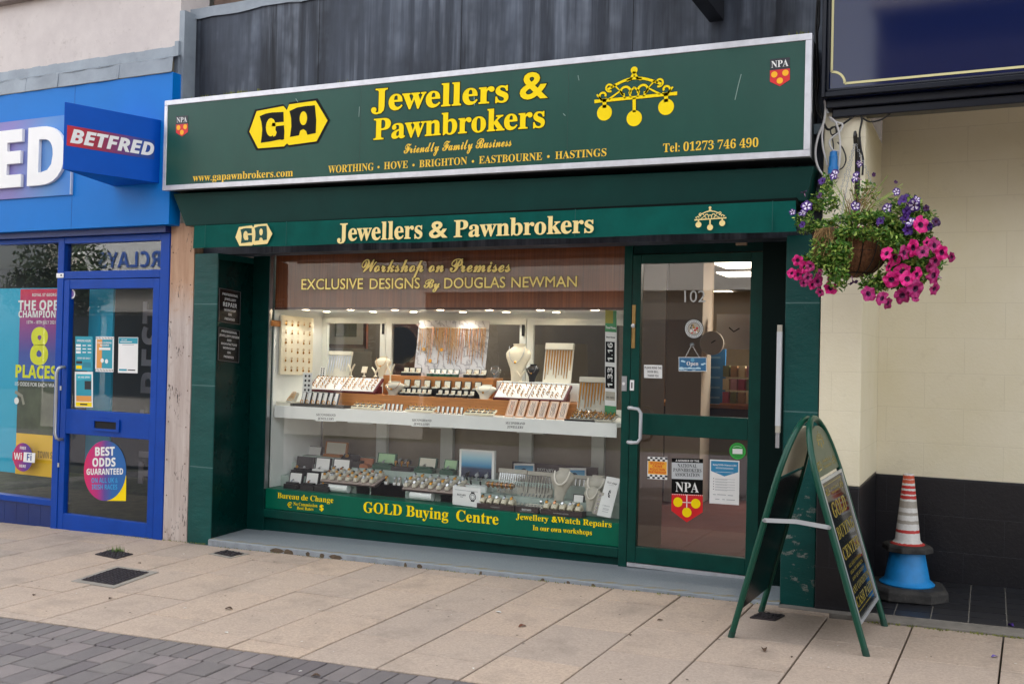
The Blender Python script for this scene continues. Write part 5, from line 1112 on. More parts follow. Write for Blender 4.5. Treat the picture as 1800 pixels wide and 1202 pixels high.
def leafset(b, c, rad, n, rnd, size=(.018, .038), mats=(LEAFM, LEAFM, LEAFY), flat=None):
    for i in range(int(n*MULT)):
        while True:
            p = Vector((rnd.uniform(-1, 1), rnd.uniform(-1, 1), rnd.uniform(-1, 1)))
            if p.length < 1: break
        p = Vector((c[0]+p.x*rad[0], c[1]+p.y*rad[1], c[2]+p.z*rad[2])); d = Vector((rnd.gauss(0, 1), rnd.gauss(-.25, 1), rnd.gauss(.15, .8))).normalized(); s_ = d.cross(Vector((rnd.gauss(0, 1), rnd.gauss(0, 1), rnd.gauss(0, 1)))).normalized(); nn = d.cross(s_); L = rnd.uniform(*size); w_ = L*rnd.uniform(.34, .5)
        vs = [p, p+d*L*.4+s_*w_*.5+nn*L*.06, p+d*L*.42-nn*L*.04, p+d*L*.4-s_*w_*.5+nn*L*.06, p+d*L*.8+s_*w_*.32-nn*L*.02, p+d*L*.8-s_*w_*.32-nn*L*.02, p+d*L-nn*L*.12]
        b.add(vs, [(0, 1, 2), (0, 2, 3), (1, 4, 2), (2, 5, 3), (2, 4, 6), (2, 6, 5)], rnd.choice(mats))
def stems(b, a, c, rad, n, rnd, m, r=.0016):
    for i in range(n):
        e_ = Vector((c[0]+rnd.uniform(-1, 1)*rad[0], c[1]+rnd.uniform(-1, 1)*rad[1], c[2]+rnd.uniform(-1, 1)*rad[2])); mid = Vector(a).lerp(e_, .5)+Vector((rnd.gauss(0, .015), rnd.gauss(0, .015), .03)); b.tube([a, mid, e_], r, m, 4, cap=False)
PINK = mat('magenta_petal', '#d8157f', .5, island=.12); PINKD = mat('dark_magenta_petal', '#a01264', .5, island=.12); THR = mat('petal_throat', '#4a0a3c', .6); PUR = mat('purple_petal', '#3f0b70', .5, island=.15); PWH = mat('white_petal_star', '#e9dff0', .5); PURD = mat('wilted_purple', '#3a1247', .6, island=.2); TUBE = mat('pale_petal_back', '#b98aae', .6)
def flower(parent, p, d, r, kind, rnd, squash=1.0):
    """one petunia: five-lobed trumpet with a dark throat, or purple with a white star"""
    r *= rnd.uniform(1.0, 1.25); squash *= rnd.uniform(.72, 1.0); d = Vector(d).normalized(); a = d.cross(Vector((.1, .2, 1))).normalized(); c = d.cross(a); b = MB(); k = 20; ph = rnd.uniform(0, 6); p = Vector(p)
    rings = []
    for rr, dep_ in ((.05, -.55), (.16, -.25), (.34, -.08), (.7, 0.0), (1, -.03)):
        g_ = []
        for i in range(k):
            t = 2*math.pi*i/k; lob = 1 if rr < .5 else 1-.11*(rr)*(1-abs(math.cos(2.5*t)))*1.6; w_ = (rnd.uniform(-.10, .10)+.16*math.sin(5*t+ph))*(rr if rr > .5 else 0)
            g_.append(p+(a*math.cos(t)*squash+c*math.sin(t))*rr*r*lob+d*(dep_+w_)*r)
        rings.append(g_)
    vs = [v for g_ in rings for v in g_]; pm = {'pink': PINK, 'dark': PINKD, 'purple': PUR, 'star': PUR, 'wilt': PURD}[kind]
    for j in range(4):
        for i in range(k):
            m = THR if j < (2 if kind in ('pink', 'dark', 'wilt') else 1) else pm
            if kind == 'star' and j in (1, 2) : m = PWH if (i % 4) in (0, 3) else PUR
            q = [vs[j*k+i], vs[j*k+(i+1) % k], vs[(j+1)*k+(i+1) % k], vs[(j+1)*k+i]]; b.add(q, [(0, 1, 2, 3)], m)
    b.tube([p-d*r*.5, p-d*r*1.3], r*.1, TUBE, 6, rr=[r*.12, r*.05])
    return b.build('flower', parent, smooth='all')
rnd = random.Random(21)
def hp(px, py, dy=0.0): return at(px, py, HY+dy)
# left trailing pink petunia
def plant(label, base, group='petunias in the hanging basket'): return thing('petunia_plant', label, 'flowering plant', base, group)
pA = plant('magenta petunia trailing over the left side of the basket', hp(1455, 440)); b = MB()
for px, py, dy, rx, rz_, n in ((1440, 455, -.1, .07, .06, 260), (1425, 465, -.05, .06, .05, 150), (1465, 455, -.2, .05, .11, 220), (1475, 490, -.19, .05, .06, 120), (1440, 405, -.05, .06, .03, 60)): leafset(b, hp(px, py, dy), (rx, .07, rz_), n, rnd)
leafset(b, hp(1480, 450, -.24), (.05, .03, .11), 220, rnd); leafset(b, hp(1447, 440, -.2), (.06, .05, .09), 240, rnd); fo = b.build('foliage', pA); b = MB(); stems(b, hp(1470, 415, -.15), hp(1450, 470, -.1), (.1, .08, .08), 16, rnd, LEAFY); b.build('stems', pA)
for px, py, k_, r_ in ((1402, 458, 'pink', .030), (1414, 470, 'pink', .032), (1392, 480, 'pink', .026), (1403, 483, 'pink', .032), (1420, 488, 'dark', .03), (1424, 468, 'dark', .026), (1438, 494, 'dark', .03), (1440, 480, 'dark', .024), (1468, 463, 'dark', .032), (1460, 488, 'dark', .028), (1460, 506, 'pink', .036), (1441, 514, 'dark', .022), (1413, 497, 'dark', .026), (1428, 500, 'pink', .024)):
    flower(pA, hp(px, py, -.17+rnd.uniform(-.05, .05)), (rnd.uniform(-.9, .9), -1, rnd.uniform(-.6, .7)), r_, k_, rnd)
flower(pA, hp(1500, 497, -.2), (.3, -.3, -1), .026, 'wilt', rnd, .6)
pB = plant('magenta petunia trailing thickly over the right side of the basket', hp(1560, 440)); b = MB()
for px, py, dy, rx, rz_, n in ((1590, 445, -.02, .13, .09, 520), (1620, 460, 0, .09, .09, 260), (1580, 490, -.08, .12, .06, 420), (1535, 500, -.12, .06, .05, 170), (1630, 430, .02, .07, .04, 120), (1570, 420, .0, .1, .05, 200)): leafset(b, hp(px, py, dy), (rx, .09, rz_), n, rnd)
leafset(b, hp(1600, 405, -.05), (.1, .08, .08), 360, rnd); leafset(b, hp(1610, 465, -.1), (.13, .07, .10), 520, rnd, (.022, .042)); leafset(b, hp(1565, 425, -.2), (.05, .04, .05), 120, rnd); b.build('foliage', pB); b = MB(); stems(b, hp(1540, 415, -.1), hp(1600, 470, -.05), (.16, .1, .11), 22, rnd, LEAFY); b.build('stems', pB)
for px, py, k_, r_ in ((1558, 445, 'pink', .034), (1573, 453, 'pink', .034), (1563, 469, 'pink', .026), (1605, 436, 'pink', .040), (1590, 444, 'dark', .03), (1629, 426, 'pink', .028), (1655, 444, 'pink', .034), (1643, 431, 'dark', .036), (1622, 442, 'dark', .03), (1586, 476, 'pink', .036), (1595, 490, 'pink', .033), (1567, 492, 'pink', .034), (1612, 483, 'pink', .032), (1610, 508, 'dark', .036), (1645, 459, 'dark', .034), (1672, 452, 'dark', .024), (1640, 484, 'dark', .034), (1643, 508, 'dark', .028), (1527, 516, 'dark', .036), (1550, 524, 'dark', .036), (1561, 533, 'dark', .028), (1586, 520, 'dark', .036), (1609, 522, 'dark', .024), (1597, 512, 'dark', .03), (1636, 470, 'dark', .026), (1619, 395, 'pink', .036)):
    flower(pB, hp(px, py, -.21+rnd.uniform(-.05, .05)), (rnd.uniform(-.8, 1.0), -1, rnd.uniform(-.8, .6)), r_*1.14, k_, rnd, rnd.uniform(.8, 1.0))
pC = plant('purple and white star petunia standing above the basket rim', hp(1520, 395)); b = MB()
for px, py, dy, rx, rz_, n in ((1450, 355, -.05, .08, .06, 260), (1415, 390, -.02, .05, .07, 180), (1455, 325, -.02, .035, .06, 130), (1540, 385, -.12, .11, .04, 420), (1590, 365, -.02, .09, .06, 330), (1520, 340, 0, .07, .07, 90), (1620, 385, -.02, .08, .05, 230), (1500, 385, -.15, .12, .03, 260), (1450, 400, -.1, .07, .04, 200), (1580, 400, -.08, .1, .035, 260)): leafset(b, hp(px, py, dy), (rx, .09, rz_), n, rnd, (.015, .032))
leafset(b, hp(1535, 412, -.22), (.09, .03, .035), 200, rnd, (.016, .032)); leafset(b, hp(1490, 408, -.23), (.08, .03, .03), 160, rnd, (.016, .032)); leafset(b, hp(1575, 430, -.19), (.05, .04, .06), 160, rnd); b.build('foliage', pC); b = MB(); stems(b, hp(1500, 405, -.05), hp(1510, 350, -.02), (.22, .1, .13), 30, rnd, LEAFY); stems(b, hp(1500, 405, -.1), hp(1515, 355, -.05), (.1, .1, .08), 60, rnd, DRYM, .0012); stems(b, hp(1455, 405, -.19), hp(1448, 435, -.22), (.06, .03, .06), 150, rnd, DRYM, .0015); stems(b, hp(1490, 400, -.2), hp(1492, 440, -.21), (.02, .02, .04), 12, rnd, DRYM, .0016); b.build('stems', pC)
for px, py, k_, r_ in ((1466, 307, 'star', .030), (1503, 311, 'star', .034), (1510, 288, 'star', .021), (1445, 318, 'purple', .022), (1418, 362, 'star', .03), (1411, 374, 'star', .022), (1393, 373, 'star', .02), (1410, 395, 'purple', .02), (1559, 366, 'star', .030), (1587, 350, 'purple', .032), (1606, 361, 'star', .032), (1590, 382, 'purple', .032), (1600, 391, 'star', .03), (1594, 372, 'purple', .026), (1576, 337, 'star', .022), (1547, 388, 'purple', .026), (1632, 398, 'purple', .024), (1628, 366, 'wilt', .018), (1646, 390, 'wilt', .024), (1596, 405, 'purple', .026), (1504, 362, 'star', .024), (1536, 307, 'wilt', .012), (1575, 320, 'wilt', .01), (1612, 350, 'star', .02), (1440, 344, 'wilt', .02)):
    flower(pC, hp(px, py, -.16+rnd.uniform(-.05, .05)), (rnd.uniform(-.9, .9), -1, rnd.uniform(-.4, .9)), r_, k_, rnd)
flower(pC, hp(1413, 337, -.1), (-.3, -.2, 1), .022, 'wilt', rnd, .5)
# ------------------------------------------------------------------ cables and blue plug beside the sign
WC = mat('white_cable', '#c9c7c6', .5); BC = mat('black_cable', '#0d0d0f', .5); YC = -.06
def smoothpath(P, n=6):
    P = [Vector(p) for p in P]; out = []
    for i in range(len(P)-1):
        p0, p1, p2, p3 = P[max(i-1, 0)], P[i], P[i+1], P[min(i+2, len(P)-1)]
        for k in range(n):
            t = k/n; out.append(.5*((2*p1)+(p2-p0)*t+(2*p0-5*p1+4*p2-p3)*t*t+(3*p1-p0-3*p2+p3)*t**3))
    return out+[P[-1]]
def cable(label, pts, m, r, y=YC, name='cable', cat='cable'):
    b = MB(); b.tube(smoothpath([at(px, py, y+(q[0] if q else 0)) for px, py, *q in pts]), r, m, 7); o = b.build(name, smooth='all'); return tag(o, label, cat, 'cables between the two shop signs')
cable('white cable hanging in the widest loop beside the green sign', [(1449, 176), (1451, 190), (1448, 215), (1438, 240), (1433, 268), (1437, 292), (1446, 306), (1455, 311)], WC, .007)
cable('white cable dropping close behind the blue plug', [(1447, 222), (1445, 240), (1447, 262), (1452, 282), (1455, 292)], WC, .006, -.05)
cable('white cable looped to the right above the blue plug', [(1459, 207), (1462, 212), (1474, 216), (1481, 220), (1476, 232), (1462, 243), (1458, 252), (1464, 264), (1475, 268), (1476, 285), (1472, 300)], WC, .006, -.05)
cable('white cable falling straight from the coil to the flowers', [(1457, 206), (1468, 214), (1475, 235), (1477, 262), (1475, 290), (1473, 300)], WC, .006, -.055)
cable('black cable running down the gap beside the silver sign frame', [(1440, 0), (1439, 40), (1436, 60), (1437, 100), (1438, 140), (1435, 175), (1442, 200), (1452, 225), (1460, 228)], BC, .008, -.01)
cable('thin black cable bundled beside the thicker one near the top', [(1437, 0), (1435, 30), (1434, 60), (1436, 110), (1437, 150), (1433, 165), (1436, 195), (1446, 212)], BC, .006, -.02)
cable('black cable curving under the navy fascia onto the cream wall', [(1517, 208), (1528, 214), (1545, 212), (1560, 204), (1574, 192)], BC, .005, -.03)
cable('black cable coiled in a small knot above the blue plug', [(1460, 228), (1470, 222), (1472, 232), (1462, 237), (1460, 226), (1468, 224), (1470, 236), (1463, 240), (1465, 256), (1465, 272)], BC, .004, -.05)
cable('black cable crossing from the knot up to the fascia bracket', [(1470, 225), (1485, 216), (1500, 205), (1508, 200), (1515, 210), (1511, 235), (1513, 260), (1517, 280), (1516, 308)], BC, .006, -.04)
cable('thin black cable sagging to the right of the blue plug', [(1472, 250), (1482, 262), (1487, 280), (1482, 294), (1472, 300)], BC, .004, -.05)
p = at(1465, 275, -.06); b = MB(); PB = mat('blue_plug_plastic', '#1572b8', .4); b.lathe([(.012, .03), (.02, .025), (.022, 0), (.024, -.002), (.024, -.055), (.028, -.06), (.028, -.1), (.02, -.102)], p, PB, 16)
for i in range(8): a = i*.785; b.box(p.x+.026*math.cos(a)-.003, p.x+.026*math.cos(a)+.003, p.y+.026*math.sin(a)-.003, p.y+.026*math.sin(a)+.003, p.z-.1, p.z-.062, PB)
tag(b.build('power_connector', smooth=True), 'blue industrial plug hanging on cables above the flower basket', 'plug')
b = MB(); p = at(1440, 228, -.03); b.box(p.x-.03, p.x+.02, -.05, -.02, p.z-.03, p.z+.03, mat('grey_junction', '#4b585f', .5)); tag(b.build('junction_box', bevel=.004), 'small grey junction box among the cables by the sign corner', 'junction box')
# ------------------------------------------------------------------ covers in the pavement
IRON = mat('cast_iron', '#3a3538', .55, metal=.4, var=.3, vs=20, bump=.2, bs=80)
CONC = mat('concrete_collar', '#8b857c', .9, var=.2, vs=20, bump=.3, bs=120)
def cover(label, corners, collar, m=IRON, pattern=True):
    P = [gnd(*c) for c in corners]; o_ = P[0]; f_ = F(o_, P[1]-P[0], P[3]-P[0]); b = MB()
    if collar:
        ou, ov = collar/f_.U.length, collar/f_.V.length; b.fbox(f_, -ou, -ov, 1+ou, 1+ov, -.02, .004, CONC)
    b.fbox(f_, 0, 0, 1, 1, -.02, .008, m)
    nu = max(3, int(f_.U.length/.032)); nv = max(3, int(f_.V.length/.032))
    for i in range(nu):
        for j in range(nv):
            if (i+j) % 2: b.fbox(f_, (i+.12)/nu, (j+.3)/nv, (i+.88)/nu, (j+.7)/nv, .008, .012, m)
            else: b.fbox(f_, (i+.3)/nu, (j+.12)/nv, (i+.7)/nu, (j+.88)/nv, .008, .012, m)
    return tag(b.build('drain_cover'), label, 'drain cover', 'iron covers set in the pavement')
cover('largest iron cover in a concrete surround, nearest the road', [(143, 1020), (200, 1029), (264, 1009), (206, 999)], .05)
cover('small iron cover with a tuft of grass in front of the blue door', [(167, 975), (205, 983), (232, 975), (196, 967)], .0)
cover('small iron cover on the paving by the left end of the step', [(376, 973), (406, 979), (429, 973), (399, 968)], .03)
cover('iron cover partly under the pavement sign', [(1318, 1086), (1362, 1091), (1377, 1082), (1336, 1077)], .0)
# grass tuft, fallen leaves, petals, litter
rnd = random.Random(31); b = MB(); GR = mat('weed_green', '#56752a', .7, island=.3)
p = gnd(207, 970)
for i in range(90):
    a = rnd.uniform(0, 6.28); r_ = rnd.gauss(0, .03); q = p+Vector((r_*1.6, rnd.gauss(0, .02), 0)); q.z = gz(q.x, q.y); h = rnd.uniform(.015, .05); d = Vector((math.cos(a), math.sin(a), 0))*.02; s_ = Vector((-math.sin(a), math.cos(a), 0))*.003; b.add([q-s_, q+s_, q+d+Vector((0, 0, h))], [(0, 1, 2)], GR)
tag(b.build('grass_tuft'), 'tuft of green grass beside the small iron cover', 'weed')
b = MB()
for i in range(420):
    x = rnd.choice((rnd.uniform(-6.6, -5.5), rnd.uniform(-5.4, -1.2), rnd.uniform(-.6, .2))); y = (.0 if x < -5.46 else -.04 if x < -1.15 else -.17)-abs(rnd.gauss(0, .012)); z = gz(x, y)+.001; h = rnd.uniform(.003, .012); b.add([(x-.005, y, z), (x+.005, y-.004, z), (x+rnd.uniform(-.006, .006), y+.002, z+h)], [(0, 1, 2)], MOSS)
tag(b.build('joint_moss'), kind='stuff', label='green moss along the foot of the shop fronts', cat='moss')
DEAD = mat('dead_leaf', '#4a3626', .8, island=.3); PET = mat('fallen_purple_petal', '#35186a', .6)
def litter(name, label, cat, px, py, size, m, curl=.4, group=None):
    p = gnd(px, py); p.z += .004; a = rnd.uniform(0, 6.28); u = Vector((math.cos(a), math.sin(a), GX*math.cos(a)+GY*math.sin(a)))*size; v = Vector((-math.sin(a), math.cos(a), 0))*size*.55; b = MB(); n = 9; vs = []
    for i in range(n):
        t = i/(n-1); w_ = math.sin(math.pi*min(max(t, .03), .97))**.7
        for s_ in (-1, 0, 1): vs.append(p+u*(t-.5)+v*s_*w_*.5+Vector((0, 0, size*curl*(abs(s_)*.35*w_+.25*math.sin(t*3.1)**2+rnd.uniform(0, .06)))))
    b.add(vs, [(i*3+j, (i+1)*3+j, (i+1)*3+j+1, i*3+j+1) for i in range(n-1) for j in (0, 1)], m); o = b.build(name, smooth='all'); s_ = o.modifiers.new('t', 'SOLIDIFY'); s_.thickness = .001
    return tag(o, label, cat, group)
LV = 'scraps on the pavement'
litter('dead_leaf', 'dark curled dead leaf in front of the pavement sign', 'leaf', 1343, 1144, .05, DEAD, .6, LV)
litter('dead_leaf', 'brown leaf alone on the slabs left of the middle', 'leaf', 402, 1071, .05, DEAD, .4, LV)
litter('dead_leaf', 'brown curved leaf on the slabs below the stall riser lettering', 'leaf', 918, 1101, .05, mat('rust_leaf', '#6b3b25', .8), .3, LV)
litter('dead_leaf', 'small dark leaf on a slab joint under the shop door', 'leaf', 1108, 1117, .022, DEAD, .5, LV)
litter('dead_leaf', 'thin twig-like leaf on the slabs by the left leg of the sign', 'leaf', 1160, 1090, .035, DEAD, .2, LV)
litter('dead_leaf', 'small leaf near the left edge beside the grey pavers', 'leaf', 60, 1046, .035, DEAD, .3, LV)
litter('dead_leaf', 'small leaf beside the largest iron cover', 'leaf', 194, 1052, .035, DEAD, .3, LV)
litter('dead_leaf', 'dark leaf on the grey pavers near the bottom edge', 'leaf', 555, 1189, .045, DEAD, .4, LV)
litter('dead_leaf', 'tiny leaf between the grass tuft and the step', 'leaf', 245, 990, .03, DEAD, .3, LV)
litter('dead_leaf', 'tiny leaf on the slab by the right leg of the pavement sign', 'leaf', 1392, 1155, .02, DEAD, .3, LV)
litter('fallen_petal', 'dark purple petal on the kerb at the right edge', 'petal', 1777, 1103, .04, PET, .9, LV)
litter('fallen_petal', 'pale purple petal on the slab near the right edge', 'petal', 1748, 1155, .035, mat('pale_purple_petal', '#6a58a8', .6), .4, LV)
WL = mat('white_litter', '#d9d6d0', .7)
for px, py, s_, lab in ((876, 1076, .04, 'white scrap of paper on a slab joint below the display window'), (398, 1112, .03, 'small white scrap in the paving left of the middle'), (325, 1069, .02, 'tiny white fleck by a slab joint on the left'), (323, 974, .015, 'tiny white fleck near the step end'), (528, 1180, .018, 'tiny white fleck on the grey pavers'), (832, 1175, .018, 'tiny white fleck at the paver edge')): litter('paper_scrap', lab, 'litter', px, py, s_, WL, .15, LV)
# chewing gum and dark spots trodden into the slabs
b = MB(); GUM = mat('trodden_gum', '#4d443c', .9); GUMW = mat('pale_gum', '#c8c2ba', .9)
for i in range(170):
    x, y = rnd.uniform(-8, 1), rnd.uniform(-1.9, -.2)
    r_ = rnd.uniform(.002, .009); f_ = F((x-r_, y-r_, gz(x-r_, y-r_)+.0052), (2*r_, 0, 2*r_*GX), (0, 2*r_, 2*r_*GY)); k = 9; b.poly(f_, [(.5+.5*rnd.uniform(.6, 1)*math.cos(6.283*j/k), .5+.5*rnd.uniform(.6, 1)*math.sin(6.283*j/k)) for j in range(k)], 0, GUM if rnd.random() < .75 else GUMW)
tag(b.build('trodden_gum'), kind='stuff', label='small dark and pale spots trodden into the paving', cat='dirt')
# ------------------------------------------------------------------ the other side of the street (seen only in reflections)
OY = -15.0; og = gz(0, OY)
def opposite(label, x0, x1, h, m, bands, sign=None):
    t = thing('opposite_building', label, 'building', ((x0+x1)/2, OY, og), 'buildings across the street'); b = MB(); b.box(x0, x1, OY-6, OY, -2, h, m); wl_ = b.build('wall', t)
    b = MB()
    for z0, z1, d in bands: b.box(x0-.05, x1+.05, OY, OY+d, z0, z1, mat('pale_stone_band', '#a59f97', .7))
    b.build('cornice', wl_)
    n = max(2, int((x1-x0)/2.4)); wd = (x1-x0)/n
    for i in range(n):
        c = x0+wd*(i+.5)
        for z0, z1 in ((4.3, 6.0),) if h > 6.4 else ():
            b = MB(); b.box(c-.55, c+.55, OY, OY+.05, z0-.08, z1+.08, WHTF); b.box(c-.47, c+.47, OY+.05, OY+.06, z0, z1, mat('opposite_pane', '#1b2026', .1)); b.build('window', t)
        b = MB(); b.box(c-wd/2+.15, c+wd/2-.15, OY+.02, OY+.06, .1, 2.4, mat('opposite_shopfront', '#20242a', .15)); b.build('shopfront', t)
    return t
PST = render_wall('pale_street_render', '#a39d95', '#b6afa5', '#7c766e'); BRK = mat('opposite_brick', '#3f3634', .85, var=.2, vs=3); DRK = mat('opposite_dark_stone', '#433e39', .85, var=.15, vs=2)
opposite('pale bank building across the street', -26, -13.0, 7.2, PST, ((2.5, 2.62, .12), (7.0, 7.3, .4)))
opposite('grey stone building with a pale band across the street', -12.95, -4.5, 7.6, DRK, ((3.05, 3.65, .2), (7.5, 7.8, .4)))
opposite('low grey building with a pale band across the street', -4.45, -2.2, 5.6, DRK, ((3.05, 3.65, .2), (5.4, 5.7, .3)))
opposite('brick building across the street', -2.15, 10, 8.6, BRK, ((2.6, 2.7, .1), (3.05, 3.5, .2), (8.4, 8.8, .5)))
# bank name over the road: mirrored in the blue shop's transom
vA, vB = at(171, 471, 14.7), at(300, 469, 14.7); hB_ = at(171, 444, 14.7).z-vA.z
b = MB(); sgw = (vB.x-vA.x)*1.17; f_ = F((vA.x+.0, OY+.3, vA.z), (-1, 0, 0), (0, 0, 1)); f_ = F((vA.x+sgw+.0, OY+.3, vA.z), (-sgw, 0, 0), (0, 0, hB_))
b.text('BARCLAYS', 'ss', f_, mat('bank_blue', '#0b3f8a', .4), n=.02); bo = MB(); bo.box(vA.x-.6, vA.x+sgw+.6, OY+.26, OY+.295, vA.z-.5, vA.z+hB_+.5, mat('bank_sign_white', '#a5a5a3', .5)); sgn = bo.build('bank_sign'); tag(sgn, 'white bank sign with blue capitals across the street', 'sign'); b.build('lettering', sgn)
# street tree across the road, mirrored in the left window
tr = thing('street_tree', 'small leafy street tree across the street', 'tree', (-21.0, -11.5, gz(-21.0, -11.5))); tg = gz(-21.0, -11.5); b = MB(); b.tube([(-21.0, -11.5, tg), (-20.95, -11.5, tg+1.5), (-21.0, -11.4, tg+3.2)], .09, mat('bark', '#4a3d30', .9), 8, rr=[.1, .08, .05]); b.build('trunk', tr)
b = MB(); rnd = random.Random(41)
for c, r_ in (((-21.0, -11.5, tg+4.2), 1.2), ((-20.3, -11.3, tg+3.5), .8), ((-21.8, -11.4, tg+3.5), .9)): leafset(b, c, (r_, r_, r_*.8), 900, rnd, (.10, .18), (mat('tree_leaf', '#33451f', .6, island=.4),))
b.build('crown', tr)
# ------------------------------------------------------------------ things in the display window
rnd = random.Random(77)
S1, S2, S3 = SHZ, SHZ+.116, SHZ+.269          # shelf, lower riser, upper riser tops
L0, L1, L2 = FLZ-.0035, FLZ+.086, FLZ+.1785   # lower floor and plinth steps
def tagged(b, name, label, cat, group=None, **k): return tag(b.build(name, **k), label, cat, group)
def px_(x, Y): return at(x, 650, Y).x
# ---- ring boxes: one prototype, then copies
def ring_box(size, m, lining, label, group, loc):
    t = thing('ring_box', label, 'ring box', loc, group); w_, d_, h_ = size; X, Y, Z = loc
    b = MB(); b.box(X-w_/2, X+w_/2, Y-d_/2, Y+d_/2, Z, Z+h_*.35, m); b.box(X-w_*.42, X+w_*.42, Y-d_*.42, Y+d_*.42, Z+h_*.35, Z+h_*.47, lining); b.build('box_base', t)
    b = MB(); f_ = F((X-w_/2, Y+d_*.42, Z+h_*.36), (w_, 0, 0), (0, d_*.22, h_*.64)); b.fbox(f_, 0, 0, 1, 1, -d_*.18, 0, m); b.rect(f_, .08, .06, .92, .92, .0008, lining); b.build('box_lid', t)
    b = MB(); b.ring((X, Y, Z+h_*.52), w_*.17, w_*.035, GOLD, (0, 1, .3), 10, 5); b.lathe([(0, 0), (w_*.06, w_*.03), (0, w_*.07)], (X, Y, Z+h_*.52+w_*.17), CHROME, 6); b.build('ring', t)
    return t
def row_boxes(n, x0, x1, Y, Z, size, m, lining, what, group, y_=None):
    p0 = None
    for i in range(n):
        X = px_(x0+(x1-x0)*i/(max(n-1, 1)), Y); lab = '%s ring box from the left %s' % (ORD[i], what)
        if p0 is None: p0 = ring_box(size, m, lining, lab, group, (X, Y, Z))
        else: dup(p0, (X, Y, Z), rnd.uniform(-.06, .06), lab, group)
row_boxes(6, 708, 754, .705, S2, (.038, .036, .055), BOXB, LINEN, 'in the front row left of centre', 'small black ring boxes')
row_boxes(6, 773, 829, .705, S2, (.040, .036, .055), BOXB, LINEN, 'in the front row right of centre', 'small black ring boxes')
row_boxes(8, 713, 838, .78, S2+.03, (.058, .05, .095), BOXB, LINEN, 'in the long middle row', 'large black ring boxes')
b = MB(); b.box(px_(704, .78), px_(846, .78), .75, .82, S2, S2+.03, BOXB); tagged(b, 'display_step', 'black step block under the long middle row of ring boxes', 'display block')
row_boxes(3, 712, 733, .88, S3, (.052, .045, .065), BOXB, LINEN, 'in the top left trio below the marble board', 'top black ring boxes')
row_boxes(3, 822, 848, .88, S3, (.052, .045, .065), BOXB, LINEN, 'in the top right trio below the marble board', 'top black ring boxes')
row_boxes(5, 757, 800, .88, S3, (.046, .045, .06), GREENB, SATIN, 'in the top green row below the marble board', 'small green ring boxes')
# ---- watch strap boxes / bracelet pads standing in rows at the front of the shelf
def pad(loc, m, s=1.0):
    X, Y, Z = loc; b = MB(); f_ = F((X-.015*s, Y, Z), (.03*s, 0, 0), (0, .025*s, .075*s)); b.fbox(f_, 0, 0, 1, 1, -.012*s, 0, m); b.fbox(f_, .12, .03, .88, .97, .0, .002, SATIN if m in (BOXN, BOXB) else CREAMF); b.ring(f_.p(.5, .12, .012*s), .012*s, .0025*s, GOLD, (1, 0, 0), 10, 5, 1.0); return b
def row_pads(n, x0, x1, Y, Z, m, what, group, s=1.0, name='bracelet_pad'):
    src = None
    for i in range(n):
        X = px_(x0+(x1-x0)*i/(n-1), Y); lab = '%s bracelet pad from the left %s' % (ORD[i], what)
        if src is None:
            src = pad((0, 0, 0), m, s).build(name); src.location = (X, Y, Z); tag(src, lab, 'bracelet pad', group)
        else: dup(src, (X, Y, Z), rnd.uniform(-.05, .05), lab, group)
b = MB(); b.box(px_(517, .53), px_(612, .53), .49, .60, S1, S1+.022, BOXB); tagged(b, 'display_tray', 'flat black tray holding tall navy pads at the left end of the shelf', 'tray')
row_pads(7, 533, 590, .55, S1+.022, BOXN, 'in the tall navy group at the left end', 'tall navy bracelet pads', 1.25)
row_pads(5, 676, 706, .545, S1, BOXN, 'in the short navy group left of centre', 'short navy bracelet pads', .72)
row_pads(6, 771, 812, .545, S1, BOXN, 'in the short navy group right of centre', 'short navy bracelet pads', .72)
# ---- cream trays at the shelf front and gold trays at the right
RINGM = MB(); RINGM.ring((0, 0, .004), .0062, .0017, GOLD, (1, .0, .25), 9, 4); RINGM.lathe([(0, 0), (.0034, .0018), (0, .0045)], (0, -.001, .0095), mat('ring_gem', '#3c3a44', .1), 5)
ring_src = None
def ring_at(p, label, group, rz=0, m=None, scale=1.0):
    global ring_src
    if ring_src is None: ring_src = RINGM.build('gold_ring'); r = ring_src; r.location = p
    else: r = ring_src.copy(); COL.objects.link(r); r.location = p
    r.rotation_euler = (0, 0, rz); r.scale = (scale,)*3; tag(r, label, 'ring', group); return r
def slot_tray(label, x0, x1, Y0, Y1, Z, m, nx, ny, rl, tilt=.03, cat='ring tray', edge=None, sc_=1.6):
    a, c = px_(x0, Y0), px_(x1, Y0); t = thing('ring_tray', label, cat, ((a+c)/2, (Y0+Y1)/2, Z), 'jewellery trays on the shelf'); f_ = F((a, Y0, Z+.018), (c-a, 0, 0), (0, Y1-Y0, tilt)); b = MB(); b.fbox(f_, 0, 0, 1, 1, -.016, 0, m); b.build('tray_base', t, bevel=.002)
    b = MB()
    for i in range(nx):
        for j in range(ny):
            u, v = (i+.5)/nx, (j+.5)/ny; b.fbox(f_, u-.36/nx, v-.22/ny, u+.36/nx, v+.22/ny, .0, .003, INK if edge is None else edge)
    b.build('slots', t)
    for i in range(nx):
        for j in range(ny): ring_at(f_.p((i+.5)/nx, (j+.5)/ny, .004), rl, rl, rnd.uniform(-.5, .5), scale=sc_)
slot_tray('small cream ring tray left of the short navy pads', 618, 668, .49, .56, S1, CREAMF, 5, 2, 'gold ring in the left cream tray at the shelf front')
slot_tray('small cream ring tray between two groups of short navy pads', 713, 761, .49, .56, S1, CREAMF, 5, 2, 'gold ring in the middle cream tray at the shelf front')
slot_tray('small cream ring tray right of the short navy pads', 817, 868, .49, .56, S1, CREAMF, 5, 2, 'gold ring in the right cream tray at the shelf front')
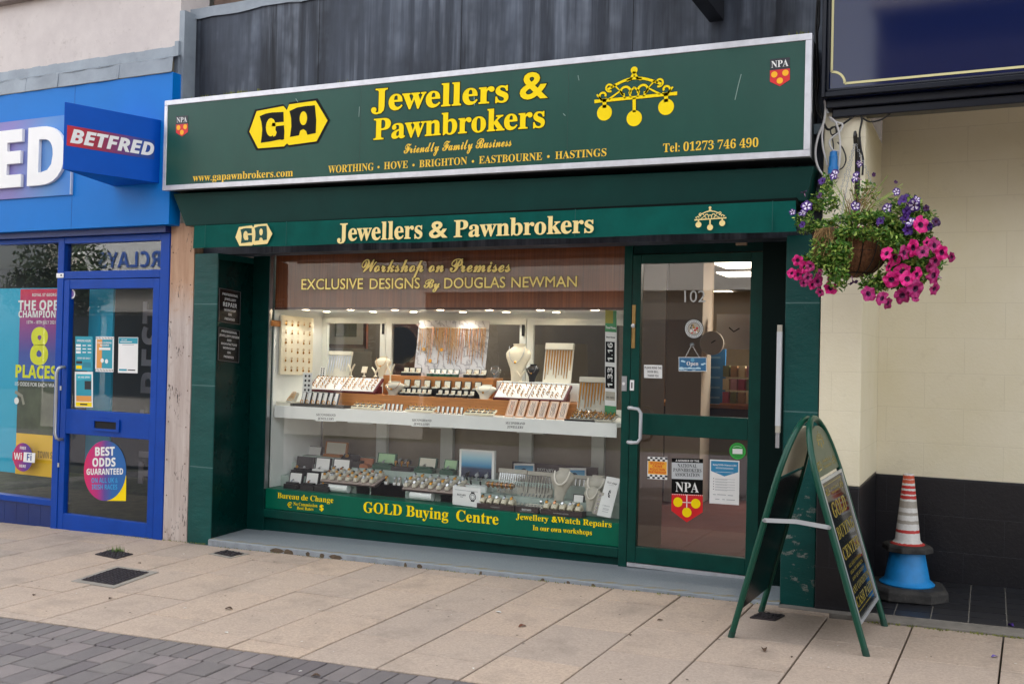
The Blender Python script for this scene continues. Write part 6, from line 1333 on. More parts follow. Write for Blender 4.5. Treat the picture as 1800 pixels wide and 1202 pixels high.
b = MB(); b.box(px_(995, .5), px_(1048, .5), .485, .50, S1, S1+.012, BOXB); tagged(b, 'display_bar', 'black bar in front of the gold filled tray at the right', 'display bar')
slot_tray('grey tray crowded with gold signet rings at the right end', 1003, 1043, .502, .62, S1, GREYF, 5, 4, 'large gold ring in the crowded grey tray', .04, sc_=1.8)
slot_tray('grey tray with gold studs in the right corner of the shelf', 1045, 1078, .49, .62, S1, GREYF, 4, 4, 'small gold ring in the corner grey tray', .035, sc_=1.6)
# ---- the two maroon ring cases with white pads
def red_case(label, xa, xb, ytop, ybot, where):
    Y0, Y1 = .67, .76; pass
    a, c = px_(xa, .67), px_(xb, .67); t = thing('ring_case', label, 'ring case', ((a+c)/2, .72, S2), 'maroon ring cases'); z0, z1 = S2+.012, S2+.125; f_ = F((a, .665, z0), (c-a, 0, 0), (0, .135, z1-z0)); b = MB(); b.prism(F((a, .665, S2), (0, .16, 0), (0, 0, 1)), [(0, 0), (1, 0), (1, .128), (.86, .128), (0, .014)], 0, c-a, MAROON) if False else b.fbox(f_, 0, 0, 1, 1, -.022, 0, MAROON)
    b.box(a+.01, c-.01, .73, .80, S2, S2+.06, MAROON); b.build('case_body', t, bevel=.003)
    for u0, u1 in ((.025, .493), (.507, .975)):
        b = MB(); b.fbox(f_, u0, .06, u1, .95, .0005, .004, SATIN); pd = b.build('pad', t)
        for i in range(7):
            for j in range(5):
                if rnd.random() < .12: continue
                u = u0+(u1-u0)*(i+.5)/7; v = .12+.8*(j+.4)/5; ring_at(f_.p(u, v, .004), 'gold ring on the white pads of the %s maroon case' % where, 'rings in the %s maroon case' % where, rnd.uniform(-.7, .7), scale=rnd.uniform(1.4, 2.0))
red_case('maroon ring case with two white pads on the left of the riser', 541, 659, 660, 694, 'left')
red_case('maroon ring case with two white pads on the right of the riser', 867, 994, 672, 706, 'right')
# ---- tan cards with chains leaning against the riser
for i in range(6):
    X = px_(889+i*18.2, .55); f_ = F((X, .545, S1), (.068, 0, 0), (0, .085, .125)); t = thing('chain_card', '%s pink-tan chain card from the left, leaning on the wooden riser' % ORD[i], 'chain card', (X+.035, .56, S1), 'tan chain cards'); b = MB(); b.fbox(f_, 0, 0, 1, 1, -.004, 0, TANF); b.rect(f_, .18, .08, .92, .96, .0008, mat('pale_chain_sleeve', '#d9c4b4', .35)); b.build('card', t); b = MB()
    for q in range(3): b.tube([f_.p(.35+.18*q+.05*math.sin(k*1.9+q), .14+.76*k/9, .003) for k in range(10)], .0016, CHROME if i else ROSE, 4)
    b.build('chain', t)
# ---- pendants board on the left side wall
p00, p01, p10 = atX(493, 658, -5.235), atX(495.5, 553.5, -5.235), atX(549, 660, -5.19)
f_ = F(p00, p10-p00, p01-p00); t = thing('pendant_board', 'cream board with rows of gold pendants on the left side wall', 'display board', (p00+p10)/2); b = MB(); b.fbox(f_, 0, 0, 1, 1, -.025, 0, CREAMF); bd_ = b.build('board', t, bevel=.003); b = MB(); b.fbox(f_, -.25, .80, .0, .90, -.03, -.01, WOODO); b.build('batten', t)
def pend(p, f_, s=1.0):
    b = MB(); N_ = f_.N; b.ring((0, 0, 0), .006*s, .0013*s, GOLD, N_, 9, 4); b.lathe([(0, -.002*s), (.0085*s, 0), (0, .003*s)], (0, 0, -.017*s), GOLD, 8, axis=N_); b.lathe([(0, .001*s), (.004*s, .003*s), (0, .005*s)], (0, 0, -.017*s), mat('dark_gem', '#3a2a20', .15), 6, axis=N_); return b
ps = None
for j in range(6):
    for i in range(5):
        q = f_.p(.13+.185*i, .90-.155*j, .006); lab = '%s gold pendant from the left in the %s row of the cream board' % (ORD[i], ORD[j])
        if ps is None: ps = pend(q, f_).build('pendant'); o = ps
        else: o = ps.copy(); COL.objects.link(o)
        o.location = q; o.scale = (rnd.uniform(.9, 1.5),)*3; tag(o, lab, 'pendant', 'pendants on the cream board')
# ---- marble board with chains
BY = 1.0; m00, m10, m01 = at(727, 658, .98), at(851, 662, .98), at(731, 563, 1.06); f_ = F(m00, Vector((m10.x-m00.x, 0, 0)), Vector((0, .07, m01.z-m00.z)))
t = thing('chain_board', 'tall grey marbled board hung with gold chains at the back of the window', 'display board', (m00+m10)/2); b = MB(); b.fbox(f_, 0, -.1, 1, 1, -.012, 0, MARBLE); b.build('board', t, bevel=.002); b = MB(); b.tube([f_.p(.03, .86, .012), f_.p(.97, .86, .012)], .004, CREAMF, 6); b.build('rail', t)
for i in range(26):
    u = .04+.92*i/25; ln = rnd.choice((.35, .42, .5, .6, .66, .56)); m = rnd.choice((GOLD, GOLD, GOLD, ROSE)); dx = rnd.uniform(.006, .016); b = MB()
    b.tube([f_.p(u-dx, .865, .014), f_.p(u-dx*.9, .865-ln*.5, .008), f_.p(u, .865-ln, .006), f_.p(u+dx*.9, .865-ln*.5, .008), f_.p(u+dx, .865, .014)], .0026, m, 4, cap=False)
    if i in (2, 5, 9): b.lathe([(.016, 0), (.016, .003), (0, .003)], f_.p(u, .865-ln-.05, .004), GOLD, 14, axis=(0, -1, .17))
    elif i % 3 == 0:
        for q in range(3): b.lathe([(0, -.004), (.0045, 0), (0, .004)], f_.p(u+rnd.uniform(-.012, .012), .865-ln*rnd.uniform(.4, 1.05), .008), mat('dark_gem', '#3a2a20', .15), 6)
    tagged(b, 'gold_chain', '%s gold chain from the left on the marbled board' % ORD[i], 'necklace', 'chains on the marbled board')
# ---- chain display cards
def chain_card(name, label, x0, x1, ytop, ybot, Y, lean, n, m, chm, group=None):
    a, c, tp = at(x0, ybot, Y), at(x1, ybot, Y), at(x0, ytop, Y+lean); f_ = F(a, Vector((c.x-a.x, 0, 0)), Vector((0, lean, tp.z-a.z))); t = thing(name, label, 'chain display', (a+c)/2, group); b = MB(); b.fbox(f_, 0, 0, 1, .84, -.008, 0, m); b.fbox(f_, 0, .84, 1, 1, -.012, .012, m); b.build('backing', t, bevel=.002)
    for i in range(n):
        u = .07+.86*i/(n-1); ln = rnd.choice((.5, .62, .7, .74)); b = MB(); b.tube([f_.p(u-.012, .83, .006), f_.p(u-.006, .83-ln*.6, .005), f_.p(u+.004, .83-ln, .004), f_.p(u+.016, .83-ln*.55, .005), f_.p(u+.02, .83, .006)], .003, chm, 4, cap=False); b.build('chain', t)
    return f_
chain_card('chain_display', 'cream chain card with fine silver chains left of the clock', 572, 613, 617, 661, .93, .05, 9, LINEN, STEEL)
chain_card('chain_display', 'tall cream card with gold chains right of the tall bust', 953, 1003, 603, 673, .93, .06, 10, LINEN, GOLD)
chain_card('chain_display', 'grey card with heavy gold chains at the right end of the shelf', 1013, 1062, 662, 722, .64, .06, 9, GREYF, GOLD)
chain_card('chain_display', 'wide grey card of silver chains, leftmost of three in the lower window', 872, 922, 822, 868, .72, .05, 12, GREYF, CHROME)
chain_card('chain_display', 'grey card of silver chains, second of three in the lower window', 923, 970, 827, 872, .72, .05, 9, GREYF, CHROME)
chain_card('chain_display', 'grey card of silver bracelets behind the busts in the lower window', 990, 1042, 833, 872, .74, .05, 7, GREYF, CHROME)
# ---- necklace busts
def bust(label, cx, ytop, ybot, Y, m, chm, wpx, lean=.25, pend_=True, skew=0.25):
    p = at(cx, ybot, Y); H = at(cx, ytop, Y).z-p.z; W = (at(cx+wpx/2, ybot, Y)-at(cx-wpx/2, ybot, Y)).x; t = thing('necklace_bust', label, 'necklace bust', p, 'necklace busts'); b = MB()
    prof = [(0, .40), (.16, .44), (.34, .56), (.5, .78), (.64, .96), (.74, 1.0), (.82, .86), (.885, .60), (.925, .46), (.96, .46), (.985, .50), (1.0, .50)]
    k = 20; vs = []
    for h, r in prof:
        for j in range(k):
            a = 2*math.pi*j/k; vs.append((p.x+r*W/2*math.cos(a)+skew*W*.28*(h-.5)*.6, p.y+r*W*.22*math.sin(a)+lean*H*.35*h, p.z+h*H))
    q = len(prof); b.add(vs, [(i*k+j, i*k+(j+1) % k, (i+1)*k+(j+1) % k, (i+1)*k+j) for i in range(q-1) for j in range(k)]+[tuple((q-1)*k+j for j in range(k)), tuple(range(k))[::-1]], m); b.build('bust', t, smooth=True)
    b = MB(); pts = []
    for i in range(13):
        a = math.pi*i/12; u = -math.cos(a)*.62; d = .93-.42*math.sin(a)**.9; pts.append((p.x+u*W/2+skew*W*.28*(d-.5)*.6, p.y+lean*H*.35*d-W*.22*max(0, 1-u*u)**.5*1.04-.002, p.z+d*H))
    b.tube(pts, max(.0018, W*.012) if chm is not PEARL else W*.035, chm, 5)
    if pend_: b.lathe([(0, -.006), (W*.05, 0), (0, .006)], pts[6], GOLD, 10, axis=(0, -1, 0))
    b.build('necklace', t)
PEARL = mat('pearl', '#ece6da', .25)
bust('tall cream bust with a pendant necklace near the window centre', 908, 604, 671, .90, CREAMF, STEEL, 44, .3)
bust('small cream bust leaning beside the left ring stands', 671, 626, 662, .90, CREAMF, GOLD, 28, .3)
bust('low cream neck form at the left of the ring boxes', 690, 670, 698, .70, GREYF, ROSE, 34, .9)
bust('low pale neck form at the right of the ring boxes', 851, 676, 704, .70, LINEN, STEEL, 36, .9)
bust('small black bust with a silver necklace behind the right maroon case', 935, 640, 673, .95, BOXB, CHROME, 24, .3)
bust('clear stand with a white pendant beside the top ring boxes', 870, 643, 672, .92, PERSPEX, CHROME, 20, .3)
bust('grey bust with a white pearl necklace in the lower window', 985, 823, 880, .60, GREYF, PEARL, 42, .45, False, .9)
bust('large pale grey bust behind the leaflet in the lower window', 1045, 836, 888, .62, GREYF, PEARL, 46, .5, False, .9)
bust('small grey neck form with pearls in front of the large pale bust', 1038, 855, 898, .53, GREYF, PEARL, 30, .6, False, .9)
# ---- forked ring stands
for i, (cx, ytop, ybot, Y) in enumerate(((617, 640, 662, .90), (640, 644, 662, .90), (660, 646, 662, .86), (686, 640, 672, .80), (915, 652, 672, .86))):
    p = at(cx, ybot, Y); H = at(cx, ytop, Y).z-p.z; b = MB(); b.lathe([(.016, 0), (.014, .006), (.006, .012)], p, CREAMF, 12)
    if i == 1: f_ = F((p.x-.025, p.y-.01, p.z+H*.4), (.05, 0, 0), (0, .02, H*.6)); b.fbox(f_, 0, 0, 1, 1, -.008, 0, CREAMF); b.tube([p, p+Vector((0, 0, H*.5))], .006, CREAMF, 8)
    else:
        b.tube([p, p+Vector((0, 0, H*.45))], .006, CREAMF, 8)
        for s_ in (-1, 1): b.tube([p+Vector((0, 0, H*.42)), p+Vector((s_*.012, 0, H*.62)), p+Vector((s_*.022, 0, H*.82)), p+Vector((s_*.036, 0, H))], .006, CREAMF, 8, rr=[.007, .008, .0075, .006])
    tagged(b, 'ring_stand', ('cream forked ring stand right of the silver chain card', 'cream tablet ring stand between two forked ones', 'cream forked ring stand beside the small bust', 'tall cream forked ring stand by the low neck form', 'cream forked ring stand at the foot of the tall bust')[i], 'ring stand', 'ring stands', smooth=True)
# ---- bits at the left end of the shelf
b = MB(); b.box(px_(488, .5), px_(517, .5), .49, .60, S1, S1+.03, LINEN); tagged(b, 'display_block', 'pale block under the gold bangles at the left end of the shelf', 'display block')
b = MB(); p = at(512, 700, .55); f_ = F((p.x-.045, .53, S1+.03), (.09, 0, 0), (0, .07, .075)); b.prism(f_, [(0, 0), (1, 0), (.85, 1), (.25, 1)], -.02, 0, GREYF); o = tagged(b, 'bangle_stand', 'grey sloped stand of gold bangles at the left end of the shelf', 'bangle stand')
for i in range(4):
    b = MB(); b.ring(f_.p(.5, .25+.2*i, .012), .028-.003*i, .002, GOLD, f_.N+Vector((0, 0, .8)), 20, 5); tagged(b, 'gold_bangle', 'gold bangle, %s from the bottom on the grey sloped stand' % ORD[i], 'bangle', 'gold bangles on the sloped stand')
for i, (x0, x1, yt, yb) in enumerate(((531, 547, 655, 692), (561, 571, 645, 662))):
    Y = .66 if i == 0 else .9; f_ = FY((x0, yb), (x1, yb+.5), (x0+2, yt), Y); b = MB(); b.fbox(f_, 0, 0, 1, 1, -.004, 0, PAPER)
    for j in range(4):
        for k in (.3, .7): b.disc(f_, k, .85-.22*j, .12, .001, INK, k=8)
    tagged(b, 'earring_card', ('white earring card standing at the left of the maroon case', 'small white earring card behind the left maroon case')[i], 'earring card', 'white earring cards')
# tall price poster at the right end
f_ = FY((1063, 735), (1083, 737), (1064, 545), .60); b = MB(); b.fbox(f_, 0, 0, 1, 1, -.004, 0, PAPER); b.rect(f_, 0, .80, 1, 1, .0008, mat('poster_green', '#3f8f5a', .5)); b.rect(f_, 0, .88, .7, 1, .0011, mat('poster_yellowgreen', '#a5a03a', .5)); b.line('Travel Money', 'g', f_, .5, .83, .022, PAPER, .9, n=.002, off=.03); b.line('Best Rates', 'g', f_, .5, .745, .014, INK, .8, n=.002, off=.03)
for v0, v1, tx in ((.52, .71, '1.16'), (.28, .48, '1.33')):
    b.rect(f_, .05, v0, .85, v1, .001, BLACK); b.text(tx, 'ss', F(f_.p(.66, v0+.01), f_.V*(v1-v0-.02), -f_.U*.42), PAPER, n=.002)
b.rect(f_, .05, .17, .9, .25, .001, GREYF); b.line('NO FEES', 'ss', f_, .5, .19, .014, INK, .7, n=.002); b.rect(f_, 0, .02, 1, .12, .001, mat('poster_green', '#3f8f5a', .5)); tagged(b, 'rate_poster', 'narrow white and green rate poster at the right end of the window', 'poster')
# ---- white rolled sheets hanging under the shelf: sockets
for i, (x0, x1) in enumerate(((617, 655), (761, 800), (914, 960))):
    b = MB(); Y = .72; b.box(px_(x0, Y), px_(x1, Y), Y-.03, Y+.03, SHZ-.125, SHZ-.031, WHTF); b.build('socket_box', shf)
# ------------------------------------------------------------------ lower window
def watch(p, s, m, dial, rz=0, strap=None):
    """face, lugs and a strap curving down over its cushion"""
    b = MB(); X, Y, Z = p; strap = strap or m; d = Vector((0, -.8, .6)).normalized(); f_ = F((X-s, Y, Z), (2*s, 0, 0), (0, .6*2*s*.5, .8*2*s*.5)); c = f_.p(.5, .5)
    b.lathe([(s*.62, -.1*s), (s*.66, .1*s), (s*.55, .28*s)], c, m, 16, axis=f_.N); b.lathe([(0, .24*s), (s*.54, .24*s)], c, dial, 16, axis=f_.N); b.tube([c, c+f_.V.normalized()*s*.4+f_.N*s*.26], s*.04, INK, 4)
    for sg_ in (-1, 1): b.tube([c+f_.V.normalized()*sg_*s*.55, c+f_.V.normalized()*sg_*s*1.1-f_.N*s*.35, c+f_.V.normalized()*sg_*s*1.25-f_.N*s*.9], s*.26, strap, 6)
    return b
DIALW, DIALB, DIALG = mat('pale_dial', '#d8d6cc', .3), mat('black_dial', '#101012', .2), mat('green_dial', '#20513a', .3)
LEATH = mat('black_leather', '#141010', .5)
def watch_box(label, x0, x1, ytop, ybot, Y, m, lining, group='watch boxes', cushion=None, depth=.07):
    a, c = at(x0, ybot, Y), at(x1, ybot, Y); Z = base_z(Y); H = at(x0, ytop, Y+.05).z-Z; w_ = c.x-a.x; t = thing('watch_box', label, 'watch box', ((a.x+c.x)/2, Y, Z), group)
    b = MB(); b.box(a.x, c.x, Y, Y+depth, Z, Z+H*.3, m); b.build('box_base', t, bevel=.002)
    b = MB(); b.box(a.x+w_*.12, c.x-w_*.12, Y+.006, Y+depth-.012, Z+H*.3, Z+H*.42, cushion or m); b.build('cushion', t, bevel=.004)
    b = MB(); f_ = F((a.x, Y+depth*.9, Z+H*.3), (w_, 0, 0), (0, .02, H*.7)); b.fbox(f_, 0, 0, 1, 1, -.02, 0, m); b.fbox(f_, .07, .05, .93, .94, .0, .001, lining); b.build('box_lid', t, bevel=.002)
    return ((a.x+c.x)/2, Y+.02, Z+H*.42), w_, f_
def base_z(Y): return L0 if Y < .6 else (L1 if Y < .74 else L2)
wl_all = []
def put_watch(p, s, m, dial, label, strap=None, group='watches on show'): tagged(watch(p, s, m, dial, strap=strap), 'wrist_watch', label, 'watch', group, smooth=True)
for i, (x0, x1, mm, dl) in enumerate(((498, 521, CHROME, DIALB), (527, 550, ROSE, DIALW), (552, 577, GOLD, DIALW))):
    c, w_, f_ = watch_box('%s black watch box from the left in the front row' % ORD[i], x0, x1, 829, 860+i*2, .50, BOXB, SATIN, 'black watch boxes in the front row'); put_watch((c[0], c[1], c[2]+.002), .016, mm, dl, ('silver watch with a black strap in the leftmost front box', 'rose gold watch in the second front box', 'gold watch in the third front box')[i], LEATH)
c, w_, f_ = watch_box('black box with two watches behind the front row', 511, 541, 801, 838, .66, BOXB, BOXB); put_watch((c[0]-.03, c[1]-.02, c[2]-.0), .02, GOLD, DIALW, 'gold watch hanging on the front of the black double box', LEATH); put_watch((c[0]+.03, c[1], c[2]), .017, STEEL, DIALB, 'steel watch inside the black double box', LEATH)
c, w_, f_ = watch_box('black box with white lining, left of two behind the front row', 544, 571, 803, 838, .66, BOXB, SATIN, cushion=SATIN); put_watch(c, .018, CHROME, DIALB, 'steel watch in the left white lined box')
c, w_, f_ = watch_box('black box with white lining, right of two behind the front row', 575, 606, 805, 840, .66, BOXB, SATIN, cushion=SATIN); put_watch(c, .018, CHROME, DIALG, 'steel watch in the right white lined box')
c, w_, f_ = watch_box('small brown topped box at the back left of the lower window', 530, 556, 783, 805, .90, BROWNB, SATIN)
c, w_, f_ = watch_box('open honey wood watch case at the back left', 562, 601, 775, 806, .90, WOODO, LINEN)
b = MB(); p = at(612, 825, .76); b.box(p.x-.10, p.x+.11, .75, .86, L2, L2+.05, BOXB); b.prism(F((p.x-.09, .76, L2+.05), (.18, 0, 0), (0, .05, .05)), [(0, 0), (1, 0), (.9, 1), (.1, 1)], -.03, .0, BOXB); tagged(b, 'watch_cushion', 'low black cushion block holding a gold watch', 'display block'); put_watch((p.x-.03, .775, L2+.075), .026, GOLD, DIALB, 'large gold watch on the low black cushion block', LEATH)
c, w_, f_ = watch_box('small orange leather box behind the left watch tray', 622, 646, 804, 824, .755, mat('orange_leather', '#a8653c', .5), mat('orange_leather', '#a8653c', .5))
c, w_, f_ = watch_box('open green watch box with pale green lining', 654, 687, 795, 826, .755, GREENB, GREENL); put_watch(c, .018, STEEL, DIALB, 'steel watch in the open green box')
c, w_, f_ = watch_box('green watch box with a cream lid lining in the middle', 727, 759, 803, 834, .755, GREENB, LINEN, cushion=GREENB); put_watch(c, .018, CHROME, DIALW, 'silver watch in the cream lined green box')
c, w_, f_ = watch_box('green and white watch box beside the sea picture', 772, 796, 807, 836, .755, GREENB, GREENL); put_watch(c, .018, STEEL, DIALB, 'steel watch in the green and white box')
b = MB(); p = at(704, 835, .755); b.box(p.x-.08, p.x+.09, .75, .84, L2, L2+.03, BOXB); b.tube([(p.x-.06, .79, L2+.07), (p.x+.07, .79, L2+.07)], .018, LEATH, 10); tagged(b, 'watch_stand', 'black bar stand carrying a cluster of gold watches', 'watch stand')
for i in range(5): put_watch((p.x-.055+i*.028, .765+.006*(i % 2), L2+.06+.014*(i % 2)), .02, (GOLD, STEEL, GOLD, CHROME, GOLD)[i], (DIALW, DIALB)[i % 2], '%s watch from the left in the cluster on the black bar' % ORD[i])
# watch trays with rows of grey cushions
def watch_tray(label, x0, x1, ytop, ybot, Y0, Y1, nx, ny, where, watches):
    a, c = px_(x0, Y0), px_(x1, Y0); z0 = at((x0+x1)/2, ybot, Y0).z; t = thing('watch_tray', label, 'watch tray', ((a+c)/2, Y0, z0), 'sloping watch trays'); f_ = F((a, Y0, z0+.006), (c-a, 0, 0), (0, Y1-Y0, .055)); b = MB(); b.fbox(f_, 0, 0, 1, 1, -.012, 0, BROWNB); b.fbox(f_, .01, .01, .99, .99, .0, .012, mat('pink_grey_suede', '#b3a29a', .8)); b.build('tray', t, bevel=.002)
    b = MB(); b.tube([(a+.07, Y0+.03, (z0+L0)/2), (a+.26, Y0+.03, (z0+L0)/2)], (z0-L0)/2-.004, WHT, 14); b.box(a+.3, c-.1, Y0+.08, Y1, L0, z0+.03, TEALC); b.build('tray_support', t)
    k = 0
    for j in range(ny):
        for i in range(nx):
            q = f_.p((i+.5)/nx, (j+.5)/ny, .012); r_ = (c-a)/nx*.27; b = MB(); b.tube([q+Vector((0, -.024, .0)), q+Vector((0, -.018, .016)), q+Vector((0, .0, .023)), q+Vector((0, .018, .02)), q+Vector((0, .024, .004))], r_, CUSH, 8, rr=[r_*.8, r_, r_, r_, r_*.8]); b.build('cushion', t, smooth=True)
            m = watches[k % len(watches)]; k += 1
            tagged(watch((q.x, q.y-.020, q.z+.030), .020, m[0], m[1], strap=m[2]), 'wrist_watch', '%s watch in the %s row of the %s sloping tray' % (ORD[i], ORD[j], where), 'watch', 'watches in the %s sloping tray' % where, smooth=True)
watch_tray('left sloping watch tray in the lower window', 567, 664, 815, 852, .52, .70, 7, 3, 'left', [(GOLD, DIALW, LEATH), (STEEL, DIALW, STEEL), (GOLD, DIALW, LEATH), (ROSE, DIALW, LEATH)])
watch_tray('right sloping watch tray in the lower window', 711, 812, 830, 866, .52, .69, 7, 3, 'right', [(STEEL, DIALB, STEEL), (CHROME, DIALW, CHROME), (STEEL, DIALB, LEATH), (GOLD, DIALW, GOLD)])
for i, px in enumerate((668, 683, 698, 706, 716)):
    X = px_(px, .62); b = MB(); b.lathe([(.014, 0), (.014, .05), (.010, .055)], (X, .64, L1), GREYF, 12); b.box(X-.012, X+.012, .618, .62, L1, L1+.02, PAPER); tagged(b, 'watch_post', '%s upright watch post from the left between the trays' % ORD[i], 'watch stand', 'upright watch posts', smooth=True); put_watch((X, .622, L1+.045), .016, (GOLD, GOLD, STEEL, CHROME, STEEL)[i], (DIALW, DIALW, DIALB, DIALW, DIALB)[i], 'watch on the %s upright post between the trays' % ORD[i])
b = MB(); b.box(px_(660, .62), px_(720, .62), .60, .70, L0, L1-.001, WOODO); tagged(b, 'display_block', 'brown block under the upright watch posts', 'display block')
# sea picture stand with watches
a, c = at(799, 848, .68), at(861, 848, .68); t = thing('picture_stand', 'white stand with a blue sea picture behind steel watches', 'display stand', ((a.x+c.x)/2, .68, L1)); b = MB(); zt_s = at(800, 788, .74).z; b.box(a.x, c.x, .64, .78, L1, L1+.045, WHT); b.box(a.x, c.x, .745, .78, L1+.045, zt_s, WHT); b.build('stand', t, bevel=.003)
f_ = F((a.x+.02, .7445, L1+.05), (c.x-a.x-.04, 0, 0), (0, 0, zt_s-L1-.06)); b = MB(); b.rect(f_, 0, 0, 1, 1, 0, gradient('sea_picture', [(0, '#101c33'), (.45, '#132e4e'), (.55, '#2b86b4'), (.8, '#9cc8d8'), (1, '#d7dfe0')], 'v')); b.build('picture', t)
for i in range(6): put_watch((a.x+.05+i*(c.x-a.x-.1)/5, .70+.01*(i % 2), L1+.075+.03*(i % 2)), .026, (STEEL, DIALB, CHROME, STEEL, CHROME, STEEL)[i], (DIALB, DIALB, DIALW, DIALB, DIALW, DIALB)[i], '%s large watch from the left in front of the sea picture' % ORD[i], (STEEL, LEATH, LEATH, STEEL, LEATH, STEEL)[i])
# white card with a watch drawing
f_ = FY((795.5, 886), (844.5, 892), (796, 853), .475); b = MB(); b.fbox(f_, 0, 0, 1, 1, -.008, 0, PAPER); b.rect(f_, .08, .80, .9, .82, .001, mat('grey_print', '#8b8f94', .6)); b.line('ROTARY', 'sb', f_, .32, .52, .09, INK, .36, n=.0014); b.line('SWISS', 'sb', f_, .32, .44, .04, INK, .12, n=.0014)
b.disc(f_, .72, .52, .12, .001, INK); b.disc(f_, .72, .52, .095, .0013, PAPER); b.disc(f_, .72, .52, .07, .0016, INK); b.disc(f_, .72, .52, .055, .0019, PAPER); b.rect(f_, .66, .69, .78, .78, .001, INK); b.rect(f_, .66, .27, .78, .35, .001, INK); tagged(b, 'advert_card', 'white card with a watch drawing at the front of the lower window', 'card')
# dark brown blocks with cream cushions and watches
def cushion_box(label, x0, x1, ybot, ytop, txt, n, where):
    a, c = at(x0, ybot, .475), at(x1, ybot, .475); Z = L0; H = .038; t = thing('watch_block', label, 'watch block', ((a.x+c.x)/2, .5, Z), 'dark brown watch blocks'); b = MB(); b.box(a.x, c.x, .472, .56, Z, Z+H, BROWNB); blk = b.build('block', t, bevel=.002); b = MB(); f_ = F((a.x, .4715, Z), (c.x-a.x, 0, 0), (0, 0, H)); b.line(txt, 'sb', f_, .5, .38, .2, mat('silver_print', '#b9b5b0', .4), .5, n=.001); b.build('lettering', blk)
    for i in range(n):
        x = a.x+(c.x-a.x)*(i+.6)/(n+.2); q = Vector((x, .515, Z+H)); r_ = (c.x-a.x)/n*.34; b = MB(); b.tube([q+Vector((0, -.034, .004)), q+Vector((0, -.022, .022)), q+Vector((0, 0, .03)), q+Vector((0, .02, .024)), q+Vector((0, .03, .004))], r_, CREAMF, 10); b.build('cushion', t, smooth=True); tagged(watch((x, .488, Z+H+.042), .017, (GOLD, ROSE, CHROME, STEEL, GOLD)[i % 5], (DIALW, DIALB)[i % 2], strap=(LEATH, GOLD, STEEL)[i % 3]), 'wrist_watch', '%s watch from the left on the %s cream cushions' % (ORD[i], where), 'watch', 'watches on cream cushions', smooth=True)
cushion_box('dark brown watch block with cream cushions at the left front', 838, 904, 898, 870, 'WATERTIGHT', 5, 'left brown block\u2019s'); cushion_box('dark brown watch block with cream cushions at the right front', 950, 1023, 908, 880, 'SAVANNAH SAPPHIRE', 5, 'right brown block\u2019s')
a, c = at(906, 900, .475), at(946, 904, .475); b = MB(); b.box(a.x, c.x, .473, .55, L0, L0+.04, BROWNB); f_ = F((a.x, .4725, L0), (c.x-a.x, 0, 0), (0, 0, .04)); b.line('ROTARY', 'sb', f_, .5, .4, .32, PAPER, .5, n=.001); b.rect(f_, .2, .22, .8, .27, .001, mat('silver_print', '#b9b5b0', .4)); tagged(b, 'brand_block', 'plain dark brown block with white capitals between the cushion blocks', 'display block', bevel=.002)
# rose gold bracelets on a bar, dark sign panel and its two small pictures
p = at(877, 862, .60); b = MB(); b.tube([(p.x-.11, .61, L1+.075), (p.x+.12, .61, L1+.075)], .016, mat('bronze_bar', '#9a8670', .4, metal=.6), 12)
for k in (-.1, .02, .11): b.box(p.x+k-.02, p.x+k+.02, .615, .64, L1, L1+.06, PERSPEX)
tagged(b, 'bracelet_bar', 'bronze bracelet bar on clear supports in the lower window', 'bracelet bar', smooth=True)
for i in range(6): b = MB(); b.ring((p.x-.09+i*.037, .61, L1+.072), .02, .005, (ROSE, GOLD)[i % 2], (1, 0, 0), 14, 6); tagged(b, 'bracelet', '%s bracelet from the left on the bronze bar' % ORD[i], 'bracelet', 'bracelets on the bronze bar', smooth=True)
a, c = at(900, 835, .98), at(1050, 835, .98); zt_p = at(905, 811, .98).z; t = thing('display_backdrop', 'long dark panel with white capitals behind the silver chain cards', 'panel', ((a.x+c.x)/2, .98, L2)); b = MB(); b.box(a.x, c.x, .98, 1.0, L2, zt_p, BROWNB); b.build('panel', t); b = MB(); b.line('ROTARY', 'sb', F((a.x, .979, L2), (c.x-a.x, 0, 0), (0, 0, zt_p-L2)), .40, .5, .2, PAPER, .3, n=.001); b.build('lettering', t)
for i, (x0, x1, yt, yb) in enumerate(((903, 939, 814, 838), (990, 1030, 822, 846))):
    f_ = FY((x0, yb), (x1, yb+.8), (x0, yt), .94); b = MB(); b.fbox(f_, 0, 0, 1, 1, -.006, 0, PAPER); b.rect(f_, .05, .08, .95, .85, .001, gradient('sky_picture', [(0, '#8fd0e8'), (1, '#1b86c0')], 'v')); b.disc(f_, .5, .4, .15, .0016, mat('sky_picture_dark', '#12425e', .5)); tagged(b, 'picture_card', ('blue picture card above the leftmost silver chain card', 'blue picture card above the grey pearl bust')[i], 'picture', 'blue picture cards')
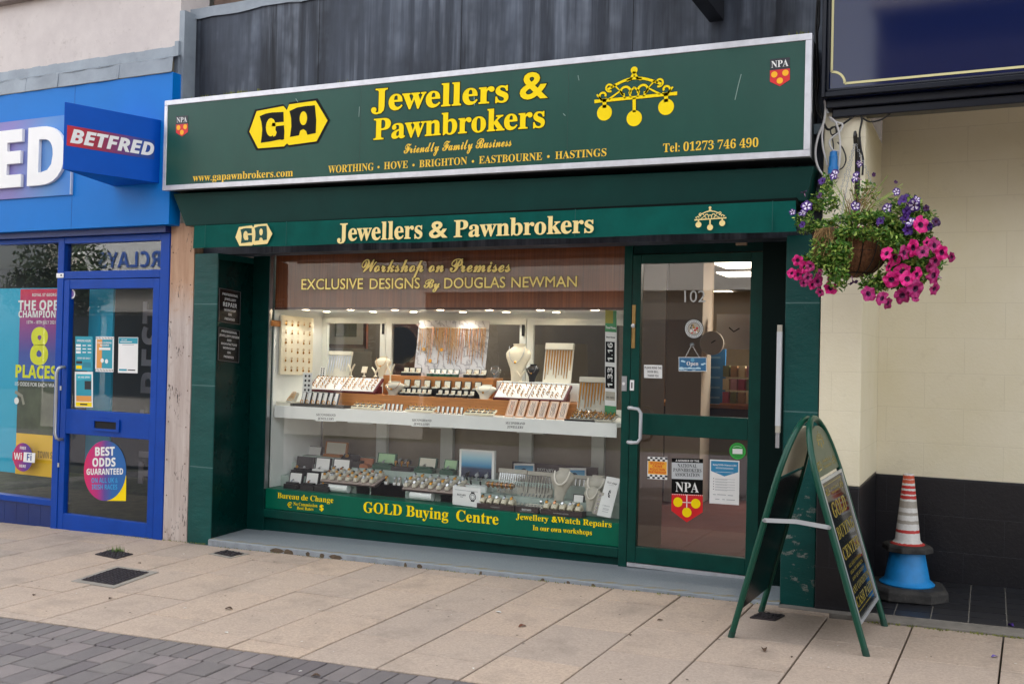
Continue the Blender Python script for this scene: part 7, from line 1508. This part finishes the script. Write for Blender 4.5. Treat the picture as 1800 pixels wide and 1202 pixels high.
# silver trays and bits in front of the chain cards
a = at(905, 872, .58); b = MB(); f_ = F((a.x, .56, L0+.02), (.24, 0, 0), (0, .14, .09)); b.fbox(f_, 0, 0, 1, 1, -.01, 0, GREYF)
for i in range(8): b.tube([f_.p(.06+.125*i, .08, .004), f_.p(.05+.125*i, .92, .004)], .004, CHROME, 5)
tagged(b, 'bracelet_tray', 'grey sloped tray of silver bracelets in front of the chain cards', 'bracelet tray')
a = at(923, 886, .52); b = MB(); f_ = F((a.x, .50, L0+.03), (.15, 0, 0), (0, .06, .025)); b.fbox(f_, 0, 0, 1, 1, -.028, 0, LINEN)
for i in range(5): b.ring(f_.p(.12+.19*i, .5, .006), .009, .0025, CHROME, (0, -.4, 1), 10, 5)
tagged(b, 'ring_tray', 'small pale tray of silver rings beside the sloped bracelets', 'ring tray')
for i, (px, yb, ht) in enumerate(((946, 888, .06), (957, 884, .10), (965, 886, .085))):
    X = px_(px, .58); b = MB(); b.box(X-.012, X+.012, .575, .59, L0, L0+ht, PERSPEX); b.lathe([(0, -.004), (.012, 0), (0, .006)], (X, .572, L0+ht*.7), CHROME, 12, axis=(0, -1, 0)); tagged(b, 'pendant_stand', '%s clear pendant stand from the left by the pearl bust' % ORD[i], 'pendant stand', 'clear pendant stands')
c, w_, f_ = watch_box('small black box with white lining between the grey busts', 1000, 1019, 868, 888, .55, BOXB, SATIN); a = at(985, 893, .53)
b = MB(); f_ = F((a.x, .54, L0), (.05, 0, 0), (.05, .05, .09)); b.fbox(f_, 0, 0, 1, 1, -.008, 0, GREYF)
for i in range(3): b.tube([f_.p(.2+.3*i, .1, .003), f_.p(.2+.3*i, .9, .003)], .003, CHROME, 5)
tagged(b, 'bracelet_card', 'slim grey bracelet card leaning left of the small black box', 'bracelet card')
f_ = FY((1049, 905), (1073, 910), (1062, 838), .475); b = MB(); f_.V.y += .05; b.fbox(f_, 0, 0, 1, 1, -.004, 0, PAPER); b.line('Gold Army', 'sc', f_, .5, .84, .05, INK, .7, n=.0014); b.rect(f_, .3, .8, .7, .805, .001, mat('grey_print', '#8b8f94', .6))
for i in range(9): b.disc(f_, .5+rnd.uniform(-.06, .06), .5+.02*i, .05, .001+.0001*i, INK, k=7)
b.line('Collection', 'sb', f_, .5, .26, .03, mat('grey_print', '#8b8f94', .6), .6, n=.0014)
for v in (.2, .17, .12): b.rect(f_, .3, v, .75, v+.008, .001, mat('grey_print', '#8b8f94', .6))
tagged(b, 'leaflet', 'white leaflet with script heading at the right end of the lower window', 'leaflet')
f_ = FY((1040, 902), (1050, 904), (1052, 864), .50); b = MB(); b.fbox(f_, 0, 0, 1, 1, -.004, 0, GREYF)
for i in range(5): b.disc(f_, .5, .1+.19*i, .25, .0015, CHROME, k=8)
tagged(b, 'bracelet_card', 'slim card with silver bracelets leaning beside the leaflet', 'bracelet card')
